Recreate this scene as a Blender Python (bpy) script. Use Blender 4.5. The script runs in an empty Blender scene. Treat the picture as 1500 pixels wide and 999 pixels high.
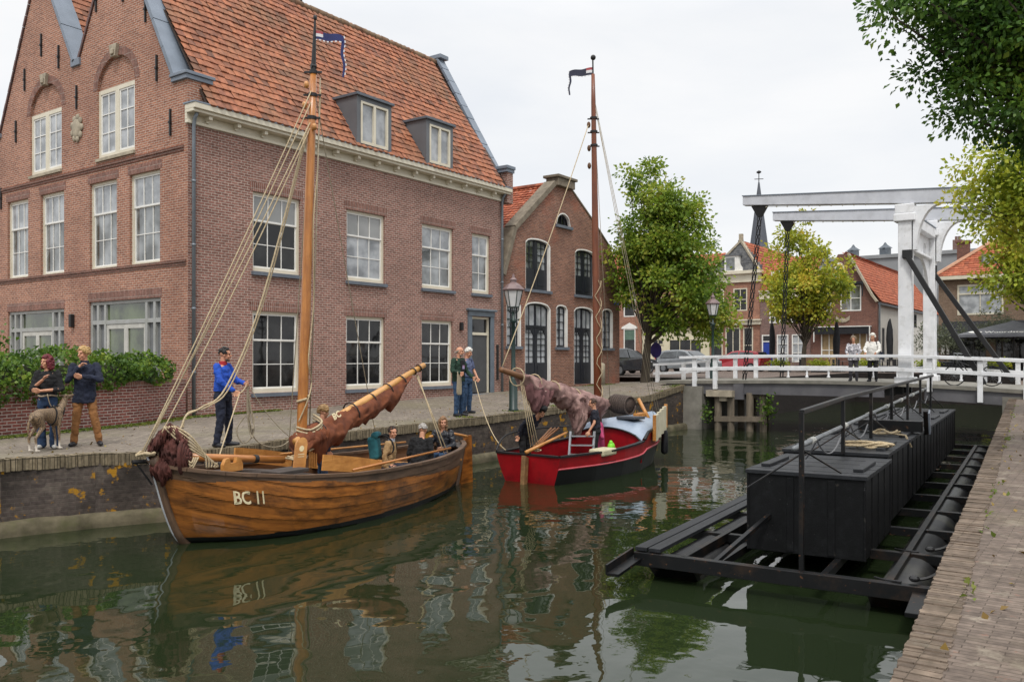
import bpy, math, random
import numpy as np
from mathutils import Vector, Matrix, noise
from mathutils.geometry import tessellate_polygon
random.seed(7)
R = math.radians
SC = bpy.context.scene
COL = SC.collection
V = Vector
MATW = {}                                   # object name -> world matrix of the thing it belongs to

# ------------------------------------------------------------------ mesh builder
class MB:
    def __init__(s):
        s.v = []; s.f = []; s.m = []; s.uv = []; s.cur = 0
    def add(s, verts, faces, uvs=None):
        b = len(s.v)
        s.v += [tuple(p) for p in verts]
        for i, f in enumerate(faces):
            s.f.append([b + k for k in f]); s.m.append(s.cur)
            s.uv.append(uvs[i] if uvs else None)
        return s
    def quad(s, a, b, c, d): return s.add([a, b, c, d], [(0, 1, 2, 3)])
    def box(s, x0, x1, y0, y1, z0, z1):
        return s.add([(x0,y0,z0),(x1,y0,z0),(x1,y1,z0),(x0,y1,z0),(x0,y0,z1),(x1,y0,z1),(x1,y1,z1),(x0,y1,z1)],
            [(0,3,2,1),(4,5,6,7),(0,1,5,4),(1,2,6,5),(2,3,7,6),(3,0,4,7)])
    def obox(s, c, ax, ay, az):              # centre and three half-axis vectors
        c, ax, ay, az = V(c), V(ax), V(ay), V(az)
        p = [c+sx*ax+sy*ay+sz*az for sz in (-1,1) for sx, sy in ((-1,-1),(1,-1),(1,1),(-1,1))]
        fl = ax.cross(ay).dot(az) < 0
        fs = [(0,3,2,1),(4,5,6,7),(0,1,5,4),(1,2,6,5),(2,3,7,6),(3,0,4,7)]
        return s.add(p, [f[::-1] for f in fs] if fl else fs)
    def bar(s, a, b, w, h, up=(0,0,1)):      # rectangular bar from a to b
        a, b = V(a), V(b); d = b-a; up = V(up)
        if abs(d.normalized().dot(up)) > .98: up = V((1,0,0))
        sd = d.cross(up).normalized(); u2 = sd.cross(d).normalized()
        return s.obox((a+b)/2, d/2, sd*w/2, u2*h/2)
    def fbox(s, F, u0, u1, v0, v1, d0, d1):  # box in a wall frame
        c = F.p((u0+u1)/2, (v0+v1)/2, (d0+d1)/2)
        return s.obox(c, F.u*(u1-u0)/2, F.w*(v1-v0)/2, F.n*(d1-d0)/2)
    def tube(s, pts, r, n=8, caps=True, flat=1.0):
        pts = [V(p) for p in pts]; k = len(pts)
        rs = r if isinstance(r, (list, tuple)) else [r]*k
        vs = []; nrm = None; L = 0; Ls = []
        for i, p in enumerate(pts):
            d = (pts[min(i+1,k-1)]-pts[max(i-1,0)])
            d = d.normalized() if d.length > 1e-9 else V((0,0,1))
            if nrm is None:
                nrm = d.cross(V((0,0,1)))
                if nrm.length < .05: nrm = d.cross(V((1,0,0)))
            nrm = (nrm - d*nrm.dot(d)).normalized(); bn = d.cross(nrm)
            if i: L += (p-pts[i-1]).length
            Ls.append(L)
            for j in range(n):
                a = 2*math.pi*j/n
                vs.append(p + nrm*math.cos(a)*rs[i] + bn*math.sin(a)*rs[i]*flat)
        fs = []; uv = []
        for i in range(k-1):
            for j in range(n):
                j2 = (j+1) % n
                fs.append((i*n+j, i*n+j2, (i+1)*n+j2, (i+1)*n+j))
                c0, c1 = j/n*.5, (j+1)/n*.5
                uv.append([(Ls[i],c0),(Ls[i],c1),(Ls[i+1],c1),(Ls[i+1],c0)])
        if caps:
            fs.append(tuple(range(n))[::-1]); uv.append([(0,0)]*n)
            fs.append(tuple((k-1)*n+j for j in range(n))); uv.append([(L,0)]*n)
        return s.add(vs, fs, uv)
    def lathe(s, prof, c=(0,0,0), n=16):     # profile [(r,z)]
        vs = []; fs = []
        for r, z in prof:
            for j in range(n):
                a = 2*math.pi*j/n
                vs.append((c[0]+r*math.cos(a), c[1]+r*math.sin(a), c[2]+z))
        for i in range(len(prof)-1):
            for j in range(n):
                j2 = (j+1) % n
                fs.append((i*n+j, i*n+j2, (i+1)*n+j2, (i+1)*n+j))
        fs.append(tuple(range(n))[::-1]); fs.append(tuple((len(prof)-1)*n+j for j in range(n)))
        return s.add(vs, fs)
    def ball(s, c, r, n=10, m=7, rot=None):
        c = V(c); r = V((r,r,r)) if not hasattr(r, '__len__') else V(r)
        vs = []; fs = []
        for i in range(m+1):
            t = math.pi*i/m
            for j in range(n):
                a = 2*math.pi*j/n
                q = V((r.x*math.sin(t)*math.cos(a), r.y*math.sin(t)*math.sin(a), -r.z*math.cos(t)))
                if rot: q = rot @ q
                vs.append(c+q)
        for i in range(m):
            for j in range(n):
                j2 = (j+1) % n
                fs.append((i*n+j, i*n+j2, (i+1)*n+j2, (i+1)*n+j))
        return s.add(vs, fs)
    def cap(s, a, b, ra, rb, n=10):          # tapered capsule
        a, b = V(a), V(b); d = b-a
        if d.length < 1e-6: d = V((0,0,1e-4))
        e = d.normalized(); pts = []; rs = []
        for t in (-1,-.85,-.5,0):
            pts.append(a+e*ra*t); rs.append(max(ra*math.sqrt(max(0,1-t*t)), ra*.05))
        for t in (0,.5,.85,1):
            pts.append(b+e*rb*t); rs.append(max(rb*math.sqrt(max(0,1-t*t)), rb*.05))
        return s.tube(pts, rs, n)
    def grid(s, fn, nu, nv, uvf=None, flip=False):
        vs = [fn(i/nu, j/nv) for i in range(nu+1) for j in range(nv+1)]
        fs = []; uv = []
        for i in range(nu):
            for j in range(nv):
                q = [(i,j),(i+1,j),(i+1,j+1),(i,j+1)]
                if flip: q = q[::-1]
                fs.append([a*(nv+1)+b for a, b in q])
                if uvf: uv.append([uvf(a/nu, b/nv) for a, b in q])
        return s.add(vs, fs, uv if uvf else None)
    def prism(s, pts2, F, d0, d1):           # closed outline in a wall frame, extruded
        n = len(pts2)
        tri = tessellate_polygon([[V((u,v,0)) for u, v in pts2]])
        A = [F.p(u,v,d1) for u, v in pts2]; B = [F.p(u,v,d0) for u, v in pts2]
        for t in tri:
            a, b, c = (A[k] for k in t)
            t2 = t if (b-a).cross(c-a).dot(F.n) > 0 else t[::-1]
            s.add([A[k] for k in t2], [(0,1,2)]); s.add([B[k] for k in t2[::-1]], [(0,1,2)])
        for i in range(n):
            j = (i+1) % n
            s.add([A[i], B[i], B[j], A[j]], [(0,1,2,3)])
        return s
    def mesh(s, name, mats, W=None):
        me = bpy.data.meshes.new(name)
        vv = s.v
        if W is not None:
            Wi = W.inverted(); vv = [tuple(Wi @ V(p)) for p in vv]
        me.from_pydata(vv, [], s.f)
        ms = mats if isinstance(mats, (list, tuple)) else [mats]
        for m in ms: me.materials.append(m)
        if len(ms) > 1: me.polygons.foreach_set('material_index', s.m)
        uvl = me.uv_layers.new(name='UVMap')
        out = []
        for f, u in zip(s.f, s.uv):
            if u is not None:
                for q in u: out += [q[0], q[1]]
                continue
            P = [V(s.v[k]) for k in f]
            n = (P[1]-P[0]).cross(P[2]-P[0])
            if n.length < 1e-12 and len(P) > 3: n = (P[2]-P[0]).cross(P[3]-P[0])
            n = n.normalized() if n.length > 1e-12 else V((0,0,1))
            if abs(n.z) > .92:
                for p in P: out += [p.x, p.y]
            else:
                t = V((-n.y, n.x, 0)).normalized(); b = n.cross(t)
                for p in P: out += [p.dot(t), p.dot(b)]
        uvl.data.foreach_set('uv', out)
        return me
    def build(s, name, mats, parent=None, smooth=False, bevel=0, kind=None, label=None, seg=2):
        W = MATW.get(parent.name) if parent else None
        me = s.mesh(name, mats, W)
        if smooth: me.polygons.foreach_set('use_smooth', [True]*len(me.polygons))
        o = bpy.data.objects.new(name, me); COL.objects.link(o)
        if parent:
            o.parent = parent; MATW[o.name] = W
        if bevel:
            b = o.modifiers.new('bevel', 'BEVEL'); b.width = bevel; b.segments = seg; b.limit_method = 'ANGLE'; b.angle_limit = R(40)
        if kind: o['kind'] = kind
        if label: o['label'] = label
        me.update()
        return o

class Fr:                                    # wall frame: origin, horizontal u, vertical w, outward n
    def __init__(s, o, u, n):
        s.o = V(o); s.u = V(u).normalized(); s.n = V(n).normalized(); s.w = V((0,0,1))
    def p(s, u, v, d=0): return s.o + s.u*u + s.w*v + s.n*d

def thing(name, label, cat, loc=(0,0,0), rz=0, group=None):
    o = bpy.data.objects.new(name, None); COL.objects.link(o)
    o.empty_display_size = .2
    o.location = loc; o.rotation_euler = (0,0,rz)
    MATW[o.name] = Matrix.Translation(V(loc)) @ Matrix.Rotation(rz, 4, 'Z')
    o['label'] = label; o['category'] = cat
    if group: o['group'] = group
    return o
def tag(o, label, cat, group=None, kind=None):
    o['label'] = label; o['category'] = cat
    if group: o['group'] = group
    if kind: o['kind'] = kind
    return o
def copy_tree(o, parent=None):
    c = o.copy(); COL.objects.link(c)
    if parent: c.parent = parent
    for ch in list(o.children): copy_tree(ch, c)
    return c
def dup(root, loc, rz, label=None, group=None, scale=None):
    c = copy_tree(root); c.location = loc; c.rotation_euler = (0,0,rz)
    if scale: c.scale = (scale,)*3
    if label: c['label'] = label
    if group: c['group'] = group
    return c

def sag(a, b, s, n=14):                      # hanging rope between two points
    a, b = V(a), V(b)
    return [a.lerp(b, i/n) - V((0,0,s*4*(i/n)*(1-i/n))) for i in range(n+1)]
def smooth_path(pts, k=6):                   # Catmull-Rom through points
    pts = [V(p) for p in pts]; out = []
    for i in range(len(pts)-1):
        p0 = pts[max(i-1,0)]; p1 = pts[i]; p2 = pts[i+1]; p3 = pts[min(i+2,len(pts)-1)]
        for j in range(k):
            t = j/k
            out.append(.5*((2*p1)+(-p0+p2)*t+(2*p0-5*p1+4*p2-p3)*t*t+(-p0+3*p1-3*p2+p3)*t**3))
    return out+[pts[-1]]
def interp(x, xs, ys):
    if x <= xs[0]: return ys[0]
    for i in range(len(xs)-1):
        if x <= xs[i+1]:
            t = (x-xs[i])/(xs[i+1]-xs[i]); return ys[i]+(ys[i+1]-ys[i])*t
    return ys[-1]

# ------------------------------------------------------------------ materials
def nodes(name):
    m = bpy.data.materials.new(name); m.use_nodes = True
    nt = m.node_tree; b = nt.nodes['Principled BSDF']
    return m, nt, b
def N(nt, t, **kw):
    n = nt.nodes.new(t)
    for k, v in kw.items():
        if k in n.inputs: n.inputs[k].default_value = v
        else: setattr(n, k, v)
    return n
def ramp(nt, stops, interp_='LINEAR'):
    r = nt.nodes.new('ShaderNodeValToRGB'); e = r.color_ramp.elements; r.color_ramp.interpolation = interp_
    while len(e) < len(stops): e.new(.5)
    for k, (p, c) in enumerate(stops):
        e[k].position = p; e[k].color = (*c, 1) if len(c) == 3 else c
    return r
def rgb(h):                                  # sRGB hex -> linear
    h = h.lstrip('#'); o = []
    for i in (0,2,4):
        c = int(h[i:i+2],16)/255
        o.append(c/12.92 if c <= .04045 else ((c+.055)/1.055)**2.4)
    return tuple(o)
def mul(c, k): return tuple(min(1, x*k) for x in c)
def mixrgb(nt, bt, f, a, b):
    n = nt.nodes.new('ShaderNodeMix'); n.data_type = 'RGBA'; n.blend_type = bt
    L = nt.links
    for idx, val in ((0, f), (6, a), (7, b)):
        if hasattr(val, 'is_linked'): L.new(val, n.inputs[idx])
        elif isinstance(val, (int, float)): n.inputs[idx].default_value = val
        else: n.inputs[idx].default_value = (*val, 1)
    return n.outputs[2]
def coords(nt, kind='Object', scale=(1,1,1)):
    t = nt.nodes.new('ShaderNodeTexCoord'); mp = nt.nodes.new('ShaderNodeMapping')
    mp.inputs['Scale'].default_value = scale
    nt.links.new(t.outputs[kind], mp.inputs[0]); return mp.outputs[0]
def bumpn(nt, b, h, strength=.3, dist=.01):
    bp = nt.nodes.new('ShaderNodeBump'); bp.inputs['Strength'].default_value = strength; bp.inputs['Distance'].default_value = dist
    nt.links.new(h, bp.inputs['Height']); nt.links.new(bp.outputs[0], b.inputs['Normal']); return bp
def mat(name, c, c2=None, rough=.6, scale=4, bump=.15, bscale=30, metal=0, spec=.5, dirt=0, dscale=1.2, dcol=(.03,.028,.02), sc=(1,1,1), kind='Object', coat=0, specks=None):
    """noise-mottled surface with optional worn blotches"""
    m, nt, b = nodes(name); L = nt.links
    c2 = c2 or mul(c, .72)
    cv = coords(nt, kind, sc)
    n = N(nt, 'ShaderNodeTexNoise', Scale=scale, Detail=6, Roughness=.6); L.new(cv, n.inputs[0])
    r = ramp(nt, [(.32, c2), (.68, c)]); L.new(n.outputs[0], r.inputs[0]); out = r.outputs[0]
    if dirt:
        d = N(nt, 'ShaderNodeTexNoise', Scale=dscale, Detail=8, Roughness=.65); L.new(cv, d.inputs[0])
        dr = ramp(nt, [(.5, (0,0,0)), (.72, (dirt,)*3)]); L.new(d.outputs[0], dr.inputs[0])
        out = mixrgb(nt, 'MIX', dr.outputs[0], out, dcol)
    for sc_, lo, col in (specks or ()):
        q = N(nt, 'ShaderNodeTexNoise', Scale=sc_, Detail=3); L.new(coords(nt, kind), q.inputs[0])
        qr = ramp(nt, [(lo, (0,0,0)), (lo+.04, (.8,.8,.8))]); L.new(q.outputs[0], qr.inputs[0])
        out = mixrgb(nt, 'MIX', qr.outputs[0], out, col)
    L.new(out, b.inputs['Base Color'])
    b.inputs['Roughness'].default_value = rough; b.inputs['Metallic'].default_value = metal
    b.inputs['Specular IOR Level'].default_value = spec; b.inputs['Coat Weight'].default_value = coat
    if bump:
        q = N(nt, 'ShaderNodeTexNoise', Scale=bscale, Detail=4); L.new(cv, q.inputs[0])
        bumpn(nt, b, q.outputs[0], bump)
    return m
def brick(name, c1, c2, mortar, bw=.22, bh=.068, ms=.007, tone=(.75,1.15), rough=.85, patch=None, rot=False, lich=None, offset=.5):
    m, nt, b = nodes(name); L = nt.links
    cv = coords(nt, 'UV')
    if rot: cv.node.inputs['Rotation'].default_value = (0,0,R(90))
    wob = N(nt, 'ShaderNodeTexNoise', Scale=9, Detail=2); L.new(cv, wob.inputs[0])
    vm = nt.nodes.new('ShaderNodeVectorMath'); vm.operation = 'MULTIPLY_ADD'
    L.new(wob.outputs['Color'], vm.inputs[0]); vm.inputs[1].default_value = (.012,.012,0); L.new(cv, vm.inputs[2])
    bt = N(nt, 'ShaderNodeTexBrick', Scale=1, Bias=-.1); bt.offset = offset
    bt.inputs['Color1'].default_value = (*c1,1); bt.inputs['Color2'].default_value = (*c2,1); bt.inputs['Mortar'].default_value = (*mortar,1)
    bt.inputs['Brick Width'].default_value = bw; bt.inputs['Row Height'].default_value = bh; bt.inputs['Mortar Size'].default_value = ms
    bt.inputs['Mortar Smooth'].default_value = .25
    L.new(vm.outputs[0], bt.inputs[0])
    n = N(nt, 'ShaderNodeTexNoise', Scale=.55, Detail=9, Roughness=.7); L.new(cv, n.inputs[0])
    r = ramp(nt, [(.3, (tone[0],)*3), (.7, (tone[1],)*3)]); L.new(n.outputs[0], r.inputs[0])
    out = mixrgb(nt, 'MULTIPLY', 1.0, bt.outputs[0], r.outputs[0])
    n2 = N(nt, 'ShaderNodeTexNoise', Scale=14, Detail=3); L.new(cv, n2.inputs[0])
    r2 = ramp(nt, [(.3, (.72,)*3), (.7, (1.22,)*3)]); L.new(n2.outputs[0], r2.inputs[0])
    out = mixrgb(nt, 'MULTIPLY', 1.0, out, r2.outputs[0])
    for pc, sc_, lo, hi, amt in (patch or []):
        q = N(nt, 'ShaderNodeTexNoise', Scale=sc_, Detail=8, Roughness=.68); L.new(cv, q.inputs[0])
        qr = ramp(nt, [(lo, (0,0,0)), (hi, (amt,)*3)]); L.new(q.outputs[0], qr.inputs[0])
        out = mixrgb(nt, 'MIX', qr.outputs[0], out, pc)
    L.new(out, b.inputs['Base Color']); b.inputs['Roughness'].default_value = rough
    b.inputs['Specular IOR Level'].default_value = .25
    hm = mixrgb(nt, 'ADD', .35, bt.outputs['Fac'], n2.outputs[0])
    iv = N(nt, 'ShaderNodeMath', operation='MULTIPLY'); L.new(bt.outputs['Fac'], iv.inputs[0]); iv.inputs[1].default_value = -1
    bumpn(nt, b, iv.outputs[0], .5, .008)
    return m
def tilemat(name, cols, moss=None):
    """one colour per tile: the UV holds the tile number"""
    m, nt, b = nodes(name); L = nt.links
    t = nt.nodes.new('ShaderNodeTexCoord')
    fl = nt.nodes.new('ShaderNodeVectorMath'); fl.operation = 'FLOOR'; L.new(t.outputs['UV'], fl.inputs[0])
    w = nt.nodes.new('ShaderNodeTexWhiteNoise'); w.noise_dimensions = '2D'; L.new(fl.outputs[0], w.inputs[0])
    r = ramp(nt, [(i/(len(cols)-1), c) for i, c in enumerate(cols)]); L.new(w.outputs[0], r.inputs[0])
    n = N(nt, 'ShaderNodeTexNoise', Scale=6, Detail=6); L.new(t.outputs['Object'], n.inputs[0])
    r2 = ramp(nt, [(.3, (.65,)*3), (.7, (1.2,)*3)]); L.new(n.outputs[0], r2.inputs[0])
    out = mixrgb(nt, 'MULTIPLY', 1.0, r.outputs[0], r2.outputs[0])
    if moss:
        q = N(nt, 'ShaderNodeTexNoise', Scale=.5, Detail=9, Roughness=.7); L.new(t.outputs['Object'], q.inputs[0])
        qr = ramp(nt, [(.45, (0,0,0)), (.7, (.75,)*3)]); L.new(q.outputs[0], qr.inputs[0])
        out = mixrgb(nt, 'MIX', qr.outputs[0], out, moss)
    L.new(out, b.inputs['Base Color']); b.inputs['Roughness'].default_value = .75; b.inputs['Specular IOR Level'].default_value = .3
    bumpn(nt, b, n.outputs[0], .2)
    return m
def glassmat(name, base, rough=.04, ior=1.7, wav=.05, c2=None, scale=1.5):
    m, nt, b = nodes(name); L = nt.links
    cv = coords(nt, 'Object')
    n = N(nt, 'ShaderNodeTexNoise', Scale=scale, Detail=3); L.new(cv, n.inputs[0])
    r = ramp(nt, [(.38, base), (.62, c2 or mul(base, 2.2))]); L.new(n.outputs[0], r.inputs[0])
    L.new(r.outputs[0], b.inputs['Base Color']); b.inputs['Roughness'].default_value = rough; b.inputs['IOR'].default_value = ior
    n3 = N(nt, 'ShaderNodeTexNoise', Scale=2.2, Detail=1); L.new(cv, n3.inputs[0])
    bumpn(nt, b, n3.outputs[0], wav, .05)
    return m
def woodmat(name, c, c2, dark, rough=.45, sx=1.0, sy=14.0, dk=.5, kind='UV', coat=0, dscale=1.4):
    m, nt, b = nodes(name); L = nt.links
    cv = coords(nt, kind, (sx, sy, sy))
    n = N(nt, 'ShaderNodeTexNoise', Scale=1.6, Detail=8, Roughness=.65, Distortion=.4); L.new(cv, n.inputs[0])
    r = ramp(nt, [(.3, c2), (.62, c)]); L.new(n.outputs[0], r.inputs[0])
    cv2 = coords(nt, kind, (sx, sy*.2, sy*.2))
    d = N(nt, 'ShaderNodeTexNoise', Scale=dscale, Detail=8, Roughness=.7); L.new(cv2, d.inputs[0])
    dr = ramp(nt, [(.45, (0,0,0)), (.7, (dk,)*3)]); L.new(d.outputs[0], dr.inputs[0])
    out = mixrgb(nt, 'MIX', dr.outputs[0], r.outputs[0], dark)
    L.new(out, b.inputs['Base Color']); b.inputs['Roughness'].default_value = rough; b.inputs['Coat Weight'].default_value = coat
    b.inputs['Coat Roughness'].default_value = .25
    bumpn(nt, b, n.outputs[0], .15)
    return m
def leafmat(name, stops, rough=.5, trans=.35, clump=.5):
    m, nt, b = nodes(name); L = nt.links
    g = nt.nodes.new('ShaderNodeNewGeometry')
    t = nt.nodes.new('ShaderNodeTexCoord')
    n = N(nt, 'ShaderNodeTexNoise', Scale=clump, Detail=3); L.new(t.outputs['Object'], n.inputs[0])
    mx = N(nt, 'ShaderNodeMath', operation='MULTIPLY_ADD'); L.new(n.outputs[0], mx.inputs[0]); mx.inputs[1].default_value = 1.5; mx.inputs[2].default_value = -.5
    av = N(nt, 'ShaderNodeMath', operation='MULTIPLY_ADD'); L.new(g.outputs['Random Per Island'], av.inputs[0]); av.inputs[1].default_value = .5
    L.new(mx.outputs[0], av.inputs[2])
    r = ramp(nt, stops); L.new(av.outputs[0], r.inputs[0])
    L.new(r.outputs[0], b.inputs['Base Color']); b.inputs['Roughness'].default_value = rough; b.inputs['Specular IOR Level'].default_value = .35
    tr = nt.nodes.new('ShaderNodeBsdfTranslucent'); L.new(r.outputs[0], tr.inputs[0])
    ms = nt.nodes.new('ShaderNodeMixShader'); ms.inputs[0].default_value = trans
    L.new(b.outputs[0], ms.inputs[1]); L.new(tr.outputs[0], ms.inputs[2])
    L.new(ms.outputs[0], nt.nodes['Material Output'].inputs[0])
    return m

BR_FACADE = brick('facade_brick', rgb('#966b5f'), rgb('#775349'), rgb('#b0a298'), ms=.010, bw=.215, bh=.072, tone=(.82,1.12))
BR_GABLE = brick('gable_brick', rgb('#a6725b'), rgb('#895b4a'), rgb('#b9a89b'), ms=.009, bh=.066, tone=(.8,1.15), patch=[(rgb('#6d4a41'), .4, .5, .75, .5)])
BR_TRIM = brick('header_brick', rgb('#8a6155'), rgb('#6f4d43'), rgb('#a59890'), bw=.07, bh=.24, ms=.007, offset=0)
BR_HOUSE2 = brick('house_brick', rgb('#8f6451'), rgb('#6f4b3f'), rgb('#9a8b80'), tone=(.75,1.15), patch=[(rgb('#a5573c'), .5, .55, .75, .6)])
BR_PLANTER = brick('planter_brick', rgb('#8a5148'), rgb('#67403b'), rgb('#b0a59c'), ms=.009, tone=(.8,1.15), patch=[(rgb('#8f8a86'), .5, .55, .8, .5)])
BR_QUAY = brick('quay_wall_brick', rgb('#574e48'), rgb('#443c39'), rgb('#544d47'), tone=(.45,1.3),
    patch=[(rgb('#26221e'), .8, .5, .7, .75), (rgb('#7d7568'), 1.1, .6, .75, .5), (rgb('#a87a1c'), 1.9, .59, .62, .9), (rgb('#8a8a84'), 7, .70, .74, .7), (rgb('#15130f'), 1.5, .6, .75, .8)])
BR_PAVE = brick('quay_paving', rgb('#8b8175'), rgb('#736a61'), rgb('#5a534b'), bw=.2, bh=.1, ms=.006, tone=(.75,1.15),
    patch=[(rgb('#6f6b50'), .35, .48, .7, .6), (rgb('#7f8048'), 1.2, .62, .75, .5), (rgb('#4e4a42'), 2.6, .6, .75, .6), (rgb('#a59d90'), 5, .68, .74, .5)])
BR_PAVE2 = brick('near_paving', rgb('#786b61'), rgb('#61564e'), rgb('#544a42'), bw=.21, bh=.054, ms=.004, rot=True, tone=(.8,1.12),
    patch=[(rgb('#a79d8d'), 2.6, .57, .68, .8), (rgb('#4f4436'), 1.3, .52, .75, .7), (rgb('#a8873c'), 4.2, .70, .73, .8), (rgb('#8b5a48'), 7, .62, .7, .6), (rgb('#6f6a50'), .7, .55, .8, .5)])
BR_STREET = brick('street_paving', rgb('#766860'), rgb('#5d524b'), rgb('#4b433d'), bw=.2, bh=.1, tone=(.8,1.15))
TILE_MAIN = tilemat('orange_brown_tiles', [rgb('#6f4e40'), rgb('#8a5a45'), rgb('#9c664c'), rgb('#a3694c'), rgb('#97614a'), rgb('#ab7154'), rgb('#8a5a48')], moss=rgb('#76604c'))
TILE_ORANGE = tilemat('bright_orange_tiles', [rgb('#8f5138'), rgb('#a55d40'), rgb('#995139'), rgb('#b0674a'), rgb('#854b36')])
TILE_SLATE = tilemat('grey_slates', [rgb('#4c4d50'), rgb('#5d5e60'), rgb('#6b6b69'), rgb('#55565a')])
CREAM = mat('cream_paint', rgb('#d9d2bf'), rgb('#cbc3ae'), rough=.45, bump=.03, scale=2)
WHITE = mat('white_paint', rgb('#e9e8e4'), rgb('#dcdad4'), rough=.4, bump=.03, scale=3)
BRIDGEW = mat('bridge_white_paint', rgb('#ebecee'), rgb('#d9dbde'), rough=.5, bump=.06, scale=2, dirt=.5, dscale=2.5, dcol=rgb('#98958a'), specks=((22,.72,rgb('#8f8b80')),))
BRIDGEG = mat('pale_grey_paint', rgb('#c9ccd2'), rgb('#b9bcc3'), rough=.5, bump=.05, scale=2, dirt=.25, dscale=3, dcol=rgb('#8c8c88'))
GREYFR = mat('grey_frame_paint', rgb('#a3a4a3'), rgb('#94958f'), rough=.45, bump=.02)
GREYDK = mat('grey_panel_paint', rgb('#77797b'), rgb('#6a6c6e'), rough=.5, bump=.02)
SLATEB = mat('blue_grey_paint', rgb('#68727c'), rgb('#5a646e'), rough=.45, bump=.02)
DORM = mat('dormer_zinc', rgb('#66696d'), rgb('#595c60'), rough=.5, bump=.03, scale=1)
LEAD = mat('lead_sheet', rgb('#7d8794'), rgb('#6c7682'), rough=.5, bump=.06, scale=1.5, dirt=.3, dcol=rgb('#596069'))
SILL = mat('blue_stone_sill', rgb('#69707a'), rgb('#5a616a'), rough=.6)
STONE = mat('weathered_stone', rgb('#b3a893'), rgb('#8d8474'), rough=.9, bump=.5, bscale=25, dirt=.5, dcol=rgb('#5d574a'))
IRON = mat('black_iron', rgb('#1b1b1d'), rgb('#131314'), rough=.5, bump=.05)
ZINC = mat('zinc_pipe', rgb('#7e858c'), rgb('#6d747b'), rough=.45, bump=.03, metal=.3)
GL_DARK = glassmat('dark_window_glass', (.004,.004,.005), c2=(.022,.022,.022), ior=1.5)
GL_SKY = glassmat('painted_sky_reflection_glass', (.05,.055,.05), ior=2.1, c2=(.30,.32,.33), scale=1.1)  # pale blotches in the base colour stand in for reflected sky
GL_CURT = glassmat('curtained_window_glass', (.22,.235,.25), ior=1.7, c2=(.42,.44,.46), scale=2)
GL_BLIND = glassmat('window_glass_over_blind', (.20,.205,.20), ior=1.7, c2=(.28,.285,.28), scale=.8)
GL_GREEN = glassmat('painted_green_reflection_glass', (.03,.04,.02), ior=1.9, c2=(.10,.13,.06), scale=1.6)  # green reflection of foliage put into the base colour
DOORG = mat('dark_grey_door_paint', rgb('#4b4c4e'), rgb('#424345'), rough=.5, bump=.02)
NAVY = mat('blue_black_paint', rgb('#23262e'), rgb('#1b1e25'), rough=.4, bump=.02)
GRASS = mat('grass', rgb('#6f7f35'), rgb('#4d5c25'), rough=.8, scale=20)
MOSS = mat('mossy_stone_ledge', rgb('#6a624e'), rgb('#413c2b'), rough=.95, scale=3, bump=.6, bscale=14, dirt=.6, dscale=2, dcol=rgb('#4c5226'))
# ------------------------------------------------------------------ camera, light, sky
cam = bpy.data.cameras.new('camera'); co = bpy.data.objects.new('camera', cam); COL.objects.link(co)
co.location = (0,0,1.6); co.rotation_euler = (R(90), 0, R(-90+35.6))
cam.sensor_width = 36; cam.lens = 1257/1500*36; cam.shift_y = 25.5/1500; cam.clip_end = 1500; cam.clip_start = .1
SC.camera = co
SUN_EL, SUN_AZ = 58, 215                      # azimuth of the sun seen from the scene, counter-clockwise from +X
sl = bpy.data.lights.new('sun', 'SUN'); sl.energy = 1.7; sl.angle = R(12); sl.color = (1,.96,.9)
so = bpy.data.objects.new('sun', sl); COL.objects.link(so)
so.rotation_euler = (R(90-SUN_EL), 0, R(SUN_AZ+90)); so.location = (0,0,60)
W = bpy.data.worlds.new('World'); SC.world = W; W.use_nodes = True
nt = W.node_tree; L = nt.links; nt.nodes.clear()
sky = nt.nodes.new('ShaderNodeTexSky'); sky.sky_type = 'NISHITA'; sky.sun_disc = False
sky.sun_elevation = R(SUN_EL); sky.sun_rotation = R(90-SUN_AZ); sky.altitude = 0; sky.air_density = 1; sky.dust_density = 3
bg1 = nt.nodes.new('ShaderNodeBackground'); bg1.inputs[1].default_value = .1; L.new(sky.outputs[0], bg1.inputs[0])
tc = nt.nodes.new('ShaderNodeTexCoord')
mp = nt.nodes.new('ShaderNodeMapping'); mp.inputs['Scale'].default_value = (1,1,3.5); L.new(tc.outputs['Generated'], mp.inputs[0])
cl = N(nt, 'ShaderNodeTexNoise', Scale=2.4, Detail=7, Roughness=.55, Distortion=.3); L.new(mp.outputs[0], cl.inputs[0])
cr = ramp(nt, [(.3, (.86,.885,.92)), (.62, (.985,.985,.985))]); L.new(cl.outputs[0], cr.inputs[0])
sx = nt.nodes.new('ShaderNodeSeparateXYZ'); L.new(tc.outputs['Generated'], sx.inputs[0])
el = N(nt, 'ShaderNodeMath', operation='MAXIMUM'); sb_ = N(nt, 'ShaderNodeMath', operation='SUBTRACT'); L.new(sx.outputs[2], sb_.inputs[0]); sb_.inputs[1].default_value = .36; L.new(sb_.outputs[0], el.inputs[0]); el.inputs[1].default_value = 0
st = N(nt, 'ShaderNodeMath', operation='MULTIPLY_ADD'); L.new(el.outputs[0], st.inputs[0]); st.inputs[1].default_value = 1.5; st.inputs[2].default_value = .92
bg2 = nt.nodes.new('ShaderNodeBackground'); L.new(cr.outputs[0], bg2.inputs[0]); L.new(st.outputs[0], bg2.inputs[1])
mxs = nt.nodes.new('ShaderNodeMixShader'); mxs.inputs[0].default_value = .9
L.new(bg1.outputs[0], mxs.inputs[1]); L.new(bg2.outputs[0], mxs.inputs[2])
wo = nt.nodes.new('ShaderNodeOutputWorld'); L.new(mxs.outputs[0], wo.inputs[0])
SC.view_settings.view_transform = 'Standard'; SC.view_settings.look = 'None'; SC.view_settings.exposure = .2; SC.view_settings.gamma = 1
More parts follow.
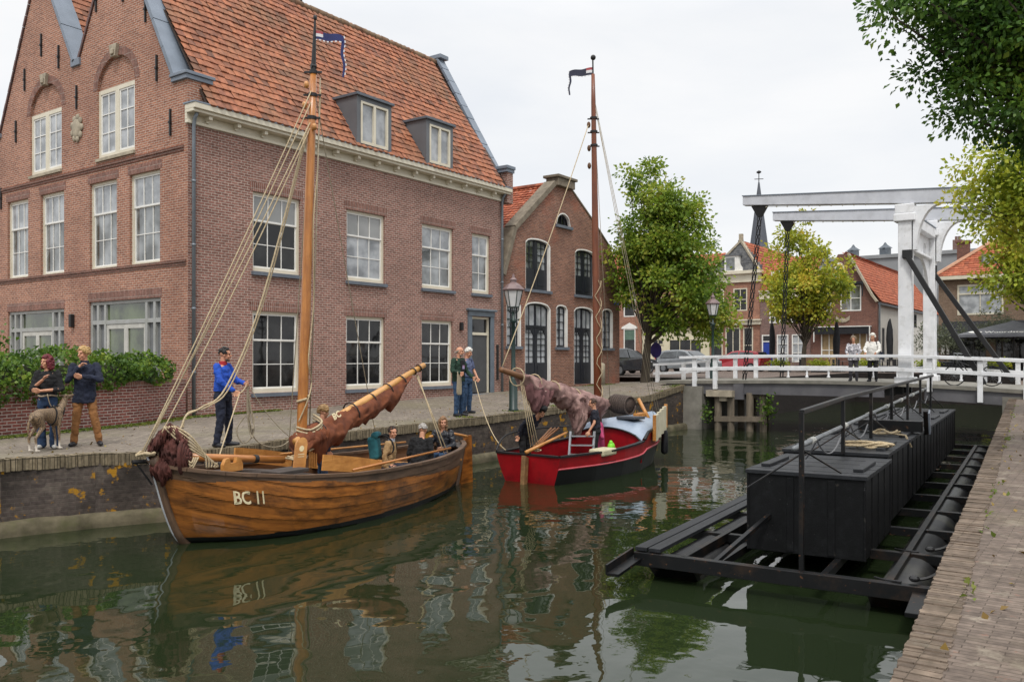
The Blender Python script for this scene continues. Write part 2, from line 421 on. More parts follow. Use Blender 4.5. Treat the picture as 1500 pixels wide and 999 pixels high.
SC.view_settings.use_curve_mapping = False
SC.cycles.max_bounces = 6; SC.cycles.transparent_max_bounces = 6

# ------------------------------------------------------------------ ground, quays, water
WZ = -1.2
EX = [-20, 6.3, 7.6, 8.6, 9.2, 10.2, 11.4, 14, 32.3]; EY = [14.4, 14.4, 14.0, 13.55, 13.38, 13.4, 13.85, 14.2, 14.4]
def edgeL(x): return interp(x, EX, EY)
def zL(x, y):
    e = interp(x, [7.5, 9, 14, 19, 24, 29, 32.3, 36], [0, -.05, -.05, 0, .13, .2, .58, .66])
    h = interp(x, [10, 14, 19, 27.7, 37, 45], [.02, .03, .1, .28, .36, .66])
    t = max(0, min(1, (y-edgeL(x))/5.9)); return e+(h-e)*t
def edgeR(x): return .93 + (x-4.55)*.0785
def zR(x, y): return interp(x, [4, 12, 33], [0, .05, .3])
XS = [-20,-12,-6,0,3,5,6.3,7,7.6,8.1,8.6,9.2,9.7,10.2,10.8,11.4,12.5,14,16,18,20,22,24,26,28,29,30,31,32.3]
left = MB(); XL = XS+[34,36,38.5]; YO = [0,.25,.8,1.6,2.6,3.6,4.6,6,8]
def ptL(i, j):
    x = XL[i]; y = min(edgeL(x), 14.4 if x > 32.3 else 99)+YO[j] if j < 8 else 45
    return (x, y, zL(x, y))
nu, nv = len(XL)-1, len(YO)-1
left.grid(lambda a, b: ptL(round(a*nu), round(b*nv)), nu, nv)
left.build('pavement', BR_PAVE, kind='structure', smooth=True)
cop = MB()                                    # brick-on-edge coping course along the quay
rk = random.Random(21)
def cope(mb, x0, x1, yf, zf, sgn, d0, d1, w, jt=.016):
    x = x0
    while x < x1:
        ww = w*rk.uniform(.85,1.15); y = yf(x); z = zf(x)+rk.uniform(-.5,.6)*jt; j = rk.uniform(-.7,.7)*jt; t = rk.uniform(-.4,.4)*jt
        ya, yb = y-sgn*(d0+j), y+sgn*(d1+rk.uniform(-.01,.01))
        A = [(x,ya,z),(x+ww-.006,ya+t,z+t),(x+ww-.006,yb+t,z+t*.5),(x,yb,z)]; B = [(p[0],p[1],p[2]-.2) for p in A]
        fs = [(0,1,2,3),(4,5,1,0),(6,7,3,2),(5,6,2,1),(7,4,0,3)]
        mb.add(A+B, fs if sgn > 0 else [f[::-1] for f in fs]); x += ww
cope(cop, 2.5, 32.2, edgeL, lambda x: zL(x,edgeL(x)+.05)+.014, 1, .035, .18, .082)
BR_COPE = brick('coping_brick_on_edge', rgb('#8d8069'), rgb('#6f6552'), rgb('#3d372d'), bw=.07, bh=.22, ms=.006, offset=0, tone=(.7,1.2),
    patch=[(rgb('#2d2a20'), 1.2, .5, .7, .6), (rgb('#9c7a2a'), 2.2, .68, .75, .7)])
tag(cop.build('quay_coping', BR_COPE), 'brick on edge coping course along the left canal quay', 'coping')
qw = MB()
qw.grid(lambda a, b: (lambda x: (x, edgeL(x)+.0-.10*(1-b)*0, WZ-.8+(zL(x,edgeL(x))-.15-WZ+.8)*b))(interp(a*(len(XS)-1), list(range(len(XS))), XS)), (len(XS)-1)*2, 6)
BR_QUAY_ = BR_QUAY
o = qw.build('quay_wall', BR_QUAY); tag(o, 'old dark brick quay wall with yellow lichen left of the canal', 'quay wall')
lg = MB()
def ledge(a, b):
    x = interp(a*(len(XS)-1), list(range(len(XS))), XS); e = edgeL(x)
    prof = [(0,.26),(-.10,.24),(-.16,.19),(-.18,.08),(-.17,-.3)]
    k = min(4, int(b*4+1e-6)); q = prof[k]
    j = noise.noise(V((x*1.7, k*3.1, 2)))*.035
    return (x, e+q[0]+j-.01, WZ-.03+q[1]+j)
lg.grid(ledge, (len(XS)-1)*3, 4)
tag(lg.build('quay_ledge', MOSS, smooth=True), 'mossy stone footing ledge just above the water below left quay wall', 'ledge')
rg = MB()
rx = [-20,-6,0,3,5,7,9,12,16,20,25,29,33.5,60]
def ptR(i, j): 
    x = rx[i]; y = edgeR(x)-[0,.4,1.5,4,12,60][j]; return (x, y, zR(x,y))
rg.grid(lambda a, b: ptR(round(a*(len(rx)-1)), round(b*5)), len(rx)-1, 5, flip=True)
rg.build('near_quay_pavement', BR_PAVE2, kind='structure')
rw = MB()
rw.grid(lambda a, b: (lambda x: (x, edgeR(x), WZ-.8+(zR(x,0)-WZ+.8)*b))(interp(a*(len(rx)-1), list(range(len(rx))), rx)), len(rx)-1, 4, flip=True)
cop2 = MB(); cope(cop2, 3.2, 33, edgeR, lambda x: zR(x,0)+.006, -1, .02, .20, .056, .010)
BR_COPE2 = brick('near_coping_brick', rgb('#7d6e60'), rgb('#5e5248'), rgb('#4f453b'), bw=.112, bh=.3, ms=.003, offset=0, tone=(.6,1.25), patch=[(rgb('#a0968a'), 3.4, .60, .70, .7), (rgb('#3f3828'), 1.7, .52, .75, .75), (rgb('#a5822f'), 3.4, .68, .72, .8)])
tag(cop2.build('quay_coping', BR_COPE2), 'worn lichen spotted coping bricks along the near right quay edge', 'coping')
tag(rw.build('near_quay_wall', BR_QUAY), 'dark brick quay wall along the right side beside the black float', 'quay wall')
wt, nt, b = nodes('canal_water'); L = nt.links
cv = coords(nt, 'Object', (1,1,1))
b.inputs['Base Color'].default_value = (.014,.022,.009,1); b.inputs['Roughness'].default_value = .02; b.inputs['IOR'].default_value = 1.5
n1 = N(nt, 'ShaderNodeTexNoise', Scale=.75, Detail=2, Roughness=.45, Distortion=.3); L.new(cv, n1.inputs[0])
n2 = N(nt, 'ShaderNodeTexNoise', Scale=3.2, Detail=2, Roughness=.5); L.new(cv, n2.inputs[0])
n3 = N(nt, 'ShaderNodeTexNoise', Scale=.16, Detail=2); L.new(cv, n3.inputs[0])
mr = N(nt, 'ShaderNodeMapRange'); mr.inputs[1].default_value = .35; mr.inputs[2].default_value = .7; mr.inputs[3].default_value = .1; mr.inputs[4].default_value = 1; L.new(n3.outputs[0], mr.inputs[0])
m2 = N(nt, 'ShaderNodeMath', operation='MULTIPLY'); L.new(n2.outputs[0], m2.inputs[0]); L.new(mr.outputs[0], m2.inputs[1])
m3 = N(nt, 'ShaderNodeMath', operation='MULTIPLY_ADD'); L.new(m2.outputs[0], m3.inputs[0]); m3.inputs[1].default_value = .22; L.new(n1.outputs[0], m3.inputs[2])
bumpn(nt, b, m3.outputs[0], .32, .10)
w = MB(); w.quad((-20,-3,WZ),(62,-3,WZ),(62,46,WZ),(-20,46,WZ)); w.build('canal_water', wt, kind='structure')
gd = MB(); gd.quad((-400,-500,-1.9),(900,-500,-1.9),(900,600,-1.9),(-400,600,-1.9)); gd.build('ground', mat('soil', rgb('#5b5344')), kind='structure')
# street beyond the bridge and the quay that closes the canal
st_ = MB(); st_.quad((38.5,14.4,.66),(60,14.4,.66),(60,120,.66),(38.5,120,.66)); st_.quad((58.5,-80,.66),(60,-80,.66),(60,14.4,.66),(58.5,14.4,.66)); st_.quad((60,-80,.66),(150,-80,.66),(150,120,.66),(60,120,.66))
st_.build('street', BR_STREET, kind='structure')
ew = MB(); ew.quad((58.5,3,-2),(58.5,14.4,-2),(58.5,14.4,.66),(58.5,3,.66)); ew.quad((58.5,14.4,-2),(32.3,14.4,-2),(32.3,14.4,.66),(58.5,14.4,.66))
ew.f = [f[::-1] for f in ew.f]
tag(ew.build('far_quay_wall', brick('shade_darkened_quay_brick', rgb('#2a2422'), rgb('#1d1918'), rgb('#2c2825'))), 'dark quay wall closing the canal beyond the white bridge', 'quay wall')  # brick colour darkened to carry the shade beyond the bridge
# ------------------------------------------------------------------ building helpers
def rect(u0, u1, v0, v1): return [(u0,v0),(u1,v0),(u1,v1),(u0,v1)]
def arch(u0, u1, v0, v1, rise, n=8):          # segmental or round head; v1 is the springing line
    c = (u0+u1)/2; h = (u1-u0)/2
    return [(u0,v0),(u1,v0)]+[(c+h*math.cos(math.pi*k/n), v1+rise*math.sin(math.pi*k/n)) for k in range(n+1)]
def wall(mb, F, outline, holes=(), depth=.14, thick=.3, back=True):
    loops = [outline]+list(holes)
    flat = [q for l in loops for q in l]
    tri = tessellate_polygon([[V((u,v,0)) for u, v in l] for l in loops])
    P = [F.p(u,v) for u, v in flat]
    for t in tri:
        a, b, c = (P[k] for k in t)
        if (b-a).cross(c-a).length < 1e-9: continue
        t2 = t if (b-a).cross(c-a).dot(F.n) > 0 else t[::-1]
        mb.add([P[k] for k in t2], [(0,1,2)])
    for li, l in enumerate(loops):
        area = sum(l[i][0]*l[(i+1)%len(l)][1]-l[(i+1)%len(l)][0]*l[i][1] for i in range(len(l)))
        if li == 0 and not thick: continue
        for i in range(len(l)):
            a, b = l[i], l[(i+1)%len(l)]; d = -thick if li == 0 else -depth
            q = [F.p(*a), F.p(*a,d), F.p(*b,d), F.p(*b)]
            if (area > 0) == (li == 0): pass
            else: q = q[::-1]
            mb.add(q, [(0,1,2,3)])
def window(parent, F, u0, u1, v0, v1, cols=3, top=1, bot=2, split=.36, d=-.08, up=GL_DARK, lo=GL_DARK, sill=SILL, fm=CREAM, sm=WHITE, fw=.075, bar=.024, name='window', bottom=.12, sd=.09):
    """sash window: frame and sashes are the part, panes and sill hang under it"""
    m = MB()
    if sill: bottom = bottom
    for a in ((u0,u0+fw,v0,v1),(u1-fw,u1,v0,v1),(u0+fw,u1-fw,v1-fw,v1),(u0+fw,u1-fw,v0,v0+bottom)):
        m.fbox(F, *a, d-.08, d)
    m.cur = 1; s = .045
    a0, a1, b0, b1 = u0+fw, u1-fw, v0+bottom, v1-fw
    vs = b0+(b1-b0)*(1-split)
    def sash(c0, c1, e0, e1, nc, nr, dd):
        for a in ((c0,c0+s,e0,e1),(c1-s,c1,e0,e1),(c0+s,c1-s,e1-s,e1),(c0+s,c1-s,e0,e0+s*1.1)): m.fbox(F, *a, dd-.04, dd)
        for k in range(1, nc): x = c0+s+(c1-c0-2*s)*k/nc; m.fbox(F, x-bar/2, x+bar/2, e0+s, e1-s, dd-.035, dd-.004)
        for k in range(1, nr): y = e0+s+(e1-e0-2*s)*k/nr; m.fbox(F, c0+s, c1-s, y-bar/2, y+bar/2, dd-.036, dd-.006)
    if split > 0:
        sash(a0, a1, vs, b1, cols, top, d-.02); sash(a0, a1, b0, vs+.03, cols, bot, d-.045)
    else: sash(a0, a1, b0, b1, cols, bot, d-.03)
    o = m.build(name, [fm, sm], parent)
    g = MB(); dg = d-.062
    if split > 0:
        g.quad(F.p(a0,vs,dg+.012), F.p(a1,vs,dg+.012), F.p(a1,b1,dg+.012), F.p(a0,b1,dg+.012)); g.cur = 1
        g.quad(F.p(a0,b0,dg-.01), F.p(a1,b0,dg-.01), F.p(a1,vs+.03,dg-.01), F.p(a0,vs+.03,dg-.01))
    else: g.quad(F.p(a0,b0,dg), F.p(a1,b0,dg), F.p(a1,b1,dg), F.p(a0,b1,dg))
    g.build('pane', [up, lo], o)
    if sill:
        q = MB(); q.fbox(F, u0-.05, u1+.05, v0-.11, v0-.002, -.1, sd); q.build('sill', sill, o)
    return o
def tiles(mb, O, U, S, nu, nv, tw, th, clip=None, amp=.034, lap=.05, jit=.012, seed=1):
    rnd = random.Random(seed); U = V(U).normalized(); S = V(S).normalized(); Nn = U.cross(S)
    if Nn.z < 0: Nn = -Nn
    O = V(O); ns = 4
    prof = [0, .75, 1, .45, 0]
    for r in range(nv):
        for c in range(nu):
            if clip and not clip((c+.5)*tw, (r+.5)*th): continue
            sg_ = .03*noise.noise(V((c*tw*.35, r*th*.5, seed))); j0 = sg_+rnd.uniform(-jit, jit); j1 = sg_+rnd.uniform(-jit, jit); js = rnd.uniform(-.012,.012)
            vs = []
            for k in range(ns+1):
                u = c*tw+tw*k/ns*1.03; h = amp*prof[k]+(j0*(1-k/ns)+j1*k/ns)
                lo = r*th-.03+js+(.05*(2*abs(k/ns-.45))**2 if amp else 0)
                vs += [O+U*u+S*lo+Nn*(h-.012), O+U*u+S*lo+Nn*(h+lap), O+U*u+S*((r+1)*th+.02)+Nn*(h+.012)]
            fs = []
            for k in range(ns):
                a = k*3; fs += [(a, a+3, a+4, a+1), (a+1, a+4, a+5, a+2)]
            ut = [(c+.5, r+.5)]*4
            mb.add(vs, fs, [ut]*len(fs))

# ------------------------------------------------------------------ the large brick house on the left
H1 = thing('brick_house', 'large brick house with two pointed gables and two grey dormers in its tiled roof', 'house', (13.56,20.33,0))
FF = Fr((0,20.33,0), (1,0,0), (0,-1,0))       # canal facade: u = X
FG = Fr((13.56,0,0), (0,-1,0), (-1,0,0))      # gable: u = -Y
XE = 27.72
fac_w = [(15.65,17.4,4.1,6.39),(19.29,21.04,4.1,6.39),(22.91,24.65,4.1,6.39),(25.77,26.92,4.1,6.39),(15.64,17.38,.6,2.97),(19.27,21.04,.6,2.97),(22.89,24.62,.6,2.97)]
door_r = (25.72,26.9,.25,3.2)
m = MB(); wall(m, FF, [(13.56,-1),(XE,-1),(XE,8.2),(13.56,8.2)], [rect(*w) for w in fac_w]+[rect(*door_r)], .16, 0)
m.build('canal_wall', BR_FACADE, H1)
for i, w in enumerate(fac_w):
    up = [GL_BLIND, GL_BLIND, GL_CURT, GL_CURT, GL_DARK, GL_DARK, GL_DARK][i]
    lo = [GL_DARK, GL_CURT, GL_SKY, GL_SKY, GL_DARK, GL_DARK, GL_DARK][i]
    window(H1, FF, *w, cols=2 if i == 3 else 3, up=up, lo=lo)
    l = MB(); l.fbox(FF, w[0]-.1, w[1]+.1, w[3]+.004, w[3]+.26, -.05, .004); l.build('lintel_course', BR_TRIM, H1)
# door and its painted surround
m = MB(); m.fbox(FF, 25.5,25.72,.2,3.22,-.16,.06); m.fbox(FF, 26.9,27.12,.2,3.22,-.16,.06); m.fbox(FF, 25.5,27.12,3.22,3.42,-.16,.08); m.fbox(FF, 25.42,27.2,3.42,3.5,-.16,.16)
sur = m.build('door_surround', SLATEB, H1, bevel=.01)
m = MB()
for a in ((25.72,25.8,.25,3.2),(26.82,26.9,.25,3.2),(25.8,26.82,3.12,3.2),(25.8,26.82,2.5,2.6)): m.fbox(FF, *a, -.14, -.05)
dfr = m.build('door_frame', CREAM, H1)
m = MB(); m.fbox(FF, 25.8,26.82,.28,2.5,-.14,-.09)
dr = m.build('door', DOORG, H1, bevel=.008)
m = MB(); m.fbox(FF, 25.8,26.82,2.6,3.12,-.13,-.12); m.build('fanlight', GL_DARK, dr)
m = MB(); m.fbox(FF, 25.86,25.9,1.2,1.45,-.09,-.04); m.ball(FF.p(25.88,1.36,-.03), .03); m.build('handle', ZINC, dr)
m = MB(); m.fbox(FF, 25.4,27.2,.0,.25,-.1,.35); m.build('door_step', SILL, H1, bevel=.02)
m = MB(); m.fbox(FF, 25.0,25.13,2.65,2.95,.0,.12); m.build('wall_lamp', IRON, H1, bevel=.02)
m = MB(); m.fbox(FF, 27.32,27.42,.75,2.15,.0,.06); m.build('mail_slot_panel', IRON, H1, bevel=.01)
# cornice with brackets and gutter
m = MB(); m.fbox(FF, 13.5, XE+.12, 7.86, 7.95, -.05, .07); m.fbox(FF, 13.5, XE+.14, 8.13, 8.21, -.05, .33); m.fbox(FF, 13.5, XE+.16, 8.21, 8.36, -.05, .40); m.fbox(FF, 13.5, XE+.1, 7.95, 8.13, -.05, .03)
cor = m.build('cornice', CREAM, H1, bevel=.012)
x = 14.1
while x < XE: m = MB(); m.fbox(FF, x-.055, x+.055, 8.02, 8.13, .03, .25); m.fbox(FF, x-.045, x+.045, 7.95, 8.02, .03, .12); x += .92; m.build('bracket', CREAM, cor, bevel=.01)
m = MB(); m.fbox(FF, 13.48, XE+.17, 8.36, 8.40, -.1, .41); m.build('gutter_edge', LEAD, cor)
for x, mt in ((13.68, ZINC), (27.6, ZINC)):
    m = MB(); m.tube([FF.p(x,-.1,.09), FF.p(x,7.8,.09), FF.p(x,8.0,.14), FF.p(x,8.14,.24)], .05, 10)
    for z in (1.2,2.9,4.6,6.3): m.tube([FF.p(x,z,.09), FF.p(x,z+.06,.09)], .06, 10)
    m.build('drainpipe', mt, H1, smooth=True)
# gable wall
aw = [(-24.86,-22.86,7.5,9.52),(-28.95,-26.95,7.5,9.45)]
fw_ = [(-30.52,-29.1,4.2,6.82),(-28.28,-26.8,4.2,6.82),(-25.3,-23.8,4.2,6.82),(-23.13,-21.62,4.2,6.82)]
gd_ = [(-25.33,-21.58,.1,3.28),(-30.5,-26.8,.1,3.15)]
out = [(-20.331,-1),(-20.331,9.05),(-20.95,9.05),(-20.98,9.25),(-23.77,14.35),(-25.92,10.62),(-26.14,10.62),(-28.3,14.35),(-31.0,9.15),(-31.6,9.1),(-31.6,-1)]
rec = [arch(-24.86,-22.86,9.52,9.54,.86), arch(-28.95,-26.95,9.45,9.47,.84)]
m = MB(); wall(m, FG, out[::-1], [rect(*w) for w in fw_+gd_]+[rect(w[0],w[1],w[2],w[3])[:2]+arch(w[0],w[1],w[2],w[3]+.02,.86)[2:] for w in aw], .16, 0)
for r_ in rec:
    t = tessellate_polygon([[V((u,v,0)) for u, v in r_]])
    for q in t:
        P = [FG.p(*r_[k], -.09) for k in q]
        if (P[1]-P[0]).cross(P[2]-P[0]).dot(FG.n) < 0: P = P[::-1]
        m.add(P, [(0,1,2)])
m.build('gable_wall', BR_GABLE, H1)
for w in fw_:
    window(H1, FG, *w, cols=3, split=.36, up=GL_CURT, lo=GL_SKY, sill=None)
    l = MB(); l.fbox(FG, w[0]-.1, w[1]+.1, w[3]+.004, w[3]+.25, -.05, .005); l.build('lintel_course', BR_TRIM, H1)
for w in aw:
    m = MB(); c = (w[0]+w[1])/2; d = -.05
    for a in ((w[0],w[0]+.1,w[2],w[3]),(w[1]-.1,w[1],w[2],w[3]),(c-.1,c+.1,w[2]+.12,w[3]-.12),(w[0]+.1,w[1]-.1,w[3]-.12,w[3]),(w[0]+.1,w[1]-.1,w[2],w[2]+.12)): m.fbox(FG, *a, d-.08, d)
    m.cur = 1
    for a0, a1 in ((w[0]+.1,c-.1),(c+.1,w[1]-.1)):
        for a in ((a0,a0+.05,w[2]+.12,w[3]-.12),(a1-.05,a1,w[2]+.12,w[3]-.12),(a0+.05,a1-.05,w[3]-.17,w[3]-.12),(a0+.05,a1-.05,w[2]+.12,w[2]+.18),((a0+a1)/2-.014,(a0+a1)/2+.014,w[2]+.18,w[3]-.17)): m.fbox(FG, *a, d-.06, d-.02)
        for k in (1,2): z = w[2]+.18+(w[3]-w[2]-.35)*k/3; m.fbox(FG, a0+.05, a1-.05, z-.013, z+.013, d-.058, d-.022)
    ow = m.build('window', [CREAM, WHITE], H1)
    g = MB(); g.quad(FG.p(w[0]+.1,w[2]+.1,d-.045), FG.p(w[1]-.1,w[2]+.1,d-.045), FG.p(w[1]-.1,w[3]-.1,d-.045), FG.p(w[0]+.1,w[3]-.1,d-.045)); g.build('pane', GL_CURT, ow)
    s_ = MB(); s_.fbox(FG, w[0]-.03, w[1]+.03, w[2]-.09, w[2]-.002, -.1, .06); s_.build('sill', STONE, ow)
    k = MB(); k.prism([(c-.12,w[3]+.82),(c+.12,w[3]+.82),(c+.2,w[3]+1.16),(c-.2,w[3]+1.16)], FG, -.05, .1); k.fbox(FG, c-.08, c+.08, w[3]+.86, w[3]+1.02, .1, .15)
    k.build('keystone', STONE, H1, bevel=.03)
    a = MB(); R0, R1 = 1.0, 1.24; yc = w[3]+.02
    for i in range(14):
        t0, t1 = math.pi*i/14, math.pi*(i+1)/14
        a.prism([(c+R0*math.cos(t0),yc+.86*math.sin(t0)),(c+R1*math.cos(t0),yc+1.1*math.sin(t0)),(c+R1*math.cos(t1),yc+1.1*math.sin(t1)),(c+R0*math.cos(t1),yc+.86*math.sin(t1))], FG, -.04, .006)
    a.build('brick_arch', BR_TRIM, H1)
# ground-floor glazed screens with posts, transom lights and double doors
for w in gd_:
    m = MB(); u0, u1, v0, v1 = w; d = -.06; W_ = u1-u0
    vt = v1-.62
    m.fbox(FG, u0, u1, v1-.1, v1, d-.1, d); m.fbox(FG, u0, u1, vt-.06, vt+.06, d-.1, d+.005)
    xs = [u0+.05, u0+.40, u0+.80, u1-.80, u1-.40, u1-.05]
    for x in xs: m.fbox(FG, x-.055, x+.055, v0, v1-.1, d-.1, d+.01)
    o = m.build('glazed_screen', GREYFR, H1, bevel=.008)
    for a, b in ((xs[0],xs[1]),(xs[1],xs[2]),(xs[3],xs[4]),(xs[4],xs[5])): q = MB(); q.fbox(FG, a+.05, b-.05, v0, v1-.1, d-.1, d-.075); q.build('side_panel', GREYDK, o)
    m = MB(); cx = (xs[2]+xs[3])/2
    for a, b in ((xs[2]+.055,cx),(cx,xs[3]-.055)):
        for z in ((a,a+.1,v0,vt-.06),(b-.1,b,v0,vt-.06),(a+.1,b-.1,vt-.2,vt-.06),(a+.1,b-.1,v0,v0+.4)): m.fbox(FG, *z, d-.07, d-.015)
    dd = m.build('door', mat('pale_door_paint', rgb('#c6c4bc'), rough=.4, bump=.02), H1, bevel=.006)
    g = MB(); g.quad(FG.p(xs[2],v0+.2,d-.055), FG.p(xs[3],v0+.2,d-.055), FG.p(xs[3],vt-.1,d-.055), FG.p(xs[2],vt-.1,d-.055)); g.build('pane', GL_GREEN, dd)
    g = MB(); g.quad(FG.p(xs[2],vt,d-.055), FG.p(xs[3],vt,d-.055), FG.p(xs[3],v1-.05,d-.055), FG.p(xs[2],v1-.05,d-.055)); g.build('transom_pane', GL_GREEN, o)
    l = MB(); l.fbox(FG, u0-.05, u1+.05, v1+.004, v1+.27, -.05, .005); l.build('lintel_course', BR_TRIM, H1)
m = MB(); m.fbox(FG, -26.3,-26.16,2.55,2.95,0,.13); m.build('wall_lamp', IRON, H1, bevel=.02)
m = MB()                                      # string courses
for z, a, b in ((7.28,-31.6,-20.5),(4.22,-31.6,-20.4)):
    m.fbox(FG, a, b, z-.04, z+.03, -.03, .045); m.fbox(FG, a, b, z-.12, z-.04, -.03, .022)
m.build('string_course', brick('string_brick', rgb('#7d564a'), rgb('#64453c'), rgb('#8c7f76')), H1)
m = MB(); m.ball(FG.p(-26.0,8.6,.03), (.06,.27,.3), 12, 8)
for k in range(9):
    a = 2*math.pi*k/9; m.ball(FG.p(-26.0+.27*math.cos(a),8.6+.33*math.sin(a),.02), (.05,.1,.11), 8, 6)
m.build('coat_of_arms', STONE, H1, smooth=True)
anch = [(-22.3,11.35),(-23.45,12.2),(-24.9,12.25),(-26.02,9.55),(-21.75,9.6),(-21.1,8.0),(-29.9,9.1),(-30.95,7.0),(-28.2,11.6),(-29.3,10.7),(-27.1,11.0)]
for u, v in anch:
    m = MB(); m.fbox(FG, u-.028, u+.028, v-.36, v+.36, 0, .05); m.fbox(FG, u-.04, u+.04, v-.03, v+.03, 0, .07); m.build('wall_anchor', IRON, H1)
# copings of the gables: lead on the outer faces seen edge-on, brick verge on the others
def coping(p, q, w, t, name, mt, ov=.1, jn=6):
    """sloping coping slab over a gable wall, from (u,v) p to q, in the gable frame"""
    m = MB(); a, b = V((p[0],p[1])), V((q[0],q[1])); d = (b-a).normalized(); n = V((-d.y,d.x))
    if n.y < 0: n = -n
    for k in range(jn):
        s0, s1 = a.lerp(b,k/jn), a.lerp(b,(k+1)/jn); s1 = s1-d*.012
        lift = .0
        m.prism([tuple(s0-n*.02),tuple(s1-n*.02),tuple(s1+n*(t-.012*(k%2))),tuple(s0+n*(t-.012*(k%2)))], FG, -w, ov)
    return m.build(name, mt, H1, bevel=.01)
coping((-20.92,9.2),(-23.77,14.4),.55,.10,'lead_coping',LEAD)
coping((-26.16,10.66),(-28.3,14.4),.55,.10,'lead_coping',LEAD)
coping((-25.90,10.66),(-23.77,14.4),.5,.07,'brick_verge',mat('verge_brick', rgb('#6b4a44'), rgb('#473a3a')),.05,16)
coping((-31.05,9.15),(-28.3,14.4),.5,.07,'brick_verge',mat('verge_brick_dark', rgb('#6b4a44'), rgb('#473a3a')),.05,16)
for q in (((-21.0,-20.28,9.05,9.17,-.75,.08),(-21.02,-20.24,9.17,9.26,-.8,.12)),((-31.7,-30.95,9.05,9.2,-.6,.08),),((-26.3,-25.8,10.5,10.72,-.5,.07),)):
    m = MB()
    for a in q: m.fbox(FG, *a)
    m.build('shoulder_cap', LEAD, H1, bevel=.015)
m = MB(); m.box(13.563,14.15,20.333,20.95,8.2,9.05); m.build('shoulder_pier', BR_GABLE, H1)
# tiled roof
eave = V((13.95,19.95,8.36)); rdg = V((13.95,23.77,14.1)); S = (rdg-eave); sl_ = S.length
m = MB(); nu_ = int((XE-.25-13.95)/.245); tiles(m, eave, (1,0,0), S, nu_, int(sl_/.262)+1, .245, .262, seed=3)
m.build('roof', TILE_MAIN, H1, smooth=False)
m = MB(); m.add([(13.9,19.98,8.34),(XE,19.98,8.34),(XE,23.77,14.05),(13.9,23.77,14.05)], [(0,1,2,3)])
m.add([(13.9,23.77,14.05),(XE,23.77,14.05),(XE,26.03,10.3),(13.9,26.03,10.3)], [(0,1,2,3)])
m.add([(13.9,28.3,14.05),(XE,28.3,14.05),(XE,31.7,8.9),(13.9,31.7,8.9)], [(0,1,2,3)])
m.build('roof_boarding', mat('dark_boarding', rgb('#3a2c24')), H1)
m = MB(); S2 = V((0,28.3-26.03,14.1-10.4)); tiles(m, (13.95,26.03,10.4), (1,0,0), S2, nu_, int(S2.length/.262)+1, .245, .262, seed=4); m.build('valley_roof', TILE_MAIN, H1)
m = MB()
x = 13.9
k = 0
while x < XE-.3:
    m.tube([(x,23.77,14.08+.012*(k%2)),(x+.37,23.77,14.08+.012*(k%2))], .13+.008*(k%3), 10); x += .36; k += 1
m.build('ridge_tile', mat('ridge_tile_moss', rgb('#84725a'), rgb('#6a4b38'), scale=2, rough=.9), H1, smooth=True)
m = MB(); m.tube([(20.3,23.7,14.1),(20.3,23.7,14.5)], .05, 8); m.tube([(20.3,23.7,14.45),(20.3,23.7,14.56)], .09, 8); m.build('vent_pipe', IRON, H1)
# far end parapet
FP = Fr((XE,0,0),(0,-1,0),(-1,0,0))
m = MB(); m.prism([(-20.05,7.8),(-20.05,9.15),(-20.75,9.15),(-23.77,14.15),(-24.2,14.15),(-31.6,7.8)], FP, -.35, .03); m.build('end_wall', BR_FACADE, H1)
a_, b_ = V((XE+.1,20.65,9.15)), V((XE+.1,23.75,14.35))
m = MB()
for k in range(9): m.bar(a_.lerp(b_,k/9), a_.lerp(b_,(k+1)/9-.004), .44, .12-.01*(k%2), up=(0,-1,.6))
m.build('lead_coping', LEAD, H1, bevel=.01)
m = MB(); m.box(XE-.16,XE+.42,19.96,20.8,9.15,9.28); m.box(XE-.12,XE+.4,20.0,20.7,9.02,9.15); m.build('shoulder_cap', LEAD, H1, bevel=.015)
m = MB(); m.box(XE-.14,XE+.4,23.45,24.3,14.25,14.42); m.build('apex_cap', LEAD, H1, bevel=.015)
# back and far walls, so the house is closed
m = MB(); m.quad((XE,31.6,-1),(13.56,31.6,-1),(13.56,31.6,9),(XE,31.6,9)); m.quad((XE,20.33,-1),(XE,31.6,-1),(XE,31.6,9),(XE,20.33,9)); m.build('rear_wall', BR_FACADE, H1)
# dormers
for x0, x1 in ((19.38,20.96),(22.72,24.18)):
    y0, zb, zt = 19.96, 8.4, 10.0
    yb = 19.95+(zt-8.36)/5.74*3.82+.2
    m = MB()
    m.box(x0,x0+.17,y0,y0+.1,zb,zt); m.box(x1-.17,x1,y0,y0+.1,zb,zt); m.box(x0+.17,x1-.17,y0,y0+.1,zt-.14,zt); m.box(x0+.17,x1-.17,y0,y0+.1,zb,zb+.10)
    for x in (x0,x1-.04): m.add([(x,y0+.1,zb),(x+.04,y0+.1,zb),(x+.04,y0+.1,zt),(x,y0+.1,zt),(x,yb,zt),(x+.04,yb,zt)], [(0,3,4),(1,5,2),(0,1,2,3),(3,2,5,4),(0,4,5,1)])
    dm = m.build('dormer', DORM, H1)
    m = MB(); m.box(x0-.07,x1+.07,y0-.09,yb+.05,zt,zt+.09); m.build('dormer_roof', mat('dormer_lead', rgb('#5d646d'), rough=.5), dm, bevel=.012)
    FD = Fr((0,y0,0),(1,0,0),(0,-1,0)); a, b, c, e = x0+.17, x1-.17, zb+.10, zt-.14
    m = MB()
    for q in ((a,a+.07,c,e),(b-.07,b,c,e),(a+.07,b-.07,e-.07,e),(a+.07,b-.07,c,c+.09),((a+b)/2-.05,(a+b)/2+.05,c+.09,e-.07)): m.fbox(FD, *q, -.09, .02)
    m.build('window_frame', CREAM, dm)
    g = MB(); g.quad(FD.p(a,c,-.05),FD.p(b,c,-.05),FD.p(b,e,-.05),FD.p(a,e,-.05)); g.build('pane', GL_CURT, dm)
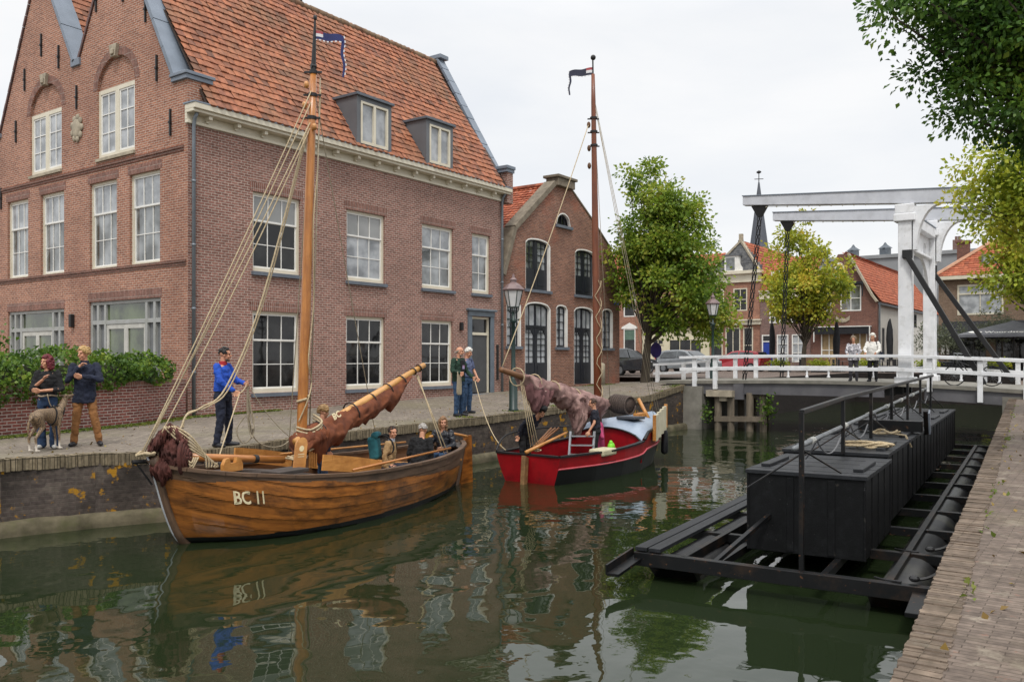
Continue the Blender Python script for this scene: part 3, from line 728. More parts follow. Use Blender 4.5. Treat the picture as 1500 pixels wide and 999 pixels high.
# ------------------------------------------------------------------ leaves and trees
def clampn(g): return np.clip(g, -1.7, 1.7)
def leaf_mesh(name, pts, size, mt, seed=0, nrm=None, updown=.5, parent=None, W=None, kind=None):
    rs = np.random.RandomState(seed); n = len(pts); pts = np.asarray(pts, dtype=float)
    d = rs.normal(size=(n,3)); d[:,2] -= .25; d /= np.linalg.norm(d, axis=1)[:,None]
    q = rs.normal(size=(n,3)); q[:,2] += updown*2
    if nrm is not None: q += nrm*1.2
    sd = np.cross(d, q); sd /= np.linalg.norm(sd, axis=1)[:,None]+1e-9
    up = np.cross(sd, d)
    s = size*rs.uniform(.65,1.3,(n,1)); w = s*.34
    vs = np.empty((n,4,3)); vs[:,0] = pts-d*s*.5; vs[:,1] = pts+sd*w+up*w*.35; vs[:,2] = pts+d*s*.5-up*s*.12; vs[:,3] = pts-sd*w+up*w*.35
    vs = vs.reshape(-1,3)
    if W is not None:
        Mi = np.array(W.inverted()); vs = vs @ Mi[:3,:3].T + Mi[:3,3]
    me = bpy.data.meshes.new(name)
    me.vertices.add(4*n); me.vertices.foreach_set('co', vs.ravel())
    me.loops.add(4*n); me.loops.foreach_set('vertex_index', np.arange(4*n, dtype=np.int32))
    me.polygons.add(n); me.polygons.foreach_set('loop_start', np.arange(0,4*n,4, dtype=np.int32)); me.polygons.foreach_set('loop_total', np.full(n,4,dtype=np.int32))
    me.materials.append(mt); me.update(calc_edges=True)
    o = bpy.data.objects.new(name, me); COL.objects.link(o)
    if parent: o.parent = parent; MATW[o.name] = W
    if kind: o['kind'] = kind
    return o
BARK = mat('bark', rgb('#574e42'), rgb('#38322a'), rough=.95, scale=5, sc=(1,1,.25), bump=.8, bscale=14)
def tree(name, label, loc, h0, r0, lobes, nclump, nleaf, crad, lsize, mt, seed, lean=(0,0), shell=.55, group=None, flat=.7, cat='tree'):
    rnd = random.Random(seed); rs = np.random.RandomState(seed)
    T = thing(name, label, cat, loc, 0, group); B = V(loc); W = MATW[T.name]
    top = B+V((lean[0],lean[1],h0)); tw = MB()
    cz = max(l[0][2] for l in lobes)
    pts = smooth_path([B+V((0,0,-.3)), B+V((lean[0]*.3+.05,lean[1]*.3,h0*.5)), top, B+V((lean[0]*1.3,lean[1]*1.3,cz*.85+.1*h0))], 5)
    tw.tube(pts, [r0*(1.25 if i == 0 else 1)*(1-.85*i/(len(pts)-1)) for i in range(len(pts))], 10)
    cl = []
    wts = [l[1][0]*l[1][1]*l[1][2] for l in lobes]; tot = sum(wts)
    for l, w in zip(lobes, wts):
        c, r = V(l[0])+B, l[1]
        for k in range(max(2, int(nclump*w/tot))):
            while True:
                q = V((rnd.uniform(-1,1), rnd.uniform(-1,1), rnd.uniform(-1,1)))
                if shell < q.length < 1: break
            cl.append((c+V((q.x*r[0], q.y*r[1], q.z*r[2])), V((q.x,q.y,q.z)), c))
    P = []; Nn = []
    for p, q, c in cl:
        k = int(nleaf*rnd.uniform(.5,1.4))
        g = clampn(rs.normal(size=(k,3)))*np.array([crad,crad,crad*flat])*rnd.uniform(.7,1.2)
        P.append(g+np.array(p)); Nn.append(np.tile(np.array(q)*.8, (k,1)))
        if rnd.random() < .5:
            t = rnd.uniform(.35,.9); s = pts[min(len(pts)-1, int(t*(len(pts)-1))+0)]
            if s.z > p.z+.5: s = pts[max(0,int(.5*(len(pts)-1)))]
            mid = s.lerp(p,.55)+V((rnd.uniform(-.3,.3),rnd.uniform(-.3,.3),rnd.uniform(.0,.5)))*crad
            rr = r0*.30*rnd.uniform(.6,1)
            tw.tube(smooth_path([s, mid, p], 4), [rr*(1-.9*i/8) for i in range(9)], 6)
    tw.build('trunk', BARK, T, smooth=True)
    leaf_mesh('crown', np.concatenate(P), lsize, mt, seed, np.concatenate(Nn), parent=T, W=W)
    return T
LEAF_MID = leafmat('lime_leaves', [(0,(.045,.10,.012)),(.28,(.13,.22,.025)),(.52,(.22,.32,.035)),(.78,(.36,.40,.05)),(1,(.42,.32,.05))], clump=.55, trans=.42)
LEAF_YEL = leafmat('yellowing_leaves', [(0,(.11,.17,.02)),(.3,(.27,.34,.035)),(.58,(.45,.46,.045)),(.82,(.58,.46,.05)),(1,(.52,.32,.045))], clump=.5, trans=.42)
LEAF_YG = leafmat('yellow_green_leaves', [(0,(.11,.17,.02)),(.35,(.30,.38,.035)),(.65,(.48,.50,.05)),(1,(.52,.40,.05))], clump=.45, trans=.42)
LEAF_DARK = leafmat('dark_green_leaves', [(0,(.022,.065,.012)),(.4,(.065,.15,.022)),(.75,(.14,.25,.03)),(1,(.28,.35,.04))], clump=.8, trans=.3)
LEAF_HEDGE = leafmat('hedge_leaves', [(0,(.022,.055,.010)),(.4,(.065,.135,.018)),(.7,(.15,.25,.03)),(1,(.30,.35,.05))], clump=2)
LEAF_OLIVE = leafmat('olive_leaves', [(0,(.07,.085,.055)),(.5,(.14,.16,.10)),(1,(.22,.23,.13))], clump=2)

# ------------------------------------------------------------------ raised brick planter with its hedge
pl = [(-8,17.3),(0,17.6),(7.9,18.25),(11.4,19.15),(13.45,20.25)]
m = MB()
def plw(lo, hi, inset, name, mt, par, w=.22):
    m = MB()
    for (a, b) in zip(pl[:-1], pl[1:]):
        A, B = V((*a,0)), V((*b,0)); d = (B-A).normalized(); n = V((d.y,-d.x,0))
        A2, B2 = A-n*w, B-n*w; z0, z1 = lo, hi
        A, B = A+n*inset, B+n*inset
        if a == pl[0]: pass
        v = [(A.x,A.y,z0),(B.x,B.y,z0),(B2.x,B2.y,z0),(A2.x,A2.y,z0),(A.x,A.y,z1),(B.x,B.y,z1),(B2.x,B2.y,z1),(A2.x,A2.y,z1)]
        m.add(v, [(0,1,5,4),(2,3,7,6),(4,5,6,7)])
    return m.build(name, mt, par)
PLT = thing('planter_wall', 'low brick planter wall in front of the gable end', 'planter', (7.9,18.25,0))
plw(-.3, .93, 0, 'wall', BR_PLANTER, PLT); plw(.93, 1.05, .015, 'coping', BR_TRIM, PLT, .25)
m = MB(); m.add([(-8,17.45,.95),(0,17.75,.95),(7.9,18.4,.95),(11.4,19.3,.95),(13.3,20.3,.95),(13.5,24,.95),(-8,24,.95)], [tuple(range(7))])
m.build('soil', mat('planter_soil', rgb('#3b3126')), PLT)
rs = np.random.RandomState(5); P = []; Nn = []
def plY(x): return interp(x, [p[0] for p in pl], [p[1] for p in pl])
for k in range(15000):
    x = rs.uniform(-6,12.7)
    top = 1.62+.10*math.sin(x*2.1)+.08*math.sin(x*5.3+1)-max(0,(x-11.6))*.12; y0 = plY(x)
    f = rs.rand()
    if f < .5:                               # front face, drooping over the wall on the left
        lo = interp(x, [6,8,9.5,10.5,12.7], [.5,.62,.70,.98,1.05])+.1*math.sin(x*4); z = rs.uniform(lo, top); dr = -.14*math.sin(math.pi*min(1,max(0,(z-lo)/(top-lo))))-.06
        P.append((x, y0+dr+rs.normal()*.07, z)); Nn.append((0,-.8,.3))
    else:
        P.append((x, y0+rs.uniform(-.05,1.5), top+rs.normal()*.06+.06*math.sin(x*9))); Nn.append((0,-.2,.8))
HD = thing('hedge', 'leafy green hedge growing over the brick planter wall', 'hedge', (7.9,18.6,.95))
leaf_mesh('foliage', P, .105, LEAF_HEDGE, 3, np.array(Nn), parent=HD, W=MATW[HD.name])
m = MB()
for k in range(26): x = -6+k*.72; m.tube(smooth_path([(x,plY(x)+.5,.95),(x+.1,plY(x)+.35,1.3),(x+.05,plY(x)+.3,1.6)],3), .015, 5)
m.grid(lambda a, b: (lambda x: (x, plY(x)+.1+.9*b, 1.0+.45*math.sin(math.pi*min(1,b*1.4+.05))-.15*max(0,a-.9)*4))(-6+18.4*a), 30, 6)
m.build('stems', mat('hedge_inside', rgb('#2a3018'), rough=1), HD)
SH = thing('shrub', 'dark green shrub at the far left edge beside the hedge', 'shrub', (8.6,21.6,.95))
P = rs.normal(size=(2600,3))*np.array([.38,.38,.34])+np.array([8.6,21.6,1.75]); leaf_mesh('foliage', P, .12, LEAF_DARK, 9, parent=SH, W=MATW[SH.name])
m = MB(); m.tube([(8.6,21.6,.9),(8.6,21.6,1.9)], .03, 6); m.build('stem', BARK, SH)
# grass along the foot of the planter and in the paving
P = []
for k in range(5200):
    x = rs.uniform(4,16.5); y = (plY(x) if x < 13.4 else 20.25)-abs(rs.normal())*(.16 if x < 14 else .07); P.append((x,y,zL(x,y)+.02+.02*rs.rand()))
for k in range(2500):
    x = rs.uniform(16,32); y = edgeL(x)+.1+abs(rs.normal())*.28
    if noise.noise(V((x*.9,3,0))) > .08: P.append((x,y,zL(x,y)+.015))
for k in range(1400):
    x = 34.9+rs.normal()*.5; P.append((x, 20.1-abs(rs.normal())*.18, zL(x,20.1)+.02))
for cx in (4.85,5.7,6.5,7.4,9,10.3,13):
    for k in range(90): P.append((cx+rs.normal()*.10, edgeR(cx)-1.12+rs.normal()*.04-.02*cx, zR(cx,0)+.015+.02*rs.rand()))
for k in range(260):
    x = rs.uniform(3.5,30); P.append((x, edgeR(x)-abs(rs.normal())*.05-.18, zR(x,0)+.02)) if noise.noise(V((x*1.3,8,0))) > .1 else None
leaf_mesh('grass', P, .06, leafmat('grass_blades', [(0,(.07,.10,.02)),(.5,(.14,.19,.03)),(1,(.26,.25,.06))]), 11, kind='stuff')

P = []
for k in range(260): x = rs.uniform(3.4,26); P.append((x, edgeR(x)-.1-abs(rs.normal())*1.3, zR(x,0)+.012))
for k in range(420): x = rs.uniform(5,32); y = edgeL(x)+.1+rs.uniform(0,1)**1.5*5; P.append((x,y,zL(x,y)+.012))
leaf_mesh('fallen_leaves', P, .055, leafmat('fallen_leaf', [(0,(.10,.06,.02)),(.5,(.25,.16,.04)),(1,(.33,.27,.07))], trans=.1), 31, updown=3, kind='stuff')
# ------------------------------------------------------------------ the second brick house with the curved gable
H2 = thing('gable_house', 'brick house with a stone-coped curved gable and dark blue double doors', 'house', (32.6,20.33,0))
def awin(parent, F, u0, u1, v0, v1, rise, cols, rows, panel=0, name='window', curtain=GL_DARK, sill=True, trans=None, white=True, points=False):
    """round-headed opening with a dark frame; panel = height of the solid foot"""
    d = -.12; fw = .08; m = MB(); c = (u0+u1)/2; h = (u1-u0)/2; n = 10
    yo = lambda u, k=0: v1+(rise-k)*math.sqrt(max(0, 1-((u-c)/(h-k*.5))**2)) if rise else v1
    for a in ((u0,u0+fw,v0,v1),(u1-fw,u1,v0,v1),(u0+fw,u1-fw,v0,v0+fw)): m.fbox(F, *a, d-.06, d)
    us = [u0+(u1-u0)*k/n for k in range(n+1)]
    for a, b in zip(us[:-1], us[1:]): m.prism([(a,yo(a)-fw-.02),(b,yo(b)-fw-.02),(b,yo(b)),(a,yo(a))], F, d-.06, d)
    cw = .11 if panel else .05
    m.fbox(F, c-cw/2, c+cw/2, v0+fw, v1+rise-fw, d-.055, d+.01)
    if trans: m.fbox(F, u0+fw, u1-fw, trans-.05, trans+.05, d-.055, d+.015)
    zt = trans or v1+rise*.8
    for a, b in ((u0+fw,c-cw/2),(c+cw/2,u1-fw)):
        if panel: m.fbox(F, a, b, v0+fw, v0+panel, d-.05, d-.01); m.fbox(F, a+.1, b-.1, v0+fw+.12, v0+panel-.12, d-.012, d+.008); m.fbox(F, a, a+.09, v0+panel, zt, d-.05, d); m.fbox(F, b-.09, b, v0+panel, zt, d-.05, d)
        if points:                            # pointed lights in the doors
            w = b-a-.18; x0 = a+.09; zz = zt-.06
            m.prism([(x0,zz),(x0,zz-.30),(x0+w*.22,zz-.12),(x0+w*.5,zz-.04),(x0+w*.78,zz-.12),(x0+w,zz-.30),(x0+w,zz)], F, d-.05, d)
        for k in range(1, cols): x = a+(b-a)*k/cols; m.fbox(F, x-.014, x+.014, v0+(panel or fw), yo(x)-fw, d-.045, d-.005)
    for k in range(1, rows): z = v0+(panel or fw)+(zt-v0-(panel or fw))*k/rows; m.fbox(F, u0+fw, u1-fw, z-.014, z+.014, d-.044, d-.006)
    o = m.build(name, NAVY, parent)
    g = MB(); pts = [(u0+.02,v0+.03),(u1-.02,v0+.03)]+[(u, yo(u)-.03) for u in us[::-1]]
    for t in tessellate_polygon([[V((a,b,0)) for a, b in pts]]):
        Q = [F.p(*pts[k], d-.04) for k in t]
        if (Q[1]-Q[0]).cross(Q[2]-Q[0]).dot(F.n) < 0: Q = Q[::-1]
        g.add(Q, [(0,1,2)])
    g.build('pane', curtain, o)
    if white:
        w = MB(); w.fbox(F, u0-.0, u0+.012, v0, v1, d, .006); w.fbox(F, u1-.035, u1+.045, v0, v1, d+.002, .008)
        for a, b in zip(us[:-1], us[1:]): w.prism([(a,yo(a)-.025),(b,yo(b)-.025),(b,yo(b)+.03),(a,yo(a)+.03)], F, d+.002, .008)
        w.build('white_reveal', WHITE, o)
    if sill:
        s = MB(); s.fbox(F, u0-.08, u1+.08, v0-.12, v0-.002, -.1, .1); s.build('sill', SILL, o)
    return o
ops = [(29.37,31.2,4.5,6.45,.2),(33.3,35.1,4.5,6.4,.2),(31.75,32.92,7.48,7.5,.52),(28.02,28.98,2.1,3.78,.16),(29.32,31.22,.42,3.74,.22),(31.72,32.62,2.1,3.78,.16),(33.22,34.95,.42,3.74,.2),(35.8,36.78,2.1,3.8,.16)]
out2 = [(27.76,-1),(37.5,-1),(37.5,4.4),(37.2,5.9),(36.5,7.0),(35.0,8.0),(33.0,9.2),(31.5,9.2),(28.55,6.85),(27.76,5.1)]
m = MB(); wall(m, FF, out2, [arch(*o_) for o_ in ops], .16, .3); m.build('gable_wall', BR_HOUSE2, H2)
awin(H2, FF, *ops[0], 2, 4, .9, curtain=GL_SKY); awin(H2, FF, *ops[1], 2, 4, .9, curtain=GL_SKY); awin(H2, FF, *ops[2], 2, 1)
for k in (3,5,7): awin(H2, FF, *ops[k], 1, 5, curtain=GL_CURT)
for k in (4,6): awin(H2, FF, *ops[k], 2, 6, 1.0, name='double_door', curtain=GL_CURT, sill=False, trans=2.95, points=True)
m = MB(); gp = [(27.70,4.95),(28.5,6.92),(31.5,9.24)]
for a, b in zip(gp[:-1], gp[1:]):
    A, B = FF.p(*a,-.15), FF.p(*b,-.15); m.bar(A, B, .56, .24, up=(0,0,1))
for a, b in zip(out2[2:7], out2[3:7]):
    m.bar(FF.p(*a,-.14), FF.p(*b,-.14), .36, .09)
m.box(31.55,32.95,20.1,20.75,9.15,9.5); m.box(31.45,33.05,20.02,20.85,9.5,9.62); m.box(31.62,32.88,20.14,20.7,9.62,9.66)
m.build('stone_coping', mat('dark_weathered_stone', rgb('#857b6b'), rgb('#645b4e'), rough=.9, bump=.5, bscale=25, dirt=.5, dcol=rgb('#474137')), H2, bevel=.02)
m = MB()
k1, k2 = V((28.45,20.6,6.85)), V((32.25,20.6,9.3)); s = k2-k1
tiles(m, k1+V((0,9.5,0)), (0,-1,0), s, 38, int(s.length/.27)+1, .25, .27, seed=9, amp=.035)
s2 = k1-V((27.7,20.6,4.9)); tiles(m, V((27.7,30.1,4.9)), (0,-1,0), s2, 38, int(s2.length/.27)+1, .25, .27, seed=8, amp=.035)
m.build('roof', TILE_ORANGE, H2)
m = MB(); m.add([(27.7,20.6,4.85),(28.45,20.6,6.8),(32.3,20.6,9.2),(36.5,20.6,6.9),(37.5,20.6,4.4)]+[(27.7,31,4.85),(28.45,31,6.8),(32.3,31,9.2),(36.5,31,6.9),(37.5,31,4.4)], [(0,5,6,1),(1,6,7,2),(2,7,8,3),(3,8,9,4)])
m.quad((37.5,20.4,-1),(37.5,31,-1),(37.5,31,4.4),(37.5,20.4,4.4)); m.build('rear_shell', BR_HOUSE2, H2)
m = MB(); m.tube([(32.25,20.7,9.38),(32.25,30,9.38)], .13, 8); m.build('ridge_tile', TILE_ORANGE, H2)
m = MB(); m.fbox(FF, 36.95,37.4,4.22,4.48,.0,.03); sg = m.build('street_sign', mat('blue_enamel', rgb('#2f5fb0'), rough=.3), None); tag(sg, 'small blue street name plate high on the corner of the gabled house', 'sign')
m = MB(); m.fbox(FF, 36.97,37.38,4.33,4.37,.03,.034); q = m.build('lettering', WHITE, None); q.parent = sg
bl = thing('bollard', 'short grey concrete bollard beside the right dark double door', 'bollard', (34.7,19.75,.3))
m = MB(); m.lathe([(.17,0),(.17,.95),(.15,1.05),(.06,1.1)], (34.7,19.75,.3), 14); m.build('post', STONE, bl, smooth=True)
# ------------------------------------------------------------------ houses beyond the bridge
BX = 70.0; GZ = .66
FB = Fr((BX,0,0),(0,-1,0),(-1,0,0))           # street fronts facing the canal: u = -Y
BR_B1 = brick('old_red_brick', rgb('#a5755f'), rgb('#855a4a'), rgb('#9d8d82'), tone=(.8,1.15))
BR_B2 = brick('purple_brick', rgb('#846860'), rgb('#6a5450'), rgb('#8d8480'), tone=(.8,1.2))
BR_B3 = brick('brown_brick', rgb('#7d5548'), rgb('#66453c'), rgb('#7d706a'), tone=(.85,1.1))
BR_B4 = brick('grey_brown_brick', rgb('#85705f'), rgb('#735f50'), rgb('#84786c'), tone=(.9,1.1))
RENDER = mat('whitewashed_wall', rgb('#d8d6cf'), rgb('#c4c2ba'), rough=.8, scale=1.2, dirt=.3, dcol=rgb('#9a978e'))
RENDER2 = mat('cream_shopfront_paint', rgb('#d6cfb4'), rgb('#c5bd9f'), rough=.6, scale=1.5)
BLUE = mat('royal_blue_door', rgb('#1f3f9c'), rgb('#19348a'), rough=.4, bump=.02)
BLIND = mat('drawn_beige_blind', rgb('#a8926f'), rgb('#927d5c'), rough=.9)
FABRIC = mat('black_canvas', rgb('#26272b'), rgb('#1b1c20'), rough=.9)
def bwin(p, F, u0, u1, v0, v1, cols=2, rows=2, fm=WHITE, gl=GL_DARK, fw=.09, name='window', split=0):
    m = MB()
    for a in ((u0,u0+fw,v0,v1),(u1-fw,u1,v0,v1),(u0+fw,u1-fw,v0,v0+fw),(u0+fw,u1-fw,v1-fw,v1)): m.fbox(F, *a, -.1, .02)
    for k in range(1, cols): x = u0+(u1-u0)*k/cols; m.fbox(F, x-.03, x+.03, v0+fw, v1-fw, -.08, .0)
    for k in range(1, rows): z = v0+(v1-v0)*k/rows; m.fbox(F, u0+fw, u1-fw, z-.03, z+.03, -.085, -.005)
    o = m.build(name, fm, p)
    g = MB(); g.quad(F.p(u0,v0,-.06),F.p(u1,v0,-.06),F.p(u1,v1,-.06),F.p(u0,v1,-.06)); g.build('pane', gl, o)
    return o
def front(p, F, outline, wins, mt, name='front_wall'):
    m = MB(); wall(m, F, outline, [rect(*w) for w in wins], .2, .4); return m.build(name, mt, p)
def shell(p, F, u0, u1, h, L_, mt):
    m = MB()
    for u in (u0+.01,u1-.01): m.quad(F.p(u,-1,-.35), F.p(u,h,-.35), F.p(u,h,-L_), F.p(u,-1,-L_))
    m.quad(F.p(u0,-1,-L_), F.p(u1,-1,-L_), F.p(u1,h,-L_), F.p(u0,h,-L_)); return m.build('side_wall', mt, p)
def slope(p, a, b, c, d, mt, tw=.3, th=.33, seed=1, name='roof', clip=None, amp=.03):
    """tiled roof plane: a-b eave, d-c ridge"""
    a, b, c, d = map(V, (a,b,c,d)); U = b-a; S = d-a; Un = U.normalized(); S = S-Un*S.dot(Un)
    off = (d-a).dot(Un); offr = (c-b).dot(Un); W_ = U.length; H = S.length
    def cl(u, s): t = s/H; return off*t <= u <= W_+offr*t
    m = MB(); tiles(m, a, U, S, int(W_/tw)+1, int(H/th)+1, tw, th, clip=cl, seed=seed, amp=amp)
    m.add([a-V((0,0,.06)),b-V((0,0,.06)),c-V((0,0,.06)),d-V((0,0,.06))], [(0,1,2,3)], [[(.5,.5)]*4])
    return m.build(name, mt, p)

# slate-fronted house
h = thing('slate_gable_house', 'narrow red brick house with a grey slate gable, white cornice and dark shop windows', 'house', (BX,26.9,GZ))
u0, u1 = -29.15, -24.78; uc = -26.72
ws = [(-27.05,-25.85,5.6,7.5),(-28.9,-27.9,5.6,7.5),(-27.75,-26.45,1.2,4.2),(-26.2,-25.35,1.2,4.2),(-29.0,-28.0,1.2,4.2)]
front(h, FB, rect(u0,u1,-1,8.0), ws, BR_B1); shell(h, FB, u0, u1, 8.5, 16, BR_B2)
bwin(h, FB, *ws[0], 2, 2, CREAM); bwin(h, FB, *ws[1], 2, 2, CREAM); bwin(h, FB, *ws[2], 2, 1, CREAM); bwin(h, FB, *ws[3], 1, 2, CREAM); bwin(h, FB, *ws[4], 1, 2, CREAM)
m = MB(); m.fbox(FB, u0-.05, u1+.05, 8.0, 8.7, -.3, .12); m.fbox(FB, u0-.2, u1+.2, 8.7, 8.95, -.3, .4); m.build('cornice', CREAM, h)
m = MB(); m.fbox(FB, u0-.1, u1+.12, 4.42, 4.75, -.1, .25); m.fbox(FB, u0-.15, u1+.16, 4.75, 4.86, -.1, .4); m.build('shop_cornice', CREAM, h)
m = MB()
a, b, c = V(FB.p(u0,8.95,0)), V(FB.p(u1,8.95,0)), V(FB.p(uc,11.6,-.9))
tiles(m, a, b-a, V((.9,0,2.65)), int(4.37/.24)+1, 12, .24, .24, clip=lambda u, s: abs(u-2.4) < 2.35*(1-s/2.9)+.05, amp=.0, seed=3, lap=.03)
m.add([a, b, c], [(0,1,2)], [[(.5,.5)]*3]); m.build('slate_gable', TILE_SLATE, h)
m = MB(); m.bar(b+V((0,0,.05)), c+V((0,0,.06)), .3, .16); m.bar(a+V((0,0,.05)), c+V((0,0,.06)), .3, .16); m.box(BX+.75,BX+1.05,-uc-.15,-uc+.15,11.5,12.2); m.build('stone_coping', STONE, h)
slope(h, (BX+.3,-u1-.1,8.6), (BX+16,-u1-.1,8.6), (BX+16,-uc,11.6), (BX+.9,-uc,11.6), TILE_ORANGE)
slope(h, (BX+16,-u0+.1,8.6), (BX+.3,-u0+.1,8.6), (BX+.9,-uc,11.6), (BX+16,-uc,11.6), TILE_ORANGE)
m = MB(); d = .25
m.fbox(FB, -27.75, -26.55, 8.95, 10.25, -1.2, d); dm = m.build('dormer', WHITE, h)
g = MB(); g.fbox(FB, -27.6, -26.85, 9.05, 10.1, d, d+.03); g.build('pane', GL_SKY, dm)
g = MB(); g.prism([(-26.55,8.95),(-26.2,8.95),(-26.25,9.2),(-26.45,9.5),(-26.55,10.1)], FB, -.1, .2); g.build('scroll', WHITE, dm)
g = MB(); g.fbox(FB, -27.9, -26.45, 10.25, 10.36, -1.2, .35); g.build('dormer_roof', DORM, dm)
# purple brick house with the blue door
h = thing('blue_door_house', 'small purple brick house with a bright blue front door', 'house', (BX,22.7,GZ))
u0, u1 = -24.75, -20.62
ws = [(-24.6,-23.65,.75,3.55),(-23.97,-23.05,4.5,6.1),(-22.2,-21.3,4.5,6.1),(-22.12,-21.1,1.3,3.55),(-23.35,-22.4,1.3,3.55)]
front(h, FB, rect(u0,u1,-1,6.5), ws, BR_B2); shell(h, FB, u0, u1, 6.5, 10, BR_B2)
for k in (1,2,3,4): bwin(h, FB, *ws[k], 2, 3, gl=GL_CURT if k > 2 else GL_DARK)
d = bwin(h, FB, -24.6,-23.65,2.95,3.55, 1, 1, gl=GL_DARK, name='fanlight')
m = MB(); m.fbox(FB, -24.6,-24.5,.75,2.95,-.1,.02); m.fbox(FB, -23.75,-23.65,.75,2.95,-.1,.02); m.build('door_frame', WHITE, h)
m = MB(); m.fbox(FB, -24.5,-23.75,.75,2.95,-.08,-.03); m.fbox(FB, -24.4,-23.85,1.0,1.9,-.03,-.015); m.fbox(FB, -24.4,-23.85,2.05,2.8,-.03,-.015); m.build('door', BLUE, h)
m = MB(); m.fbox(FB, u0-.02, u1+.02, 6.5, 7.1, -.3, .15); m.fbox(FB, u0-.05, u1+.02, 7.1, 7.2, -.3, .28); m.build('cornice', CREAM, h)
slope(h, (BX-.1,24.75,7.15), (BX-.1,20.62,7.15), (BX+3.2,20.62,10), (BX+3.2,24.75,10), TILE_ORANGE, seed=5)
m = MB(); m.fbox(FB, -23.9,-22.9,7.5,8.8,-2.2,-.2); dm = m.build('dormer', WHITE, h); g = MB(); g.fbox(FB, -23.75,-23.05,7.7,8.6,-.2,-.17); g.build('pane', GL_SKY, dm)
# brown gabled house with the white side wall
h = thing('brown_gable_house', 'brown brick gabled house with a long whitewashed side wall', 'house', (BX,18.1,GZ))
u0, u1, uc = -20.6, -15.58, -18.1
ws = [(-18.3,-16.75,5.3,7.3),(-20.3,-19.0,5.3,7.3),(-19.8,-18.55,.75,3.75),(-17.4,-16.3,.75,3.75)]
front(h, FB, [(u0,-1),(u1,-1),(u1,5.9),(-15.95,6.5),(-17.7,9.8),(-18.5,9.8),(-20.2,6.5),(u0,5.9)], ws, BR_B3)
bwin(h, FB, *ws[0], 2, 2, gl=GL_SKY); bwin(h, FB, *ws[1], 2, 2, gl=GL_SKY); bwin(h, FB, *ws[2], 2, 2, gl=GL_CURT, name='shop_window'); bwin(h, FB, *ws[3], 2, 2, gl=GL_CURT, name='shop_window')
for w in ws[2:]: m = MB(); m.fbox(FB, w[0]+.09, w[1]-.09, w[2]+.09, w[3]-.09, -.05,-.045); m.build('blind', BLIND, h)
m = MB(); m.prism(arch(-18.75,-18.0,8.0,8.6,.55), FB, -.05, .04); q = m.build('pointed_window', WHITE, h)
m = MB(); m.prism(arch(-18.65,-18.1,8.08,8.55,.42), FB, .04, .05); m.build('pane', GL_DARK, q)
for a, b, z in ((-20.2,-16.0,3.85),): m = MB(); m.fbox(FB, a, b, z, z+.2, 0, .5); m.fbox(FB, a, b, z-.35, z, .42, .5); m.build('awning', FABRIC, h)
m = MB(); m.fbox(FB,-20.25,-15.98,4.05,4.12,0,.55); m.fbox(FB,-16.05,-15.98,2.9,4.05,.45,.55); m.fbox(FB,-20.25,-20.18,2.9,4.05,.45,.55); m.build('awning_rail', WHITE, h)
m = MB(); m.fbox(FB, -18.45, -16.6, 7.35, 7.55, 0, .45); m.fbox(FB, -16.6,-16.53,6.4,7.55,.35,.45); m.build('window_awning', FABRIC, h)
m = MB(); m.ball(FB.p(-18.1,4.6,.12), (.1,.18,.2), 8, 6)
for s in (-1,1): m.add([FB.p(-18.1,4.6,.1), FB.p(-18.1+s*.55,4.95,.1), FB.p(-18.1+s*.5,4.6,.1), FB.p(-18.1+s*.15,4.42,.1)], [(0,1,2,3)])
m.build('eagle_ornament', STONE, h)
for (a, b) in (((u1,5.95),(-15.95,6.5)),((-15.95,6.5),(-17.7,9.8))): m = MB(); m.bar(FB.p(*a,.0), FB.p(*b,.0), .5, .14); m.build('coping', STONE, h)
m = MB(); y = -u1
FS = Fr((BX,y,0),(1,0,0),(0,-1,0)); sw = [(71.0-BX+.6,72.4-BX,1.4,4.0),(4,5.4,1.4,4.0),(9,10.2,4.4,5.6),(14,15.2,4.4,5.6)]
wall(m, FS, rect(.41,25,-1,5.75), [rect(*w) for w in sw], .2, 0); m.build('side_wall', RENDER, h)
for w in sw: bwin(h, FS, *w, 2, 2, fm=DOORG)
m = MB(); m.fbox(FS, .3, 25, 5.75, 5.95, -.1, .25); m.build('gutter', ZINC, h)
m = MB(); m.tube([FS.p(.35,.5,.1), FS.p(.35,5.8,.1)], .07, 6); m.build('drainpipe', ZINC, h)
slope(h, (BX+.2,15.3,5.95), (BX+25,15.3,5.95), (BX+25,18.1,9.75), (BX+.2,18.1,9.75), TILE_ORANGE, seed=6)
slope(h, (BX+25,20.8,5.95), (BX+.2,20.8,5.95), (BX+.2,18.1,9.75), (BX+25,18.1,9.75), TILE_ORANGE, seed=7)
# wide grey-brown house at the right with a hipped roof
h = thing('hip_roof_house', 'wide grey brown brick house with hipped tile roof and black shop awnings', 'house', (BX,6,GZ))
u0, u1 = -11.3, 2
ws = [(-10.05,-7.1,4.75,6.95),(-4.5,-1.5,4.75,6.95)]
front(h, FB, rect(u0,u1,-1,7.35), ws+[(-10.6,-8.2,.75,3.6),(-7.6,-4.2,.75,3.6)], BR_B4); shell(h, FB, u0, u1, 7.35, 11, BR_B4)
for w in ws: bwin(h, FB, w[0], w[1], w[2], w[3], 2, 1, gl=GL_CURT, fm=CREAM, fw=.12); m = MB(); m.fbox(FB, w[0]+.1, w[1]-.1, w[3]-.72, w[3]-.62, -.06, .03); m.build('transom', CREAM, h)
for w in ((-10.6,-8.2,.75,3.6),(-7.6,-4.2,.75,3.6)): bwin(h, FB, *w, 3, 1, gl=GL_DARK, fm=DOORG, name='shop_window')
m = MB(); m.fbox(FB, u0-.3, u1+.3, 7.35, 7.6, -.3, .45); m.build('cornice', CREAM, h)
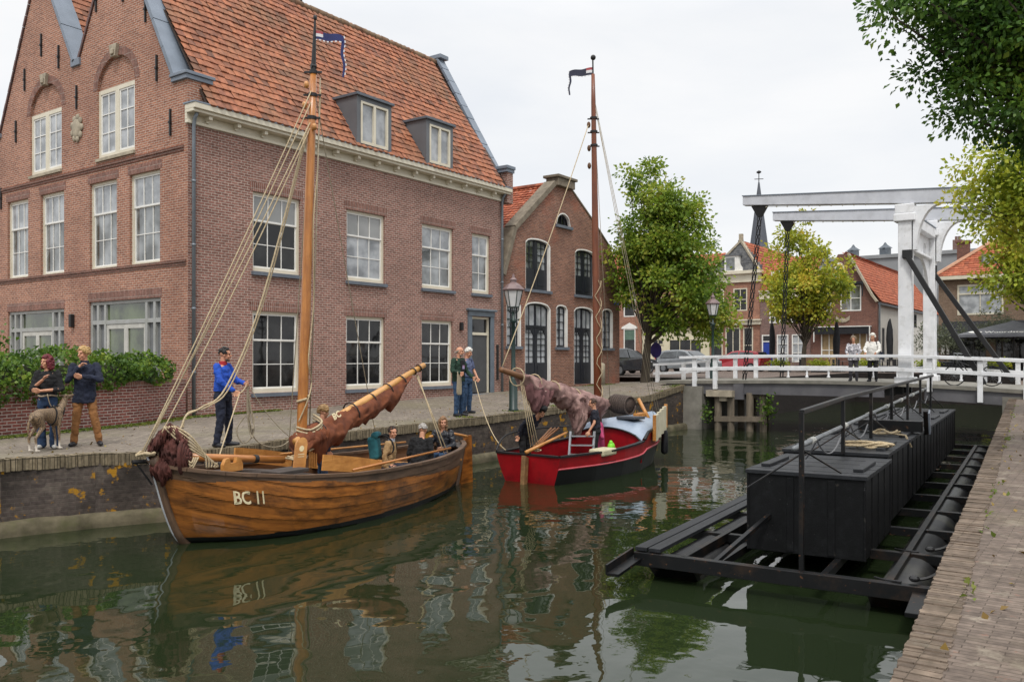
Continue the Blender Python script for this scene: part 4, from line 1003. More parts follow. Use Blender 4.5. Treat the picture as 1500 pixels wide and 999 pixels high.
slope(h, (BX-.35,11.55,7.6), (BX-.35,-2.2,7.6), (BX+3.6,1.8,10.3), (BX+3.6,8.2,10.3), TILE_ORANGE, seed=10)
slope(h, (BX+8,11.55,7.6), (BX-.35,11.55,7.6), (BX+3.6,8.2,10.3), (BX+4.4,8.2,10.3), TILE_ORANGE, seed=11)
m = MB(); m.tube([(BX-.3,11.5,7.68),(BX+3.6,8.2,10.4)], .16, 6); m.tube([(BX+3.6,8.2,10.4),(BX+3.6,1.8,10.4)], .16, 6); m.build('hip_tile', mat('pale_hip_tiles', rgb('#b98a6c')), h)
m = MB(); m.box(BX+2.2,BX+3.0,9.6,10.4,8,10.3); m.box(BX+2.1,BX+3.1,9.5,10.5,10.3,10.45); m.build('chimney', BR_B3, h)
for a, b in ((-11.0,-7.9),(-7.7,-4)):
    m = MB(); m.add([FB.p(a,4.3,.05),FB.p(b,4.3,.05),FB.p(b,3.2,1.6),FB.p(a,3.2,1.6),FB.p(b,2.95,1.6),FB.p(a,2.95,1.6),FB.p(b,3.2,.05),FB.p(a,3.2,.05)], [(3,2,1,0),(5,4,2,3),(2,4,6,1),(3,0,7,5)]); m.build('awning', FABRIC, h)
m = MB(); m.fbox(FB, -8.6, -7.4, 8.1, 9.2, -2.5, -.9); dm = m.build('dormer', DORM, h); g = MB(); g.fbox(FB, -8.5,-7.5,8.2,9.1,-.9,-.87); g.build('pane', GL_SKY, dm)
# cream shop front and its neighbour behind the green tree
h = thing('cream_shop_house', 'house with a cream painted shop front behind the green tree', 'house', (BX,32.5,GZ))
u0, u1 = -35.6, -29.2
ws = [(-34.6,-33.5,.7,3.3),(-33.0,-29.9,.7,3.3)]
front(h, FB, rect(u0,u1,-1,4.6), ws, RENDER2); w2 = [(-34.4,-33.2,5.2,7),(-32,-30.8,5.2,7)]
front(h, FB, rect(u0,u1,4.6,8), w2, BR_B1, 'upper_wall'); shell(h, FB, u0, u1, 8, 12, BR_B1)
for w in w2: bwin(h, FB, *w)
m = MB(); m.fbox(FB, -34.6,-33.5,.7,2.8,-.1,-.05); m.fbox(FB,-34.5,-33.6,1.6,2.6,-.05,-.03); m.build('door', RENDER2, h); bwin(h, FB, -34.6,-33.5,2.8,3.3, 2, 1, RENDER2, name='fanlight'); bwin(h, FB, *ws[1], 3, 1, RENDER2, name='shop_window')
m = MB(); m.fbox(FB, u0, u1, 4.25, 4.65, -.1, .22); m.build('cornice', RENDER2, h)
slope(h, (BX-.2,35.6,8), (BX-.2,29.2,8), (BX+4,29.2,11), (BX+4,35.6,11), TILE_ORANGE, seed=12)
h = thing('corner_brick_house', 'brick house with green blinds in white-framed arched windows behind the tree trunk', 'house', (BX,39,GZ))
u0, u1 = -45, -35.7; ws = [(-37.5,-36.3,1.5,4.3),(-40,-38.8,1.5,4.3),(-37.5,-36.3,5.4,7.4),(-40,-38.8,5.4,7.4)]
front(h, FB, rect(u0,u1,-1,8.2), ws, BR_B1); shell(h, FB, u0, u1, 8.2, 12, BR_B1)
for k, w in enumerate(ws):
    q = bwin(h, FB, *w, 1, 1, gl=GL_DARK)
    if k < 2: m = MB(); m.fbox(FB, w[0]+.09, w[1]-.09, 3.3, 4.2, -.055,-.03); m.build('blind', mat('green_blind', rgb('#5b7566')), q); m = MB(); m.prism([(w[0]-.2,4.3),(w[1]+.2,4.3),(w[1]+.2,4.45),((w[0]+w[1])/2,4.85),(w[0]-.2,4.45)], FB, -.05, .06); m.build('window_head', WHITE, q)
slope(h, (BX-.2,45,8.2), (BX-.2,35.7,8.2), (BX+4,35.7,11.5), (BX+4,45,11.5), TILE_ORANGE, seed=13)
# church spire, flat-roofed block and roof lanterns far behind
h = thing('church_spire', 'slender slate church spire with a cross and weathercock', 'church', (147,52.2,.5))
m = MB(); m.box(144.6,149.4,49.8,54.6,-1,17.5); m.build('tower', BR_B2, h)
m = MB(); m.lathe([(3.2,17.5),(2.1,19.5),(1.6,21.5),(.85,27.0),(.14,32.3)], (147,52.2,0), 8); m.build('spire', mat('spire_slate', rgb('#565a62'), rgb('#484c54'), rough=.7), h)
m = MB(); m.tube([(147,52.2,31.4),(147,52.2,34.4)], .08, 6); m.tube([(147.3,51.5,32.9),(146.7,52.9,32.9)], .07, 6); m.ball((147,52.2,31.6), .22); m.ball((147,52.2,34.1),(.2,.45,.25)); m.build('weathercock', IRON, h)
h = thing('flat_roof_block', 'grey flat roofed block rising behind the orange tiled roofs', 'building', (106,22,GZ))
m = MB(); m.box(104,116,8,36,-1,13.0); m.box(103.8,116.2,7.8,36.2,13.0,13.4); m.build('walls', mat('grey_cladding', rgb('#8f9294'), rgb('#7d8082'), scale=.4), h)
for y in (22.5,26,29.5):
    m = MB(); m.box(104.4,105.6,y-.5,y+.5,13.4,14.2); m.lathe([(.8,14.2),(.25,14.6),(.06,14.9)], (105,y,0), 4); m.build('roof_lantern', mat('lantern_metal', rgb('#5d656d')), h)
for y in (14.5,17,20):
    m = MB(); m.box(104,104.9,y,y+.9,13.4,14.5); m.tube([(104.4,y+.3,14.5),(104.4,y+.3,14.9)],.14,6); m.tube([(104.4,y+.6,14.5),(104.4,y+.6,14.9)],.14,6); m.build('chimney', BR_B2, h)
h = thing('hall_roof', 'long brown tiled hall roof behind the houses at the centre left', 'building', (90,40,GZ))
m = MB(); m.box(86,96,26,50,-1,8.5); m.build('walls', BR_B3, h); slope(h, (86,50,8.5),(86,26,8.5),(91,26,12.2),(91,50,12.2), TILE_ORANGE, seed=21)

# ------------------------------------------------------------------ white drawbridge
DB = thing('drawbridge', 'white wooden drawbridge with a portal, balance beams and lifting chains', 'bridge', (32.1,8,.7))
XN, XF = 32.1, 36.8
def dz(y): return interp(y, [1,3,4.5,7,9,11.5,14.5], [.5,.6,.68,.77,.79,.77,.70])
DECK = mat('weathered_bridge_concrete', rgb('#8b877e'), rgb('#6d6a62'), rough=.9, scale=2, dirt=.5, dcol=rgb('#4d4b3d'))
GIRD = mat('grey_bridge_girder', rgb('#68676a'), rgb('#525156'), rough=.6, scale=1.5, dirt=.4, dcol=rgb('#4a4a48'))
ys = [1,2,3,4,5,6,7,8,9,10,11,12,13,14,15.5]
m = MB()
for a, b in zip(ys[:-1], ys[1:]):
    m.add([(XN-.15,a,dz(a)),(XF+.3,a,dz(a)),(XF+.3,b,dz(b)),(XN-.15,b,dz(b)),(XN-.15,a,dz(a)-.12),(XF+.3,a,dz(a)-.12),(XF+.3,b,dz(b)-.12),(XN-.15,b,dz(b)-.12)], [(0,1,2,3),(7,6,5,4),(4,0,3,7),(1,5,6,2)])
m.build('deck', DECK, DB)
m = MB()
for x in (XN,XF,33.7,35.2):
    for a, b in ((1.0,5.6),(6.9,12.0),(12.3,15.2)): m.bar((x,a,dz(a)-.32),(x,b,dz(b)-.32), .16, .42)
for x in (XN+.0,): m.box(x-.14,x+.1,11.95,12.35,.02,.66)
m.build('girder', GIRD, DB)
m = MB()
for x in (XN,):                               # timber pile trestle in the water
    m.box(x-.45,x+.15,12.3,13.35,.12,.36)
m.box(XN-.35,XF,12.55,12.85,-.05,.12)
m.build('pile_cap', STONE, DB)
PW = woodmat('weathered_pile_timber', rgb('#7d7263'), rgb('#5a5145'), rgb('#37332a'), rough=.9, sx=8, sy=1, kind='Object')
for x, y in ((XN-.2,12.95),(XN-.15,12.45),(XN+.0,11.75),(XN+1.6,12.7),(XN+3,12.7),(XF,12.7),(XN+.2,11.3)):
    m = MB(); m.tube([(x,y,-2),(x,y,.15 if y > 11.8 else .28)], .14, 8); m.build('pile', PW, DB)
m = MB(); m.bar((XN-.3,13.05,-.75),(XN-.1,11.1,-.7),.12,.2); m.build('waling', PW, DB)
def post(name, x, y0, y1, z0, z1, x1=None, mt=BRIDGEW, bv=.025):
    m = MB(); m.box(x, x1 or x+.5, y0, y1, z0, z1); return m.build(name, mt, DB, bevel=bv)
for x in (XN-.05,XF-.25):
    p = post('portal_post', x+.03, 6.03, 6.46, .62, 6.45, x+.46)
    m = MB(); m.box(x-.05,x+.55,5.9,6.6,6.35,6.62); m.box(x-.02,x+.52,5.94,6.56,6.62,6.95); m.build('post_cap', BRIDGEW, p, bevel=.03)
    m = MB(); m.box(x-.04,x+.54,5.92,6.58,.62,.95); m.build('post_foot', BRIDGEW, p, bevel=.03)
    Fx = Fr((x+.25,0,0),(0,-1,0),(-1,0,0)); n = 9  # curved bracket behind the post
    cu = [(-5.98+.72*(1-math.cos(math.pi/2*k/n)), 5.35+1.5*math.sin(math.pi/2*k/n)) for k in range(n+1)]
    m = MB()
    for k in range(n): m.prism([(-5.99,cu[k][1]),(cu[k][0]+.10,cu[k][1]),(cu[k+1][0]+.10,cu[k+1][1]),(-5.99,cu[k+1][1])], Fx, -.17, .17)
    m.build('curved_bracket', BRIDGEW, p)
FPn = Fr((0,6.24,0),(1,0,0),(0,-1,0))
c = (XN+XF)/2+.1; n = 14; hw = (XF-XN)/2-.35
ar = [(XN+.45,6.3),(XN+.45,4.1)]+[(c+hw*math.cos(math.pi*(1-k/n)), 4.1+1.35*math.sin(math.pi*k/n)) for k in range(n+1)]+[(XF-.25,4.1),(XF-.25,6.3)]
m = MB(); wall(m, FPn, ar[::-1], [arch(c-1.5,c-.9,5.55,5.8,.2), arch(c+.9,c+1.5,5.55,5.8,.2)], .1, .1); m.build('portal_arch_panel', BRIDGEW, DB)
m = MB(); m.box(XN+.45,XF-.25,6.0,6.5,6.25,6.62); m.box(XN+.45,XF-.25,6.1,6.4,5.4,5.5); m.build('portal_cross_beam', BRIDGEW, DB, bevel=.02)
m = MB(); m.box(XN+.45,XF-.25,5.98,6.52,6.62,6.66); m.build('lead_flashing', LEAD, DB)
bz = lambda y: 7.10+.080*(y-4.8)
for x, ye in ((XN+.2,12.05),(XF,12.4)):
    m = MB(); a, b = V((x,ye,bz(ye))), V((x,6.3,bz(6.3))); e = V((x,4.1,bz(4.1)))
    v = []
    for p, hh in ((a,.17),(b,.24),(e,.24)):
        for sx_, sz_ in ((-.17,-1),(.17,-1),(.17,1),(-.17,1)): v.append((p.x+sx_, p.y, p.z+sz_*hh))
    fs = [(0,1,2,3),(8,11,10,9)]
    for k in (0,4):
        for j in range(4): fs.append((k+j, k+4+j, k+4+(j+1)%4, k+(j+1)%4))
    m.add(v, fs); bm_ = m.build('balance_beam', BRIDGEG, DB, bevel=.015)
    m = MB(); m.bar(a+V((0,.02,.19)), e+V((0,0,.26)), .40, .03); m.build('lead_cap', LEAD, bm_)
    m = MB()
    for q in range(16): y_ = ye-.9-q*.40; m.ball((x-.1,y_,bz(y_)-.25), .028, 6, 4); m.tube([(x-.1,y_,bz(y_)-.25),(x-.1,y_-.4,bz(y_-.4)-.25)], .006, 4)
    m.build('light_string', CREAM, bm_)
    m = MB()                                  # iron shoe and the chain pair
    yc = ye-.62 if x < 34 else ye-.6; zt = bz(yc)-.19
    m.add([(x-.12,yc+.3,zt),(x+.12,yc+.3,zt),(x+.12,yc-.3,zt),(x-.12,yc-.3,zt),(x-.06,yc+.08,zt-.42),(x+.06,yc+.08,zt-.42),(x+.06,yc-.08,zt-.42),(x-.06,yc-.08,zt-.42)], [(0,1,5,4),(1,2,6,5),(2,3,7,6),(3,0,4,7),(4,5,6,7)])
    m.build('iron_shoe', IRON, bm_)
    m = MB(); top = V((x,yc,zt-.4)); bot = V((x-.1 if x < 34 else x-.2, 12.0, dz(12)+.05)); Ln = (bot-top).length; nl = int(Ln/.17)
    for s_ in (-.05,.06):
        dr_ = (bot-top).normalized(); sd_ = V((0,1,0))
        for k in range(nl):
            t = (k+.5)/nl; cpt = top.lerp(bot,t)+V((0,s_*(1 if k%2 else .9),0)); ax = V((1,0,0)) if k%2 else (V((.4,1,0))).normalized()
            ring = [cpt+dr_*math.cos(2*math.pi*j/8)*.11+ax*math.sin(2*math.pi*j/8)*.045 for j in range(9)]
            m.tube(ring, .016, 5, caps=False)
    m.build('chain', IRON, bm_)
for x, zt, yb in ((XN+.0,5.08,3.8),(XF,4.95,3.4)):
    m = MB(); m.bar((x-.1,6.12,zt),(x-.1,yb,.75), .15, .17); m.box(x-.17,x-.01,5.98,6.3,zt-.03,zt+.26); m.build('strut', IRON, DB, bevel=.015)
def rail(xr, segs, posts, name='railing', top=.93, base=None):
    m = MB(); 
    for a, b in segs:
        for h_, hh, tt in ((top,.10,.16),(.46,.13,.07)): m.bar((xr,a,dz(a)+h_),(xr,b,dz(b)+h_), tt, hh)
    o = m.build(name, BRIDGEW, DB, bevel=.01)
    for y, lo in posts:
        m = MB(); m.box(xr-.02,xr+.13,y-.08,y+.08,dz(y)+lo,dz(y)+top-.05); m.build('post', BRIDGEW, o, bevel=.01)
    return o
rail(XN-.22, [(14.55,12.0),(12.0,6.5),(6.5,3.9),(3.9,2.2)], [(13.94,-.33),(13.08,-.33),(5.43,-.25),(3.91,-.5),(2.6,-.4)])
rail(XF+.3, [(15.0,12.0),(12.0,6.5),(6.5,4.5),(4.5,2)], [(14.27,-.0),(13.33,0),(4.4,0),(3.3,0)])
m = MB(); a = [(XF+.3,15.0,dz(14.5)+.9),(XF+.4,15.6,1.48),(XF+.3,16.9,1.36),(XF,18.15,1.30)]
for k in range(3): m.bar(a[k], a[k+1], .14, .11); m.bar(V(a[k])-V((0,0,.42)), V(a[k+1])-V((0,0,.42)), .07, .12)
o = m.build('approach_railing', BRIDGEW, DB, bevel=.01)
for x, y, z in ((XF,17.93,1.3),(XF+.25,16.72,1.36),(XF+.38,15.59,1.45)): m = MB(); m.box(x-.07,x+.07,y-.08,y+.08,.4,z); m.build('post', BRIDGEW, o)
for k, y in enumerate((11.9,11.1,10.2,9.3,8.4,7.5,5.2,4.6,3.9)):
    m = MB(); m.lathe([(.07,0),(.07,.06),(.035,.1),(.05,.22),(.03,.3),(.06,.36),(.03,.42)], (XF+.35,y,dz(y)), 8); m.build('turned_baluster', BRIDGEW, DB, smooth=True)
ab = MB(); ab.box(XN-.25,XF+.5,13.6,16,-2,.5); tag(ab.build('bridge_abutment', DECK), 'grey concrete abutment under the left end of the white bridge', 'abutment')
ab = MB(); ab.box(XN-.1,XF+.5,.5,edgeR(33)+.12,-2,.35); tag(ab.build('bridge_abutment', DECK), 'concrete abutment where the bridge meets the near right quay', 'abutment')
rs = np.random.RandomState(8); P = np.concatenate([rs.normal(size=(160,3))*[.12,.15,.25]+[XN-.2,11.0,-.3], rs.normal(size=(90,3))*[.1,.12,.2]+[XN-.5,13.3,-.55]])
tag(leaf_mesh('wall_plant', P, .12, LEAF_HEDGE, 4), 'green weeds growing on the bridge piles', 'plant')

# ------------------------------------------------------------------ black steel float with boxes
FT = thing('steel_float', 'black steel float frame on pipe floats with a handrail, moored along the right quay', 'pontoon', (9.80,5.06,0), R(4.4))
BLKS = mat('black_painted_steel', rgb('#121315'), rgb('#0b0c0d'), spec=.3, rough=.45, scale=3, bump=.06, dirt=.6, dscale=2.5, dcol=rgb('#3f2f22'), specks=((16,.66,rgb('#5c3f2a')),))
BLKW = mat('black_tarred_boards', rgb('#0d0e10'), rgb('#08090a'), rough=.6, scale=3, sc=(.4,3,3), bump=.25, bscale=18, dirt=.35, dscale=2.5, dcol=rgb('#26282a'), spec=.22, specks=((30,.735,rgb('#77797a')),(9,.70,rgb('#33302c'))))
BLKT = mat('grey_black_lid_boards', rgb('#222428'), rgb('#17191c'), spec=.35, rough=.55, scale=3, sc=(.4,4,3), bump=.2, dirt=.35, dcol=rgb('#43454a'))
PIPE = mat('black_plastic_pipe', rgb('#1d1e20'), rgb('#141517'), rough=.38, spec=.4, dirt=.5, dcol=rgb('#4a4a40'), specks=((20,.73,rgb('#8a8a84')),), scale=2, bump=.03)
Mf = MATW[FT.name]
def fl(x, y, z): return Mf @ V((x,y,z))
def fbar(m, a, b, w, h): m.bar(fl(*a), fl(*b), w, h)
m = MB(); fbar(m, (0,.02,-.93),(0,-3.4,-.93), .12, .17); fbar(m, (-.75,.0,-.99),(.06,.0,-.93), .16, .04); fbar(m, (-.75,.08,-.94),(.06,.08,-.88), .03, .13)
fbar(m, (-.75,-3.3,-.97),(.0,-3.3,-.92), .2, .05); fbar(m, (0,-2.95,-.9),(17.4,-2.95,-.9), .08, .12); fbar(m, (0,-.62,-.9),(17.4,-.62,-.9), .07,.12)
m.build('frame', BLKS, FT, bevel=.006)
for k in range(11):
    x = 1.75*k+ (.0 if k else .02)
    if k == 0: continue
    m = MB(); fbar(m, (x,.0,-.92),(x,-3.4,-.92), .10, .12); m.build('cross_bar', BLKS, FT, bevel=.006)
for y in (-.06,-.24): m = MB(); fbar(m, (-.02,y,-.81),(17.5,y,-.81), .16, .05); m.build('walkway_plank', BLKT, FT, bevel=.006)
for y in (-.42,-3.02): 
    m = MB(); m.tube([fl(.35,y,-1.2),fl(17.6,y,-1.2)], .30, 20); m.build('pipe_float', PIPE, FT, smooth=True)
    m = MB(); m.add([fl(.0,y-.3,-.98),fl(.0,y+.3,-.98),fl(.45,y+.28,-1.35),fl(.45,y-.28,-1.35),fl(.45,y-.3,-.98),fl(.45,y+.3,-.98)], [(0,1,2,3),(0,3,4),(1,5,2),(0,4,5,1)]); m.build('float_nose', BLKS, FT)
fbar_ = MB(); fbar(fbar_, (.02,-1.0,-.88),(1.3,-1.35,-.45), .06, .05); fbar_.build('brace', BLKS, FT)
for y in (-.95,-2.2):
    m = MB(); fbar(m, (.2,y,-.98),(17,y,-.98), .08, .1); m.build('bearer', BLKS, FT)
pp = [(.05,-2.02)]+[(3.5+2.62*k,-1.86) for k in range(6)]
m = MB(); zr = [.98,1.0,1.02,1.04,1.06,1.08,1.1]
for k in range(6): fbar(m, (pp[k][0],pp[k][1],zr[k]),(pp[k+1][0],pp[k+1][1],zr[k+1]), .06, .06)
fbar(m, (pp[6][0],pp[6][1],1.1),(pp[6][0]+.6,-1.86,1.1), .06,.06)
hr = m.build('handrail', BLKS, FT, bevel=.01)
for k, (x, y) in enumerate(pp):
    m = MB(); fbar(m, (x,y,-.9 if k == 0 else .17),(x,y,zr[k]), .05, .05); m.build('rail_post', BLKS, hr)
    m = MB(); m.tube([fl(x,y,.55),fl(x+1.0,y-.25,.18)], .012, 5); m.tube([fl(x,y,.5),fl(x-.3,y+.55,.1)], .012, 5); m.build('stay', BLKS, hr)
m = MB(); m.tube([fl(.35,-1.86,.52),fl(17,-1.7,.74)], .032, 8); pb = m.build('pipe', mat('galvanised_pipe', rgb('#8b8e90'), rgb('#6d7072'), rough=.4, metal=.5), FT, smooth=True)
for k in range(7): m = MB(); m.tube([fl(1.3+2.4*k,-1.85+.022*k,.533+.031*k),fl(1.5+2.4*k,-1.848+.022*k,.536+.031*k)], .045, 8); m.build('clamp', mat('pale_clamp', rgb('#b8b8b2')), pb)
for k in range(6):
    m = MB(); q = sag(fl(1.7+2.5*k,-1.84,.53+.03*k), fl(3.4+2.5*k,-1.84,.42+.03*k), .22, 10); m.tube(q, .012, 4); q = sag(fl(1.8+2.5*k,-1.84,.53+.03*k), fl(2.2+2.5*k,-1.6,.2), .02, 4); m.tube(q, .012, 4); m.build('hanging_line', mat('grey_line', rgb('#77777a')), pb)
m = MB(); m.tube([fl(7.4,-1.5,.25),fl(9.6,-1.1,.3)], .03, 6); m.build('loose_bar', BLKS, FT)
bxl = ['nearest large black wooden box on the steel float, no rope on its lid','second black wooden box on the float, a big pale rope coil on its lid','third black wooden box on the float, beside the small tilted panel',
  'fourth black wooden box from the near end of the float','fifth black wooden box from the near end of the float','farthest black wooden box on the float, close to the bridge']
bxx = [(1.25,3.42)]+[(3.55+2.62*k,6.05+2.62*k) for k in range(5)]
for k, (a, b) in enumerate(bxx):
    zt = .13 if k == 0 else .19; y0, y1 = (-2.52,-1.06) if k == 0 else (-2.46,-.98)
    zb = -.93 if k == 0 else -.88
    bx = thing('black_box', bxl[k], 'box', tuple(fl(a,(y0+y1)/2,-.93)), R(4.4), 'black boxes on the steel float')
    def ob(m, x0, x1, ya, yb, z0, z1):
        m.obox(fl((x0+x1)/2,(ya+yb)/2,(z0+z1)/2), Mf.to_3x3() @ V(((x1-x0)/2,0,0)), Mf.to_3x3() @ V((0,(yb-ya)/2,0)), V((0,0,(z1-z0)/2)))
    m = MB(); ob(m, a, b, y0, y1, zb, zt-.05)
    for s in range(1, 4):                     # board joints standing slightly proud
        x = a+(b-a)*s/4
        ob(m, x-.04, x+.04, y0-.012, y1+.012, zb+.02, zt-.06)
    for yy in (y0+.40,y1-.55): ob(m, a-.012, b+.012, yy-.045, yy+.045, zb+.02, zt-.08)
    for x in (a,b):
        for yy in (y0,y1): ob(m, x-.014, x+.014, yy-.014, yy+.014, zb, zt-.05)
    m.build('case', BLKW, bx, bevel=.006)
    m = MB(); nb = 9
    for s in range(nb):
        xa = a-.03+(b-a+.06)*s/nb; ob(m, xa+.004, xa+(b-a+.06)/nb-.004, y0-.03, y1+.03, zt-.05, zt+.004*(s%2))
    m.build('lid', BLKT, bx, bevel=.004)
    for yy in (y0+.14,y1-.14): m = MB(); ob(m, a+.35, b-.75, yy-.06, yy+.06, zt+.004, zt+.045); m.build('cleat', BLKT, bx, bevel=.006)
ROPE = mat('pale_hemp_rope', rgb('#c4b394'), rgb('#9c8a6b'), rough=.95, scale=40, bump=.6, bscale=120)
ROPEG = mat('grey_hemp_rope', rgb('#a59a85'), rgb('#857a66'), rough=.95, scale=40, bump=.6, bscale=120)
def ropepile(c, r, n, seed, rr=.02, h=.1, rz=0):
    rnd = random.Random(seed); pts = []
    for k in range(n):
        a = k*.9+rnd.uniform(-.3,.3); q = r*rnd.uniform(.35,1)
        pts.append(V(c)+V((q*math.cos(a)*.8, q*math.sin(a)*1.5, rr+h*rnd.random()*(1-abs(k/n-.5)))))
    return smooth_path(pts, 6)
m = MB(); m.tube(ropepile(fl(4.15,-2.12,.2), .26, 34, 3), .02, 7); tag(m.build('rope_coil', ROPE, smooth=True), 'big tangled heap of pale rope on the second black box', 'rope')
m = MB(); m.tube(ropepile(fl(6.7,-2.0,.2), .20, 20, 4)+[fl(6.3,-2.4,.25),fl(6.25,-2.5,.05)], .018, 7); tag(m.build('rope_coil', ROPE, smooth=True), 'smaller loose coil of pale rope lying on the third black box', 'rope')
sp = thing('tilted_panel', 'small black box with a tilted grey panel on the float lids', 'panel', tuple(fl(7.7,-2.3,.22)), R(4.4))
m = MB(); m.obox(fl(7.5,-2.0,.33), Mf.to_3x3() @ V((.15,0,0)), Mf.to_3x3() @ V((0,.55,0)), V((0,0,.10))); m.obox(fl(7.45,-2.62,.42), Mf.to_3x3() @ V((.10,0,-.22)), Mf.to_3x3() @ V((0,.04,0)), Mf.to_3x3() @ V((.05,0,.02))); m.build('case', BLKS, sp)
m = MB(); m.obox(fl(7.45,-2.675,.42), Mf.to_3x3() @ V((.09,0,-.20)), Mf.to_3x3() @ V((0,.015,0)), Mf.to_3x3() @ V((.06,0,.03))); m.build('panel', mat('grey_panel', rgb('#8e959f'), rough=.3), sp)
for k, (x, y) in enumerate(((.12,-3.2),(1.8,-3.2))):
    m = MB(); m.tube(smooth_path([fl(x,y-.02,-.81),fl(x+.05,y-.2,-.74),fl(x+.2,y-.5,-.45)],5), .018, 6); m.ball(fl(x,y,-.80), (.07,.06,.035), 8, 5); m.tube(smooth_path([fl(x-.1,y+.12,-.83),fl(x-.05,y+.3,-.84),fl(x+.1,y+.42,-.86)],4), .014, 5)
    m.build('mooring_line', IRON, FT)

# ------------------------------------------------------------------ street lamps
GREENP = mat('dark_green_lamp_paint', rgb('#1d3531'), rgb('#172b28'), rough=.4, bump=.03)
COPPER = mat('reddish_lamp_roof', rgb('#7d6866'), rgb('#665354'), rough=.5)
MILK = mat('milky_lamp_glass', rgb('#d8d8d6'), rgb('#c8c8c8'), rough=.25, bump=0)
def lamp(loc, label):
    t = thing('street_lamp', label, 'street lamp', loc, 0, 'old-style street lamps')
    x, y, z = loc
    m = MB(); m.lathe([(.15,0),(.15,.08),(.125,.1),(.125,.95),(.10,1.0),(.085,1.05),(.10,1.12),(.07,1.16),(.058,1.9),(.05,2.6),(.09,2.64),(.09,2.7),(.05,2.74),(.045,2.95)], loc, 14); m.build('post', GREENP, t, smooth=True)
    m = MB(); m.tube([(x-.28,y,z+2.72),(x+.28,y,z+2.72)], .018, 6)
    for s in (-1,1): m.tube(smooth_path([(x+s*.05,y,z+2.66),(x+s*.2,y,z+2.62),(x+s*.22,y,z+2.5),(x+s*.1,y,z+2.5)],4), .014, 5); m.ball((x+s*.28,y,z+2.72), .03, 6, 5)
    for k in range(4): a = math.pi/4+math.pi/2*k; m.tube(smooth_path([(x,y,z+2.9),(x+.13*math.cos(a),y+.13*math.sin(a),z+2.95),(x+.17*math.cos(a),y+.17*math.sin(a),z+3.1)],4), .014, 5)
    m.build('bracket', GREENP, t, smooth=True)
    m = MB(); b_, t_ = .155, .27
    for k in range(6):
        a0, a1 = math.pi/3*k, math.pi/3*(k+1); f = lambda a, r, h: (x+r*math.cos(a), y+r*math.sin(a), z+h)
        m.quad(f(a0,b_,3.08), f(a1,b_,3.08), f(a1,t_,3.56), f(a0,t_,3.56))
    m.build('lantern_glass', MILK, t)
    m = MB()
    for k in range(6):
        a0, a1 = math.pi/3*k, math.pi/3*(k+1); f = lambda a, r, h: (x+r*math.cos(a), y+r*math.sin(a), z+h)
        m.tube([f(a0,b_+.005,3.06), f(a0,t_+.005,3.57)], .014, 5); m.tube([f(a0,b_+.005,3.08), f(a1,b_+.005,3.08)], .014, 5); m.tube([f(a0,t_+.005,3.57), f(a1,t_+.005,3.57)], .018, 5)
    m.build('lantern_frame', GREENP, t)
    m = MB(); m.lathe([(.31,3.56),(.33,3.6),(.22,3.72),(.10,3.80),(.09,3.87),(.12,3.88),(.05,3.95),(.02,4.06)], loc, 6); m.build('lantern_roof', COPPER, t)
    return t
lamp((20.6,14.7,.03), 'green street lamp on the left quay, behind the red boat boom')
lamp((35.9,14.82,.42), 'green street lamp at the left end of the white bridge, before the lime tree')

# ------------------------------------------------------------------ trees
tree('lime_tree', 'tall green lime tree with a leaning trunk at the left end of the bridge', (36.9,18.65,.5), 3.4, .24,
  [((.5,-1.2,5.2),(2.1,2.4,1.9)),((.2,-.9,7.3),(1.8,1.9,1.8)),((.2,-.1,9.5),(1.0,1.1,1.4)),((.1,-.4,6.6),(1.5,1.5,1.6)),((.2,-1.3,8.2),(1.3,1.3,1.2)),((.7,-2.6,4.1),(1.6,1.3,1.5)),((.0,.55,5.8),(1.4,1.0,1.6)),((.4,-1.8,3.2),(1.4,1.4,1.0)),((.2,.5,4.4),(1.2,.8,.9)),((1.0,-2.7,2.8),(1.2,1.3,.9))], 215, 130, .38, .19, LEAF_MID, 3, lean=(.1,-.35))
tree('yellow_tree', 'small yellowing tree beyond the bridge, in front of the blue door house', (59.3,18.0,.66), 3.2, .2,
  [((0,.2,5.4),(2.6,2.9,2.0)),((0,.3,8.0),(1.6,1.8,1.7)),((0,.5,10.0),(.9,1.0,1.4)),((0,-2.2,6.6),(1.3,1.5,1.2)),((0,.3,3.9),(1.8,2.2,.8))], 120, 95, .48, .24, LEAF_YEL, 5, lean=(0,-.3), shell=.35)
tree('plane_tree', 'yellow green tree at the right edge in front of the hipped house', (60,3.7,.66), 3.8, .3,
  [((0,.2,6.2),(3.0,3.4,2.0)),((0,.6,9.3),(3.0,3.6,1.8)),((0,-1.5,10),(3,3,2.2)),((0,2.6,9.6),(1.6,1.6,1.3)),((0,-2,6),(2.6,2.6,2.2)),((0,1.8,7.4),(1.6,1.8,1.4))], 170, 105, .55, .27, LEAF_YG, 8, lean=(0,-.1), shell=.35)
tree('elm_tree', 'dark green overhanging tree at the top right, standing on the near quay', (16.05,-1.15,.0), 4.2, .3,
  [((-1.75,1.95,6.95),(1.8,1.5,1.6)),((-2.55,3.3,6.75),(1.0,.9,.7)),((-2.3,2.8,7.7),(1.2,1.1,.8)),((-1.9,2.25,5.4),(1.15,1.05,.75)),((-1.6,1.75,4.9),(1.1,.9,.45)),((-2.4,3.0,5.85),(.85,.75,.28)),((-.9,1.05,5.6),(1.4,1.3,1.0))], 430, 150, .25, .088, LEAF_DARK, 12, shell=.3)
